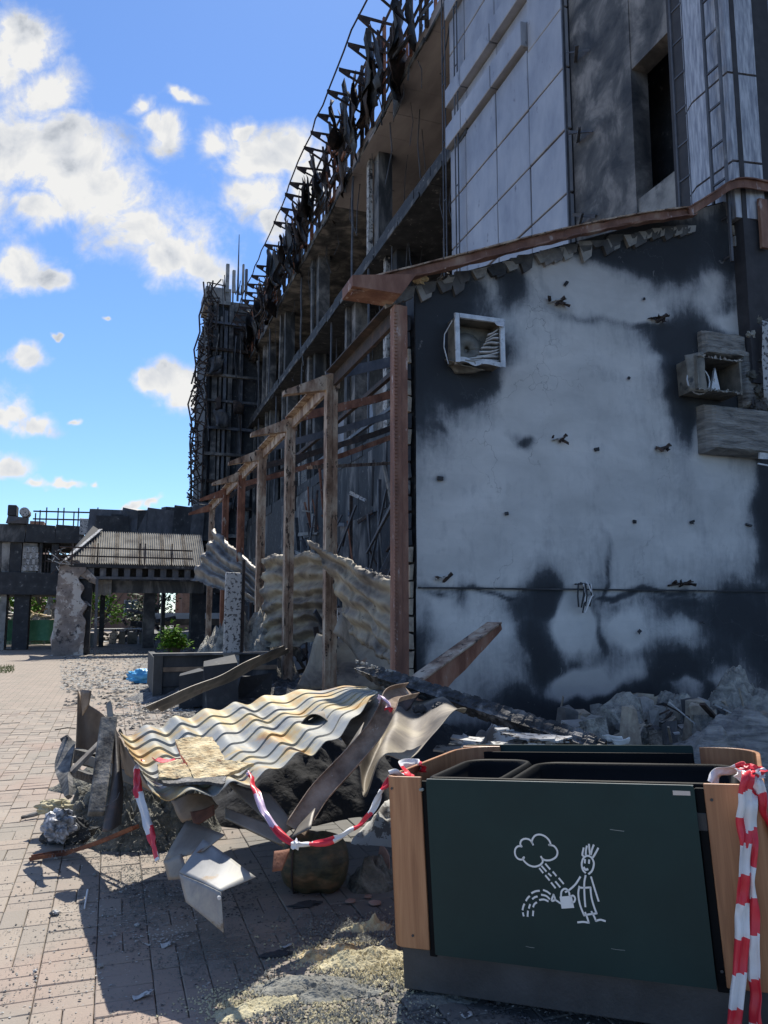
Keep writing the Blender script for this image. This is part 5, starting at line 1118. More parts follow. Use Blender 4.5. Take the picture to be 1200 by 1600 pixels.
dr = {'cloud': [[(318,240),(308,200),(335,155),(380,143),(430,160),(470,200),(482,238),(465,240)],[(465,240),(515,252),(546,300),(535,350),(490,380),(440,385),(408,372),(392,350)],[(405,372),(408,400),(380,430),(330,444),(280,430),(242,400),(222,370),(235,355)],[(232,365),(210,378),(175,368),(150,330),(152,280),(180,252),(212,256)],[(212,256),(198,230),(212,195),(250,182),(290,195),(318,235)]],
 'rain': [[(380,462),(410,500)],[(400,440),(440,486)],[(436,420),(475,466)],[(436,528),(470,570)],[(464,510),(486,530)],[(506,494),(534,528)],[(490,596),(526,642)],[(530,586),(570,634)],[(562,554),(602,602)]],
 'water': [[(376,670),(340,675),(306,692)],[(416,664),(450,678),(478,700)],[(398,708),(440,718),(472,746)],[(356,724),(335,730),(314,746)],[(380,756),(420,752),(458,768)],[(284,722),(266,740),(253,762)],[(350,780),(330,796),(320,820)],[(290,800),(284,816),(280,832)],[(236,796),(226,820),(220,848)],[(270,862),(268,885),(267,908)],[(320,862),(318,885),(317,902)],[(224,878),(226,892),(230,904)]],
 'watering_can': [[(580,722),(584,680),(605,655),(632,655),(655,685),(660,716)],[(576,788),(546,768),(518,748)],[(510,706),(492,762),(524,752),(510,706)],[(668,724),(695,716),(712,740),(704,772),(682,780)]],
 'figure': [[(790,344),(780,330),(792,270)],[(812,330),(814,290),(822,252)],[(852,330),(846,280),(842,236)],[(860,330),(870,285),(886,242)],[(880,356),(905,315),(928,272)],[(808,500),(785,475),(774,420),(790,365),(828,342),(868,362),(888,415),(872,480),(840,512)],[(805,378),(803,408)],[(844,382),(842,412)],[(795,452),(808,472),(830,468)],[(760,540),(715,610),(660,660),(622,682)],[(862,542),(895,650),(932,766)],[(810,528),(798,600),(800,710),(808,818)],[(752,630),(742,700),(758,800),(796,900)],[(748,640),(800,642),(856,638)],[(856,638),(865,730),(890,820),(914,882)],[(796,900),(850,890),(914,882)],[(806,874),(825,920),(840,970)],[(840,970),(790,962),(738,966)],[(866,866),(890,910),(908,952)],[(908,952),(950,942),(994,954)]]}
for nm, ls in dr.items():
    s = MB()
    for l in ls: r_ = stroke(l, 9 if nm == 'figure' and l[0] == (795,452) else 7.5); s.add(r_.v, r_.f)
    if nm == 'watering_can': r_ = stroke([(566,726),(680,716),(704,830),(586,838)], fill=True); s.add(r_.v, r_.f)
    s.build(nm+'_drawing', m_print, fp)
s = MB()
for l in (((1040,95),(1090,102),(1170,112)),): r_ = stroke(l, 2.2); s.add(r_.v, r_.f)
s.build('scratch', m_edge, fp)
s = MB()
for l in ([(250,1190),(330,1205)],[(1050,1212),(1180,1228)]): r_ = stroke([l[0], ((l[0][0]+l[1][0])/2, (l[0][1]+l[1][1])/2+3), l[1]], 1.6); s.add(r_.v, r_.f)
s.build('scratch', m_edge, fp)

# ================================================================ barrier tape
def tape(name, label, path, wd, stripe=.11, mats=None, ns=70, twist=0.0, group=None, upv=(0,0,1), start=0, ph=0.0, wig=.009, slant=.35):
    pts = [V(p) for p in path]; L_ = sum((b_-a_).length for a_, b_ in zip(pts, pts[1:])); ns = max(ns, int(L_/.009)); s = MB(); W5 = 5
    cen = [poly3(pts, i/ns) for i in range(ns+1)]
    for i, p in enumerate(cen):
        d = (cen[min(i+1, ns)]-cen[max(i-1, 0)]).normalized(); sd = V(upv)-d*V(upv).dot(d); sd = sd.normalized(); nn = d.cross(sd)
        an = ph+twist*i/ns*math.pi + .5*noise.noise(p*4); sd2 = sd*math.cos(an)+nn*math.sin(an); n2 = nn*math.cos(an)-sd*math.sin(an)
        for q in range(W5+1):
            t = q/W5-.5; s.v.append(tuple(p+sd2*(t*wd)+n2*(wig*math.sin(t*9+i*.11+noise.noise(p*6)*3)+wig*noise.noise(p*14)*1.5)))
    for i in range(ns):
        for q in range(W5):
            k = i*(W5+1)+q; s.f.append((k, k+1, k+W5+2, k+W5+1)); dd = i/ns*L_+ (q/W5)*wd*slant; s.m.append((int(dd/stripe)+start) % 2)
    o = s.build(name, mats or [m_red, m_wht], smooth=True); solid(o, .0012)
    return tag(o, label, 'barrier tape', group)
kn = P(461, 1320, 3.45)
tl_ = BT(wl+.01, -.005, -.08)
tape('barrier_tape', 'twisted tape sagging from the left wooden end down to the knot by the drum', [tl_+V((0,0,.0)), P(597,1238,3.42), P(572,1280,3.42), P(540,1303,3.42), P(500,1319,3.42), kn], .03, .1, twist=3.0, start=0)
tape('barrier_tape', 'lilac-bleached tape running from the knot up to the rim of the wavy sheet', [kn, P(435,1300,3.5), P(410,1262,3.6), P(397,1228,3.75), P(388,1208,3.85)], .032, .17, mats=[m_red, m_lilac], twist=1.0, start=0)
tape('barrier_tape', 'broad tape hanging down the left edge of the wavy sheet', [P(232,1193,4.45), P(220,1193,4.45), P(213,1203,4.4), P(219,1248,4.2), P(235,1305,4.0), P(248,1343,3.85)], .05, .15, twist=.4, start=0, upv=(1,0,0))
tape('barrier_tape', 'flat tape strip lying across the wavy sheet behind the foam board', [P(244,1187,4.07), P(262,1189,4.05), P(285,1190,4.02), P(300,1191,4.0)], .10, .2, twist=0, start=0, upv=(0,1,0), slant=0, ph=.1)
tape('barrier_tape', 'crumpled lilac and red tape end tied round the top bend of the rusty gutter', [P(590,1092,4.6), P(603,1093,4.55), P(608,1105,4.55), P(604,1118,4.55)], .05, .12, mats=[m_lilac, m_red], twist=1)
rt = BT(wr2-.06, .02, -.02)
def bp(px, py, c): a_, b_ = bl(px, py, c); return BT(a_, b_, c)
tape('barrier_tape', 'main red and white tape hanging down the front of the right wooden end', [bp(1175,1203,-.12), bp(1168,1212,.03), bp(1163,1260,.035), bp(1164,1310,.035), bp(1163,1370,.04), bp(1160,1430,.045), bp(1158,1500,.05), bp(1150,1570,.06), bp(1145,1640,.07)], .045, .105, twist=.25, upv=(1,0,0), start=1)
tape('barrier_tape', 'second wider tape beside the main one, spreading towards the ground at the right edge', [bp(1172,1206,-.1), bp(1172,1250,.02), bp(1171,1320,.024), bp(1168,1380,.028), bp(1174,1440,.03), bp(1177,1520,.04), bp(1182,1600,.05), bp(1184,1650,.05)], .055, .12, twist=.5, upv=(1,0,0), start=0, ph=.3)
tape('barrier_tape', 'short tape loop between the right wooden end and the container rim', [bp(1112,1227,-.07), bp(1122,1210,-.1), bp(1142,1203,-.13), bp(1162,1201,-.14), bp(1176,1206,-.1)], .05, .13, twist=.3, start=1)
tape('barrier_tape', 'thin tape leading off from the knot over the right side of the container', [bp(1174,1208,-.06), bp(1184,1222,.0), bp(1190,1250,.0), bp(1196,1275,-.02), bp(1215,1320,-.05)], .04, .13, twist=.8, start=1, upv=(1,0,0))
tape('barrier_tape', 'tape stuffed inside the left wooden corner of the container', [bp(608,1213,-.06), bp(618,1209,-.09), bp(632,1212,-.12), bp(640,1207,-.2), bp(628,1196,-.25), bp(650,1194,-.4), bp(662,1200,-.3)], .05, .16, twist=1.2, start=1)
def rag(name, c, r, mat, label, cat, seed, n=26, amp=.7):
    def fn(u, v):
        a_ = u*6.2832; th = v*3.1416; d = V((math.cos(a_)*math.sin(th), math.sin(a_)*math.sin(th), math.cos(th))); k = 1+amp*noise.noise(d*2.2+V((seed,0,0)))+amp*.5*noise.noise(d*5+V((0,seed,0)))
        return V((c.x+d.x*r[0]*k, c.y+d.y*r[1]*k, c.z+d.z*r[2]*k))
    return tag(grid(fn, n, n//2).build(name, mat, smooth=False), label, cat)
kt = thing('tape_knot', 'knotted bunch of red and white tape on the corner of the right wooden end', 'tape knot', tuple(bp(1172,1206,-.04)))
for i, mt_ in enumerate((m_wht, m_red, m_wht, m_red, m_wht)):
    c_ = bp(1172+rnd(-9,7), 1205+rnd(-4,6), -.04); o = rag('knot_fold', c_, (.035,.03,.02), mt_, None, None, i*3.3, 14, 1.0); o.parent = kt; o.matrix_parent_inverse = wm(kt).inverted()
rag('tape_knot', kn, (.022,.02,.02), m_wht, 'tiny white knot where the two sagging tapes meet in front of the drum', 'tape knot', 4, 12)

# ================================================================ debris pile: big tile-profile sheet
rim = [P(243,1252,3.70), P(330,1246,3.72), P(400,1226,3.86), P(460,1190,4.22), P(515,1165,4.45), P(560,1115,4.95), P(590,1080,5.5)]
farl = [P(183,1150,4.95), P(240,1134,5.2), P(300,1118,5.5), P(360,1100,5.8), P(420,1087,6.1), P(490,1078,6.3), P(577,1074,6.2)]
def sheetfn(NW, NS, amp=.024, st_=.02):
    def fn(u, v):
        p = poly3(rim, u)*(1-v)+poly3(farl, u)*v
        du = (poly3(rim, min(u+.02,1))-poly3(rim, max(u-.02,0))).normalized(); dv = (poly3(farl, u)-poly3(rim, u)).normalized(); n = du.cross(dv); n = n if n.z > 0 else -n
        ph_ = u*NW*2*math.pi+.5
        w_ = math.cos(ph_); w_ = w_*(.75+.25*abs(w_))
        # each course steps down towards the rim
        t = v*NS; f = t-math.floor(t)
        if v >= .999: f = 1
        edge_ = (.012*noise.noise(V((u*9, 0, v*2))))*(1 if v < .05 or v > .95 else 0)
        p = p + n*(amp*w_ + st_*(1-f)*(1 if v < .999 else 0)) + V((0,0,-.05*math.sin(math.pi*v)*math.sin(math.pi*u))) + nv(p, 1.4, .04) + nv(p, 4.5, .008) + dv*edge_
        return p
    return fn
fn_ = sheetfn(7.5, 8, .026, .017)
s = MB(); NU = 200; rows = []
for k in range(8):
    for f in (0.0, .25, .5, .75, .97): rows.append((k+f)/8)
rows.append(1.0); vs = [fn_(i/NU, r) for r in rows for i in range(NU+1)]
s.add(vs, [(j*(NU+1)+i, j*(NU+1)+i+1, (j+1)*(NU+1)+i+1, (j+1)*(NU+1)+i) for j in range(len(rows)-1) for i in range(NU)])
o = s.build('tile_profile_sheet', m_sheet, smooth=False); solid(o, .004); tag(o, 'large cream wavy roof sheet with stepped courses on top of the pile', 'roof sheet')
# second, smoke-grey sheet slumping to the right
r2 = [P(470,1135,5.0), P(520,1130,5.0), P(560,1190,4.6), P(568,1225,4.35), P(600,1190,4.4), P(660,1160,4.6), P(728,1106,5.2)]
f2 = [P(560,1092,6.2), P(585,1085,6.1), P(605,1085,6.0), P(625,1085,5.9), P(650,1088,5.9), P(690,1098,5.7), P(722,1104,5.4)]
def fn2(u, v):
    p = poly3(r2, u)*(1-v)+poly3(f2, u)*v; return p+V((0,0,.05*math.sin(u*22+v*2)*(1-v*.5)))+nv(p, 3, .035)
o = grid(fn2, 90, 26).build('slumped_sheet', m_sheet2, smooth=True); solid(o, .004); tag(o, 'smoke-stained limp metal sheet with a jagged front edge slumping beside the rusty gutter', 'roof sheet')
s = MB()
for (px, py) in ((655,1108),(684,1104),(694,1107)):
    c_ = P(px, py, 5.45); rag('melted_blob', c_, (.05,.03,.03), m_soot, {655:'black melted blob on the slumped sheet, leftmost of three',684:'black melted blob in the middle of the slumped sheet edge',694:'black melted blob at the right end of the slumped sheet'}[px], 'blob', px, 12)
# inner dark support under the sheet: burnt bundle
def mound(name, cx, cy, rx, ry, h, mat, lab, cat, seed, rr=.4, rot=0., n=44, fs=2.2, pw=1., smooth=True): return heap(name, cx, cy, rx, ry, h, mat, lab, cat, n, rr, fs, None, rot, seed, 0, None, pw, smooth)
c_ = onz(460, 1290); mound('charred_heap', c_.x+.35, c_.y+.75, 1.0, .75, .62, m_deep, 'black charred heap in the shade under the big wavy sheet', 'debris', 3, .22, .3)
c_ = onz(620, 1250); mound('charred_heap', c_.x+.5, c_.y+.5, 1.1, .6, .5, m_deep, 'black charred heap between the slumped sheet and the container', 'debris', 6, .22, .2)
# mineral wool heaps
c_ = onz(205, 1335); mound('mineral_wool_heap', c_.x+.12, c_.y+.3, .40, .30, .34, m_wool, 'fluffy grey mineral wool clump hanging low in the front of the pile', 'mineral wool', 2, .75, -.2, 60, 3.6)
c_ = onz(270, 1330); mound('mineral_wool_heap', c_.x+.05, c_.y+.42, .34, .36, .42, m_wool, 'taller grey wool clump right behind the red and white hanging tape', 'mineral wool', 12, .7, .4, 60, 3.6)
c_ = onz(150, 1300); mound('mineral_wool_heap', c_.x+.18, c_.y+.35, .55, .4, .36, m_wool, 'matted grey wool heap at the left foot of the pile behind the crumpled foil', 'mineral wool', 22, .6, .3, 60, 3.2)
c_ = onz(120, 1235); mound('mineral_wool_heap', c_.x+.3, c_.y+.2, .5, .4, .22, m_wool, 'flat dark wool layer under the charred boards of the pile', 'mineral wool', 32, .6, .3, 44, 3.2)
s = MB()
for i in range(1500):   # loose fibres and tufts on the wool
    px, py = rnd(95, 330), rnd(1255, 1355); p = onz(px, py+18); h = rnd(.0,.3)*max(0, 1-abs(px-210)/150); q = p+V((0,.25,h)); a_ = V((rnd(-1,1), rnd(-1,1), rnd(-.3,1))).normalized()*rnd(.01,.035); b_ = V((rnd(-1,1), rnd(-1,1), rnd(-1,1))).normalized()*.003
    s.add([q-b_, q+b_, q+a_], [(0,1,2)])
s.build('wool_fibres', m_wool2, kind='stuff')
# foam boards lying on the sheet
def slab_q(name, quad, t, mat, label, cat, n=30, amp=.012, fs=9, rag_=.03, parent=None):
    a, b_, c, d = [V(p) for p in quad]; nrm = (b_-a).cross(d-a).normalized(); nrm = nrm if nrm.z > 0 else -nrm
    def top_(u, v):
        uu = u+rag_*noise.noise(V((v*7, a.x, 1)))*(abs(u-.5)*2)**4; vv = v+rag_*1.5*noise.noise(V((u*7, a.y, 4)))*(abs(v-.5)*2)**4
        p = (a*(1-uu)+b_*uu)*(1-vv)+(d*(1-uu)+c*uu)*vv; return p+nrm*(amp*fb((p.x*fs, p.y*fs, p.z*fs), 1, 4))
    g_ = grid(top_, n, n); o = g_.build(name, mat, parent, smooth=False); solid(o, t, -1 if True else 0)
    return tag(o, label, cat) if label else o
slab_q('foam_board', (P(274,1162,4.20), P(331,1157,4.30), P(352,1196,4.02), P(303,1225,3.83)), .025, m_foam, 'thick crumbly yellow foam board lying tilted on the wavy sheet', 'foam board', fs=9)
slab_q('foam_board', (P(246,1196,3.98), P(285,1190,4.0), P(302,1222,3.85), P(248,1219,3.82)), .02, m_foam, 'small torn foam piece left of the thick foam board, on the red tape', 'foam board')
slab_q('foam_board', (P(330,1190,4.02), P(396,1196,4.05), P(350,1218,3.86), P(300,1224,3.82)), .018, m_foam, 'broken wedge of foam sticking out to the right under the thick foam board', 'foam board')
slab_q('charred_board', (P(246,1222,3.83), P(355,1218,3.86), P(350,1228,3.76), P(256,1227,3.76)), .015, m_char, 'thin charred board edge under the foam boards', 'board')
# left group: brown curved board with hook top
bd = [(122,1076),(119,1130),(120,1175)]; 
def fb1(u, v):
    # v: up the left edge, u: along to the right with sloping top
    bot = [P(119,1178,5.56), P(160,1196,5.44), P(212,1222,4.86)]; tp_ = [P(122,1078,5.62), P(132,1098,5.62), P(168,1125,5.50), P(212,1190,4.92)]
    p = poly3(bot, u)*(1-v)+poly3(tp_, u)*v; return p+V((0, .12*math.sin(u*3.1), 0))+nv(p, 2, .015)
o = solid(grid(fb1, 26, 12).build('curved_board', m_brown, smooth=True), .006); tag(o, 'scorched brown curved sheet rising to a hooked tip at the left of the pile', 'metal sheet')
plate('hook_flap', [P(124,1076,5.62), P(142,1079,5.50), P(137,1102,5.50), P(128,1118,5.56)], m_brown, .006, None, .01, 5, 3, label='small folded brown lip at the tip of the curved sheet', cat='metal sheet')
plate('folded_channel', [P(120,1172,5.5), P(240,1222,4.75), P(240,1240,4.7), P(122,1190,5.45)], m_sheet3, .01, None, .02, 10, 2, label='greyish folded metal strip running right from the brown sheet to the wavy sheet', cat='metal strip')
plate('folded_flap', [P(178,1150,5.4), P(190,1152,5.1), P(241,1240,4.3), P(196,1206,5.0)], m_brown, .01, None, .03, 8, 2, label='dark brown triangular flap under the left corner of the wavy sheet', cat='metal sheet')
# charred stud, leaning
s = MB(); s.bar(P(163,1113,5.19), P(178,1117,5.15), .004) if False else None
A0, A1 = P(170,1124,5.15), P(150,1272,4.65)
s.bar(A0, A1, .10, .06, (0,-1,.3), j=.006); o = s.build('charred_stud', m_charash); bevel(o, .008); tag(o, 'tall charred timber leaning upright in the left of the pile', 'timber')
plate('bent_tongue', [P(166,1100,5.25), P(174,1094,5.25), P(179,1128,5.19), P(168,1122,5.19)], m_sheet3, .006, None, .01, 4, 4, label='grey bent metal tongue sticking up above the tall charred timber', cat='metal strip')
# hanging brown tongue
def ft(u, v):
    c0 = [P(178,1130,5.15), P(176,1190,4.94), P(172,1240,4.75), P(160,1300,4.53)]; c1 = [P(184,1150,5.19), P(188,1195,4.94), P(192,1240,4.77), P(188,1288,4.62)]
    p = poly3(c0, v)*(1-u)+poly3(c1, v)*u; return p+V((0, -.05*math.sin(u*3.14), 0))+nv(p, 3, .01)
o = solid(grid(ft, 8, 24).build('hanging_flap', M('rust_to_black_flap', [(.36, (.03,.03,.032)), (.5, (.07,.06,.055)), (.62, (.19,.1,.06))], 3, rough=.55, bump=.2), smooth=True), .006); tag(o, 'dark tongue with rusty lower end hanging beside the tall charred timber', 'metal sheet')
# broken dark board at far left
def fd(u, v):
    L0 = [P(100,1153,5.44), P(87,1198,5.25), P(102,1238,4.94), P(104,1247,4.88)]; R0 = [P(118,1163,5.44), P(111,1200,5.19), P(110,1215,5.00), P(111,1243,4.88)]
    p = poly3(L0, v)*(1-u)+poly3(R0, v)*u; return p+nv(p, 5, .006)
o = solid(grid(fd, 6, 20).build('broken_board', m_charash, smooth=False), .035); tag(o, 'kinked charred board with a grey face standing at the far left of the pile', 'board')
s = MB(); s.tube([P(97,1157,5.50), P(104,1152,5.50), P(109,1158,5.50)], .02, 8); tag(s.build('charred_stub', m_soot), 'round charred stub at the top of the kinked grey-faced board', 'timber')
s = MB(); s.bar(P(110,1207,5.12), P(165,1152,5.31), .045, .022, j=.004); tag(s.build('pale_lath', m_oldwood), 'pale smoked lath propped diagonally between the kinked board and the charred timber', 'lath')
s = MB(); s.bar(P(112,1205,5.38), P(150,1218,5.12), .06, .05, j=.008); tag(s.build('charred_block', m_char), 'short black charred timber lying behind the pale lath', 'timber')
s = MB(); s.bar(P(118,1180,5.50), P(150,1190,5.38), .05, .1, j=.008); tag(s.build('charred_block', m_char), 'black charred lump in the gap under the brown curved sheet', 'timber')
s = MB(); s.tube([P(118,1139,5.62)+V((-.14,0,.0)), P(105,1137,5.62), P(118,1138,5.62)], .004, 5); tag(s.build('bent_wire', m_rustdark), 'thin wire sticking out left from the brown curved sheet', 'wire')
s = MB(); s.tube([P(158,1262,4.65), P(172,1256,4.62), P(183,1248,4.60), P(187,1238,4.62)], .0025, 4); tag(s.build('thin_wire', m_steelblue), 'thin curved wire across the hanging dark tongue', 'wire')
# perforated rusty strip
p0, p1 = P(47,1338,3.95)*1, None
q0, q1, q2 = onz(47,1346)+V((0,0,.02)), onz(110,1342)+V((0,0,.03)), P(212,1292,4.75)
q0 = V((q0.x, q0.y, .02)); ps = thing('perforated_strip', 'rusty perforated channel lying across the ground in front of the wool heap', 'metal strip', tuple(q0))
s = MB(); n = 30; cen = [poly3([q0, q0.lerp(q1,.5)+V((0,0,.01)), q1+V((0,.02,.01)), q1.lerp(q2,.5), q2], i/n) for i in range(n+1)]
for i in range(n):
    a_, b_ = cen[i], cen[i+1]; d_ = (b_-a_).normalized(); sd = d_.cross(V((0,0,1))).normalized()
    for o_ in (-.019, .019): s.bar(a_+sd*o_, b_+sd*o_, .011, .004)
    s.bar(a_+sd*(-.0255), b_+sd*(-.0255), .003, .024); s.bar(a_+sd*.0255, b_+sd*.0255, .003, .024)
    if i % 2 == 0: s.bar(a_+sd*-.0128, a_+sd*.0128, .014, .0038)
s.build('channel', M('orange_rust', [(.35, (.09,.035,.025)), (.5, (.24,.09,.045)), (.7, (.36,.17,.08))], 6, rough=.9, bump=.6, bscale=80), ps)
# foil ball, lump of pale wool, stick
c_ = onz(92,1322); rag('crumpled_foil', V((c_.x, c_.y, .13)), (.11,.08,.10), m_bag, 'crumpled silvery film ball at the left foot of the wool heap', 'film', 5, 44, .4)
c_ = onz(98,1322); rag('black_bag', V((c_.x+.03, c_.y+.10, .06)), (.15,.1,.10), m_soot, 'black melted bag under the crumpled silvery film', 'bag', 9, 30, .5)
c_ = P(84,1263,5.6); rag('foam_lump', V((c_.x, c_.y, .19)), (.11,.06,.05), m_crumb, 'pale crumbly foam lump behind the crumpled silvery film', 'foam', 14, 26, .5)
s = MB(); s.tube([onz(33,1282)+V((0,0,.02)), onz(52,1279)+V((0,0,.03)), onz(76,1276)+V((0,0,.05))], [.012,.018,.014], 7); tag(s.build('charred_stick', m_charash), 'short ash-tipped charred stick pointing left at the foot of the pile', 'stick')
s = MB(); s.tube([onz(72,1318)+V((0,0,.02)), P(76,1295,5.45), P(84,1275,5.5)], .012, 5); tag(s.build('twig', m_oldwood), 'short curved twig beside the crumpled silvery film', 'twig')
# front flashing: three folded planes
fl = thing('folded_flashing', 'bare bent metal flashing jutting forward from the pile, folded into three faces', 'flashing', tuple(onz(310,1440)))
plate('upper_face', [P(292,1281,3.780), P(352,1304,3.670), P(317,1330,3.540), P(255,1346,3.620)], m_sheet3, .004, fl, .006, 6, 4)
plate('side_face', [P(255,1346,3.615), P(284,1334,3.580), P(296,1372,3.460), P(262,1374,3.540)], m_sheet3, .004, fl, .006, 5, 4)
plate('bright_face', [P(317,1312,3.620), P(400,1370,3.460), P(346,1393,3.300), P(280,1362,3.460)], m_galv, .003, fl, .008, 10, 5)
plate('front_face', [P(280,1364,3.455), P(346,1394,3.295), P(349,1458,3.250), P(291,1410,3.380)], m_galv, .003, fl, .008, 8, 5)
s = MB(); pp = P(342,1402,3.285); s.tube([pp, pp+V((0,-.012,0))], .008, 8); s.build('rivet', m_frame, fl)
plate('crumpled_flap', [P(262,1246,4.1), P(330,1244,4.05), P(338,1262,3.95), P(290,1288,3.95)], m_brown, .005, None, .05, 10, 5, label='reddish-brown crumpled flap under the front rim of the wavy sheet', cat='metal sheet')
plate('crumpled_flap', [P(300,1264,3.95), P(336,1252,3.95), P(336,1272,3.9), P(305,1290,3.9)], m_rust, .006, None, .03, 8, 6, label='small rounded rusty flap below the front rim of the wavy sheet', cat='metal sheet')
plate('ripped_sheet', [P(350,1215,4.05), P(420,1240,4.1), P(460,1290,3.95), P(440,1312,3.9)], m_sheet3, .005, None, .03, 10, 3, label='greyish torn sheet hanging behind the lilac tape under the wavy sheet', cat='metal sheet')
plate('folded_channel', [P(352,1262,3.9), P(440,1292,3.95), P(446,1320,3.85), P(350,1278,3.85)], m_sheet3, .012, None, .015, 8, 2, label='dusty sheet-metal channel lying low behind the tape knot', cat='metal strip')
plate('burnt_curl', [P(422,1330,3.7), P(446,1322,3.75), P(440,1362,3.65), P(424,1366,3.62)], m_rust, .006, None, .03, 6, 6, label='small rusty curl of metal left of the drum', cat='metal strip')
# bent gutter
gu = thing('bent_gutter', 'long rusty gutter bent near its top, leaning up to the slumped sheet', 'gutter', tuple(P(465,1300,3.9)))
gp_ = [P(462,1296,3.9), P(495,1245,4.1), P(540,1195,4.3), P(580,1150,4.45), P(603,1110,4.55), P(612,1090,4.7), P(640,1082,5.0)]
def fg(u, v):
    p = poly3(gp_, v); d_ = (poly3(gp_, min(v+.02,1))-poly3(gp_, max(v-.02,0))).normalized(); sd = d_.cross(V((0,-.8,.6))).normalized(); n_ = sd.cross(d_).normalized()
    W2 = .056*(1.0-.15*v)
    prof2 = [(-1.0,.45),(-1.0,.0),(-.95,-.0),(.95,0),(1.,0),(1.,.5)]
    k = u*5; i = min(int(k), 4); f = k-i; a_, b_ = prof2[i], prof2[i+1]
    return p+sd*((a_[0]*(1-f)+b_[0]*f)*W2)+n_*((a_[1]*(1-f)+b_[1]*f)*.09)+nv(p, 5, .006)
o = grid(fg, 15, 60).build('channel', M('dull_rust_channel', [(.35, (.12,.08,.055)), (.5, (.26,.19,.14)), (.66, (.4,.32,.25))], 5, rough=.75, bump=.4, bscale=40, second=[(16,.62,.05,(.4,.38,.34))]), gu, smooth=False); solid(o, .004)
plate('lower_flap', [P(462,1296,3.9), P(492,1262,4.0), P(487,1294,3.85), P(452,1310,3.85)], m_sheet3, .004, gu, .01, 5, 4)
plate('side_flap', [P(568,1128,4.7), P(560,1160,4.5), P(520,1192,4.4), P(536,1180,4.5)], m_sheet2, .004, gu, .01, 6, 4)
# beams
cb = thing('charred_beam', 'long alligator-charred black beam lying from behind the rusty post down to the container', 'beam', tuple(P(940,1168,6.0)))
s = MB(); bA, bB = P(556,1044,6.3), P(945,1170,5.0); n = 46
vs = []; d_ = (bB-bA).normalized(); sd = d_.cross(V((0,0,1))).normalized(); up_ = sd.cross(d_)
def fbm_(u, v):
    a_ = u*6.2832; c_ = bA.lerp(bB, v); r = .068*min(1, .35+v*6)*(1 if v < .97 else .8); sq = 1/max(abs(math.cos(a_+.785)), abs(math.sin(a_+.785)))*.8
    groove = -.008*(math.sin(v*150+3*noise.noise(V((a_, v*9, 0)))) > .6) -.006*(math.sin(a_*6) > .7)
    rr = r*sq+groove+.012*noise.noise(V((math.cos(a_)*2, math.sin(a_)*2, v*16)))
    return c_+sd*math.cos(a_)*rr+up_*math.sin(a_)*rr
grid(fbm_, 28, 260).build('timber', m_char, cb, smooth=False)
s = MB()
for i in range(26): t = rnd(0,.16); c_ = bA.lerp(bB, t)+up_*(.05+rnd(0,.02))+sd*rnd(-.05,.05); s.bar(c_, c_+d_*rnd(.01,.04), rnd(.006,.015), j=.004)
s.build('ash_crust', m_chip, cb, kind='stuff')
rb = thing('rusty_girder', 'short rusty girder with a torn upper end propped against the stained wall', 'girder', tuple(P(605,1125,6.3)))
s = MB(); gA, gB = P(600,1118,6.4), P(775,984,7.9); n = 20
dg = (gB-gA).normalized(); sg = dg.cross(V((0,0,1))).normalized(); ug = sg.cross(dg)
if sg.dot(EYE-gA) < 0: sg = -sg
def fgirt(v, w0, w1, tt):
    c_ = gA.lerp(gB, v)+nv(gA.lerp(gB, v), 2, .01); return c_
s = MB(); s.bar(gA+ug*.1, gB+ug*.075, .17, .016, ug, j=.004); s.build('top_flange', m_rustpale, rb)
s = MB(); vs = []
for side in (0, .014):
    for i in range(n+1):
        v = i/n; c_ = gA.lerp(gB, v)+sg*(.06+side); dpt = .26*(1-.75*v**1.6)+.02*noise.noise(V((v*9, 0, 0))); vs += [c_+ug*.09*(1-.2*v), c_+ug*(.09*(1-.2*v)-dpt)]
N_ = 2*(n+1); fs = [(2*i, 2*i+1, 2*i+3, 2*i+2) for i in range(n)]+[(N_+2*i, N_+2*i+2, N_+2*i+3, N_+2*i+1) for i in range(n)]+[(2*i+1, N_+2*i+1, N_+2*i+3, 2*i+3) for i in range(n)]+[(0, N_, N_+1, 1), (2*n, 2*n+1, N_+2*n+1, N_+2*n)]
s.add(vs, fs); s.build('web', m_rust, rb)
s = MB(); c_ = P(640,1110,5.9); 
plate('girder_stub', [P(610,1090,5.6), P(660,1080,5.9), P(645,1105,5.6), P(615,1125,5.4)], m_rustdark, .02, None, .03, 6, 4, label='dark rusted steel stub under the crossing of gutter and charred beam', cat='girder')
# drum
dc = onz(505, 1400); rdm = .165
dm = thing('gas_drum', 'round mossy-black scorched drum lying in the shade between tape and container', 'drum', tuple(dc))
ca_ = V((dc.x-.02, dc.y+.12, rdm-.01)); ax_ = V((.93, -.36, .0)).normalized(); hl = .20
def fdr(u, v):
    a_ = u*6.2832; t = (v-.5)*2; L_ = hl*1.0; r = rdm*(1-max(0, (abs(t)-.3)/.7)**2.6)**.5 if abs(t) > .3 else rdm
    r = max(r, .002); o_ = ax_*(t*L_); e1 = V((0,0,1)); e2 = ax_.cross(e1)
    return ca_+o_+(e1*math.cos(a_)+e2*math.sin(a_))*r*(1+.09*noise.noise(V((math.cos(a_)*2, math.sin(a_)*2, t*3))))
grid(fdr, 40, 40).build('shell', m_drum, dm, smooth=True)
s = MB(); s.tube([ca_+ax_*(-hl-.02), ca_+ax_*(-hl*.8)], .03, 10); s.build('valve_neck', m_rustdark, dm)
def ring(c, ax, r, t, n=20):
    s = MB(); e1 = ax.orthogonal().normalized(); e2 = ax.cross(e1); s.tube([c+(e1*math.cos(i*6.2832/n)+e2*math.sin(i*6.2832/n))*r for i in range(n+1)], t, 5, caps=False); return s
ring(ca_+ax_*(-hl*.55), ax_, rdm+.003, .006).build('seam', m_rustdark, dm)
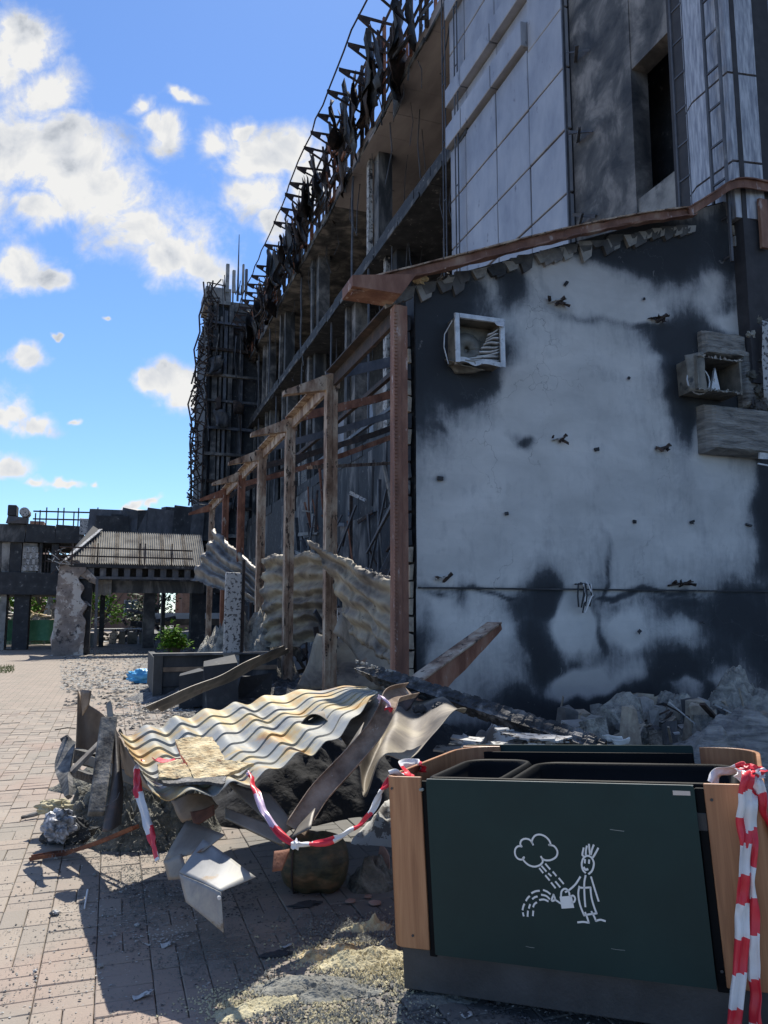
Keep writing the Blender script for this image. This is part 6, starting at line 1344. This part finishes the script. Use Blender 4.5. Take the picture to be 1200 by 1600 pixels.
# shards by the container
for i, (px, py, r_, lab) in enumerate(((600,1368,.07,'upright scalloped pink shard leaning at the left foot of the container'),(586,1408,.05,'flat pink ceramic shard on the ground left of the container'),(548,1405,.04,'small flat pink shard at the right foot of the drum'),(575,1398,.03,'smallest pink shard between drum and container'))):
    c_ = onz(px, py+6); s = MB(); n = 12; pts_ = []
    up2 = V((.25,.1,.95)).normalized() if i == 0 else V((0,0,1)); e1 = V((.5,-.85,0)) if i == 0 else V((1,0,0)); e2 = V((0,0,1)) if i == 0 else V((0,1,0))
    for q in range(n): a_ = q*6.2832/n; rr = r_*(1+.25*noise.noise(V((q*.9, i*3, 0)))); pts_.append(c_+e1*math.cos(a_)*rr*.7+e2*(math.sin(a_)*rr*(1.35 if i == 0 else .6)+(r_*1.3 if i == 0 else .0))+V((0,0,.008)))
    nn = e1.cross(e2)*.008; s.add(pts_+[p+nn for p in pts_], [tuple(range(n)), tuple(range(2*n-1, n-1, -1))]+[(q, n+q, n+(q+1) % n, (q+1) % n) for q in range(n)]); tag(s.build('ceramic_shard', m_clay), lab, 'shard')
c_ = onz(592,1395); mound('ash_clump', c_.x, c_.y+.12, .16, .14, .16, m_wool, 'grey-green ash clump behind the pink shards at the container', 'ash', 44, .6, 0, 30, 5)

# ================================================================ rubble against the wall, right
def wq(px, py, y): q = ony(px, py, y); return q
for (px, y, rx, ry, h, mat, lab, seed, rr) in (
    (985, 7.4, .9, .6, .50, m_wool2, 'pale dusty rubble mound behind the container, left of the others', 1, .5),
    (1075, 7.6, .9, .7, .62, m_wool2, 'middle rubble mound against the foot of the stained wall', 2, .55),
    (1175, 7.4, 1.0, .8, .82, m_wool2, 'tall grey rubble mound at the right edge of the photo by the wall', 3, .5),
    (1160, 6.0, 1.5, .75, .62, m_woolside, 'long layered roll of grey insulation lying behind the right end of the container', 4, .35),
    (860, 6.6, .8, .5, .22, m_wool2, 'low ash mound right behind the back panel of the container', 6, .5)):
    c_ = ony(px, 1150, y); mound('rubble_mound', c_.x, y, rx, ry, h, mat, lab, 'rubble', seed*7.7, rr*.5, .1*seed, 96, 2.6, 1, True)
c_ = ony(965, 1130, 7.3)
def frock(u, v):
    a_ = u*6.2832; th = v*3.1416; d = V((math.cos(a_)*math.sin(th), math.sin(a_)*math.sin(th), math.cos(th))); k = 1+.35*noise.noise(d*1.3+V((3,1,0)))+.12*noise.noise(d*5); d = V((d.x*.24, d.y*.2, d.z*.34))*k; return V((c_.x-.05, 7.1, .35))+d
tag(grid(frock, 40, 24).build('broken_block', m_wool2, smooth=False), 'upright pale lump like a broken tooth in the rubble behind the container', 'block')
for i in range(40):   # wires, splinters and laths sticking out of the rubble
    px = rnd(870, 1200); y = rnd(6.4, 7.8); c_ = ony(px, 1150, y); l = rnd(.1,.5); s = MB(); z = rnd(.25,.5); s.bar((c_.x, y, z), (c_.x+rnd(-l,l), y+rnd(-l,l)*.5, z+rnd(-.05,l*.6)), rnd(.008,.05), rnd(.008,.03), j=.004)
    tag(s.build('splinter', random.choice([m_oldwood, m_char, m_rustdark, m_perf, m_brick])), 'splinter or lath end sticking out of the rubble at the foot of the stained wall', 'splinter', 'splinters in the rubble')
for i in range(70):
    px = rnd(880, 1200); y = rnd(6.5, 7.9); c_ = ony(px, 1150, y); r_ = rnd(.025,.10)
    s = MB(); s.box(c_.x-r_, c_.x+r_, y-r_, y+r_, rnd(.2,.45), rnd(.2,.45)+r_*rnd(.8,1.8)+.1, j=r_*.5); tag(s.build('broken_brick', random.choice([m_wool2, m_conc, m_sootc, m_brick, m_conc])), 'broken dusty brick lump in the rubble at the foot of the stained wall', 'brick', 'brick lumps in the rubble')
for (px, py, l, lab) in ((940,1152,.3,'white torn paper scrap on the rubble, left'),(955,1157,.25,'white torn paper scrap on the rubble, right'),):
    c_ = P(px, py, 6.9); plate('paper_scrap', [c_, c_+V((l*.7,.0,.02)), c_+V((l*.8,.05,-.06)), c_+V((.05,.03,-.07))], m_print, .004, None, .04, 5, 9, label=lab, cat='paper')
# flaked white plaster field between beam and container
s = MB()
for i in range(16):
    px, py = rnd(700, 870), rnd(1136, 1172); py = max(py, 1172-(px-700)*.4-rnd(0,8)) if px < 770 else py; c_ = P(px, py, rnd(5.0,5.7)); r_ = rnd(.05,.2); n_ = 6; a0_ = rnd(0,6)
    pts_ = [c_+V((math.cos(a0_+q)*r_*rnd(.6,1.1), math.sin(a0_+q)*r_*rnd(.5,1), rnd(-.01,.01))) for q in range(n_)]; s.add(pts_+[p-V((0,0,.012)) for p in pts_], [tuple(range(n_)), tuple(range(2*n_-1, n_-1, -1))]+[(q, n_+q, n_+(q+1) % n_, (q+1) % n_) for q in range(n_)])
s.build('plaster_flakes', m_perf, kind='stuff')
c_ = ony(780, 1160, 5.3); mound('plaster_mound', c_.x, 5.45, 1.0, .5, .66, m_white, 'pale plaster mound with white flakes just behind the container back panel', 'plaster', 50, .3, .1, 50, 2.5)

# ================================================================ boxes on the stained wall
def wallbox(px0, py0, px1, py1, depth): 
    a = ony(px0, py0, WY-depth); b = ony(px1, py1, WY-depth); return a.x, b.x, b.z, a.z
vx0, vx1, vz0, vz1 = wallbox(714, 492, 786, 570, .30)
vt = thing('wall_vent', 'square vent box with whitish frame and torn louvres on the soot-black wall', 'vent', ((vx0+vx1)/2, WY, vz0))
t = .02; s = MB()
ty = WY-.30
for (a0, a1, b0, b1) in ((vx0, vx0+t, vz0, vz1), (vx1-t, vx1, vz0, vz1), (vx0+t+.001, vx1-t-.001, vz0, vz0+t), (vx0+t+.001, vx1-t-.001, vz1-t, vz1)): s.box(a0, a1, ty+.02, WY-.005, b0, b1, j=.006)
s.build('housing', m_hood, vt)
fw = .062
for (a0, a1, b0, b1) in ((vx0-.03, vx0+fw-.03, vz0-.03, vz1+.03), (vx1-fw+.03, vx1+.03, vz0-.03, vz1+.03), (vx0+fw-.028, vx1-fw+.028, vz1-fw+.03, vz1+.03)):
    s = MB(); s.box(a0, a1, ty-.008, ty+.015, b0, b1, j=.006); s.build('frame_bar', m_frame, vt)
def fbb(u, v): x = vx0+fw-.028+(vx1-vx0-2*fw+.056)*u; z0_ = vz0-.02-.05*math.exp(-((u-.38)/.14)**2)+.02*math.sin(u*5); return V((x, ty+.0+.03*math.sin(u*6), z0_+v*.06))
solid(grid(fbb, 24, 3).build('frame_bar', m_frame, vt), .012)
s = MB(); s.box(vx0+.03, vx1-.03, WY-.03, WY-.012, vz0+.03, vz1-.03); s.build('back_plate', m_hood, vt)
def fdisc(u, v): a_ = u*6.2832; r = .03+v*.2; return V(((vx0+vx1)/2-.08+math.cos(a_)*r, WY-.05-.08*v*(1-v)*3, (vz0+vz1)/2-.06+math.sin(a_)*r))
solid(grid(fdisc, 28, 8).build('fan_ring', m_hood, vt, smooth=True), .008)
for i in range(9):
    zz_ = vz0+.06+i*.052; ln = .12+.26*(1-i/9)**1.6+(.22 if i < 2 else 0); x1_ = vx1-.04
    def fl_(u, v, zz_=zz_, ln=ln, i=i): x = x1_-ln*u; return V((x, ty+.02+.07*u*u+v*.03+.01*math.sin(i*2), zz_-.05*u*(1-.3*i/9)-v*.028+.015*math.sin(u*4+i)))
    solid(grid(fl_, 8, 2).build('louvre', m_frame, vt, smooth=True), .003)
plate('torn_corner', [V((vx1-.14, ty-.03, vz1-.03)), V((vx1+.04, ty-.03, vz1+.0)), V((vx1-.01, ty-.06, vz1-.11)), V((vx1-.10, ty-.05, vz1-.09))], m_frame, .006, vt, .03, 6, 9)
plate('melted_skirt', [V((vx0-.06, WY-.02, vz0+.1)), V((vx0-.02, ty+.06, vz0-.02)), V((vx1-.2, ty+.1, vz0-.07)), V((vx0+.1, WY-.02, vz0-.1))], m_hood, .01, vt, .03, 8, 6)
s = MB(); s.tube([V((vx0-.03, ty+.08, vz1-.05)), V((vx0-.11, ty+.15, vz1-.22)), V((vx0-.12, ty+.15, vz0+.2)), V((vx0-.06, ty+.15, vz0-.02))], .008, 5); s.build('loose_strip', m_frame, vt)
# foam remains near the verge
for (px, py, a_, b_, mt_, lab) in ((655,435,.1,.07,m_foam,'lump of yellow foam stuck in the soot under the sloping beam'),): c_ = ony(px, py, WY-.04); rag('foam_remnant', c_, (a_,.05,b_), mt_, lab, 'foam', 7, 22, .8)
# torn duct box and insulation block at right
dx0, dx1, dz0, dz1 = wallbox(1088, 555, 1160, 615, .42)
db = thing('torn_duct', 'open torn duct mouth sticking out of the wall at the right', 'duct', ((dx0+dx1)/2, WY, dz0))
for nm, (a0, a1, b0, b1) in (('side', (dx0, dx0+.02, dz0, dz1)), ('side', (dx1-.02, dx1, dz0, dz1)), ('bottom', (dx0+.021, dx1-.021, dz0, dz0+.02)), ('top', (dx0+.021, dx1-.021, dz1-.02, dz1))):
    s = MB(); s.box(a0, a1, WY-.42, WY-.005, b0, b1, j=.012); s.build(nm+'_plate', m_hood, db)
plate('outer_flap', [V((dx0-.10, WY-.30, dz1+.02)), V((dx0+.12, WY-.43, dz1+.06)), V((dx0+.14, WY-.44, dz0-.04)), V((dx0-.06, WY-.30, dz0-.02))], m_hood, .01, db, .02, 8, 5)
s = MB()
for i in range(60):
    t_ = rnd(0,1); zz_ = random.choice((dz0, dz1)); x = dx0+(dx1-dx0)*t_; s.bar((x, WY-.43, zz_), (x+rnd(-.03,.03), WY-.45, zz_+rnd(-.03,.03)), .012, .012, j=.006)
s.build('burr', m_chip, db, kind='stuff')
s = MB(); cx_ = (dx0+dx1)/2+.02; s.add([(cx_-.08, WY-.3, dz0+.02), (cx_+.1, WY-.3, dz0+.02), (cx_+.02, WY-.3, dz1-.1), (cx_-.08, WY-.26, dz0+.02), (cx_+.1, WY-.26, dz0+.02), (cx_+.02, WY-.26, dz1-.1)], [(0,1,2),(5,4,3),(0,3,4,1),(1,4,5,2),(2,5,3,0)]); s.build('damper_blade', m_frame, db)
ring(V((dx0+.12, WY-.3, dz0+.16)), V((0,1,0)), .2, .012, 16).build('ring', m_frame, db)
def wool_block(px0, py0, px1, py1, dep, lab, seed):
    a0, a1, b0, b1 = wallbox(px0, py0, px1, py1, dep); s = MB()
    def f(u, v):
        x = a0+(a1-a0)*u; z = b0+(b1-b0)*v; e = min(u, 1-u, v, 1-v)*8; return V((x+.02*noise.noise(V((z*5,seed,0))), WY-dep*(min(1, e+.55))+.015*noise.noise(V((x*9,z*9,seed))), z+.02*noise.noise(V((x*5,seed,2)))))
    g_ = grid(f, 26, 26); k = len(g_.v); nrow = 27
    bd_ = [i for i in range(nrow)]+[r*nrow+26 for r in range(1, 27)]+[26*nrow+i for i in range(25, -1, -1)]+[r*nrow for r in range(25, 0, -1)]
    for i in bd_: x, y, z = g_.v[i]; g_.v.append((x, WY-.004, z))
    m_ = len(bd_); g_.f += [(bd_[i], bd_[(i+1) % m_], k+(i+1) % m_, k+i) for i in range(m_)]; g_.m += [0]*m_
    return tag(g_.build('insulation_block', m_woolside, smooth=False), lab, 'insulation')
wool_block(1101, 514, 1170, 560, .16, 'upper block of dusty layered insulation above the torn duct mouth', 1)
wool_block(1162, 545, 1212, 640, .18, 'dusty insulation strip running down right of the torn duct mouth', 2)
wool_block(1110, 628, 1215, 712, .30, 'large box-like block of layered insulation below the torn duct mouth', 3)
s = MB(); a = ony(1176, 560, WY-.3); 
for i in range(14):
    c_ = ony(rnd(1174,1200), rnd(500,640), WY-.2); rag('insulation_scrap', c_, (rnd(.05,.1), .05, rnd(.05,.12)), random.choice([m_wool, m_sootc, m_wool2]), 'ragged scrap of burnt insulation on the wall at the right edge', 'insulation', i*2.1, 14, .8)['group'] = 'insulation scraps at the right edge'
plate('hanging_profile', [ony(1190,500,WY-.35), ony(1204,505,WY-.35), ony(1206,630,WY-.35), ony(1194,620,WY-.35)], m_perf, .01, None, .02, 8, 3, label='pale vertical metal profile hanging at the right edge beside the duct', cat='metal strip')
s = MB(); a = ony(1186, 712, WY-.32); s.bar(a, a+V((.2,0,.0)), .03, .09, j=.006); s.bar(a+V((-.03,0,-.12)), a+V((.2,0,-.14)), .02, .02); tag(s.build('bracket', m_frame), 'small pale bracket under the large insulation block at the right edge', 'bracket')
# ================================================================ loose debris
def chips(name, mat, n, region, size, seed, flat=.4, z0=0.001):
    """many tiny broken bits strewn on the ground (nobody could count them)"""
    rr = random.Random(seed); s = MB(); 
    for _ in range(int(n*1.7)):
        px, py = region(rr); c = onz(px, py)
        if noise.fractal(V((c.x*2.2+seed, c.y*2.2, seed)), 1, 2, 4)+rr.uniform(-.35,.35) < .02: continue
        k = rr.uniform(*size); a = rr.uniform(0, 6.28); pts = []
        for q in range(4): an = a+q*1.57+rr.uniform(-.5,.5); pts.append(V((c.x+math.cos(an)*k*rr.uniform(.5,1), c.y+math.sin(an)*k*rr.uniform(.5,1), z0+rr.uniform(0,k*flat*.3))))
        top_ = V((c.x+rr.uniform(-.3,.3)*k, c.y+rr.uniform(-.3,.3)*k, z0+k*flat*rr.uniform(.6,1.3)))
        s.add(pts+[top_], [(0,1,4),(1,2,4),(2,3,4),(3,0,4)])
    return s.build(name, mat, kind='stuff')
def ell(cx, cy, rx, ry): return lambda r: (r.gauss(cx, rx*.5), min(max(r.gauss(cy, ry*.5), 1000), 1640))
def rect(x0, x1, y0, y1, p=1.): return lambda r: (r.uniform(x0, x1), y0+(y1-y0)*r.random()**p)
# gravelly ash field in the middle distance
chips('ash_gravel', m_chip, 5200, rect(95, 345, 1016, 1078), (.015,.06), 1)
chips('ash_gravel_dark', m_chipd, 1700, rect(100, 345, 1014, 1105), (.02,.08), 2)
chips('ash_gravel_near_planter', m_chip, 1500, ell(255, 1095, 90, 36), (.01,.045), 3)
chips('charred_bits', m_chipd, 900, ell(250, 1115, 90, 30), (.01,.06), 4)
chips('paving_crumbs', m_chip, 900, rect(-20, 330, 1080, 1640), (.003,.010), 5)
chips('paving_crumbs_dark', m_chipd, 500, rect(-20, 640, 1290, 1640), (.003,.011), 6)
chips('pile_crumbs', m_chip, 900, ell(235, 1430, 130, 130), (.003,.012), 7)
chips('pile_soot_crumbs', m_chipd, 900, ell(290, 1390, 190, 70), (.003,.014), 8)
chips('pile_ash_dust', m_crumbg, 6000, ell(250, 1395, 150, 70), (.002,.008), 18)
chips('pile_ash_dust', m_crumbg, 2500, ell(320, 1480, 120, 50), (.002,.008), 19)
chips('joint_dirt', m_crumbg, 2500, rect(-20, 330, 1090, 1640), (.002,.006), 21)
chips('container_crumbs', m_chipd, 900, rect(600, 1200, 1545, 1640), (.004,.02), 9)
chips('container_crumbs_pale', m_chip, 260, rect(600, 1200, 1545, 1640), (.003,.012), 10)
# foam crumbs heap bottom centre
chips('foam_crumbs', m_crumb, 4200, ell(560, 1512, 120, 55), (.003,.012), 11, .9)
chips('foam_crumbs', m_crumb, 2200, ell(430, 1570, 110, 30), (.003,.010), 12, .8)
chips('foam_crumbs', m_crumb, 1500, ell(545, 1590, 90, 30), (.003,.010), 13, .8)
chips('ash_crumbs', m_crumbg, 4200, ell(500, 1560, 130, 50), (.003,.013), 14, .9)
chips('ash_crumbs', m_crumbg, 2000, ell(560, 1455, 110, 28), (.003,.012), 15, .9)
for i, (px, py, rx, ry, h, mt_, lab) in enumerate(((515,1490,.14,.05,.035,m_foam,'low pile of pale foam crumbs in the sun at the bottom centre'),(560,1500,.16,.08,.04,m_crumb,'brighter foam crumb pile just left of the container foot'),(495,1545,.2,.09,.03,m_crumbg,'grey ash patch in front of the foam crumbs'),(400,1575,.16,.05,.025,m_crumb,'pale crumb streak at the bottom left of the foam pile'),(575,1452,.1,.04,.05,m_crumb,'curved ridge of pale foam against the left foot of the container'),(615,1475,.06,.05,.04,m_crumbg,'small grey crumb pile touching the wooden end'),(695,1558,.12,.06,.02,m_crumbg,'flat grey crumb patch in the shade in front of the container'))):
    c_ = onz(px, py); heap('crumb_pile', c_.x, c_.y, rx*1.35, ry*1.3, h*.8, mt_, lab, 'crumb pile', 70, .7, 13, seed=i*5.1+2, smooth=False, rot=rnd(-.4,.4))
# single pieces on the ground
s = MB(); a, b_ = onz(132,1421), onz(137,1392); s.tube([a+V((0,0,.006)), b_+V((0,0,.006))], [.004,.006], 6); tag(s.build('white_stick', m_print), 'thin white stick lying on the sunlit paving left of the big shadow', 'stick')
def stone(px, py, r_, mat, lab, seed, name='stone_chip', cat='stone', grp=None):
    c_ = onz(px, py); o = rag(name, V((c_.x, c_.y, r_*.45)), (r_, r_*.8, r_*.55), mat, lab, cat, seed, 12, .6)
    if grp: o['group'] = grp
stone(85,1430,.026,m_perf,'white angular stone on the sunlit paving at the left', 1)
stone(88,1342,.014,m_perf,'small pale pebble under the perforated rusty strip', 2)
stone(148,1388-20,.014,m_conc,'grey pebble beside the shadow of the perforated strip', 3)
stone(55,1518,.010,m_perf,'white pebble on the pinkish pavers at the lower left', 4)
stone(55,1528,.008,m_perf,'tiny white pebble just below another on the pinkish pavers', 5)
stone(214,1447,.014,m_perf,'pale pebble in the pile shadow', 6)
stone(157,1511,.014,m_conc,'flat grey pebble right at the shadow edge', 7)
for (px, py, l, lab) in ((205,1558,.09,'scrap of torn white paper at the lower left in the sun'),(250,1478,.06,'small white torn scrap in the pile shadow'),(440,1480,.05,'grey glassy shard on the shaded pavers'),(720,1588,.05,'white crumpled scrap on the pavers in front of the container')):
    c_ = onz(px, py)+V((0,0,.006)); plate('paper_scrap', [c_, c_+V((l,.01,.01)), c_+V((l*.8,-.03,.004)), c_+V((.01,-.035,.0))], m_perf, .002, None, .012, 6, 22, label=lab, cat='scrap')
for (px, py, a_, lab) in ((430,1494,.07,'black melted oval rag on the pavers in front of the flashing'),(890,1577,.05,'black flake on the pavers in front of the container'),(930,1570,.045,'second black flake on the pavers in front of the container'),(478,1415,.09,'black scorched rag lying in front of the drum')):
    c_ = onz(px, py); rag('melted_rag', V((c_.x, c_.y, .008)), (a_, a_*.4, .012), m_soot, lab, 'rag', px*.1, 18, .5)
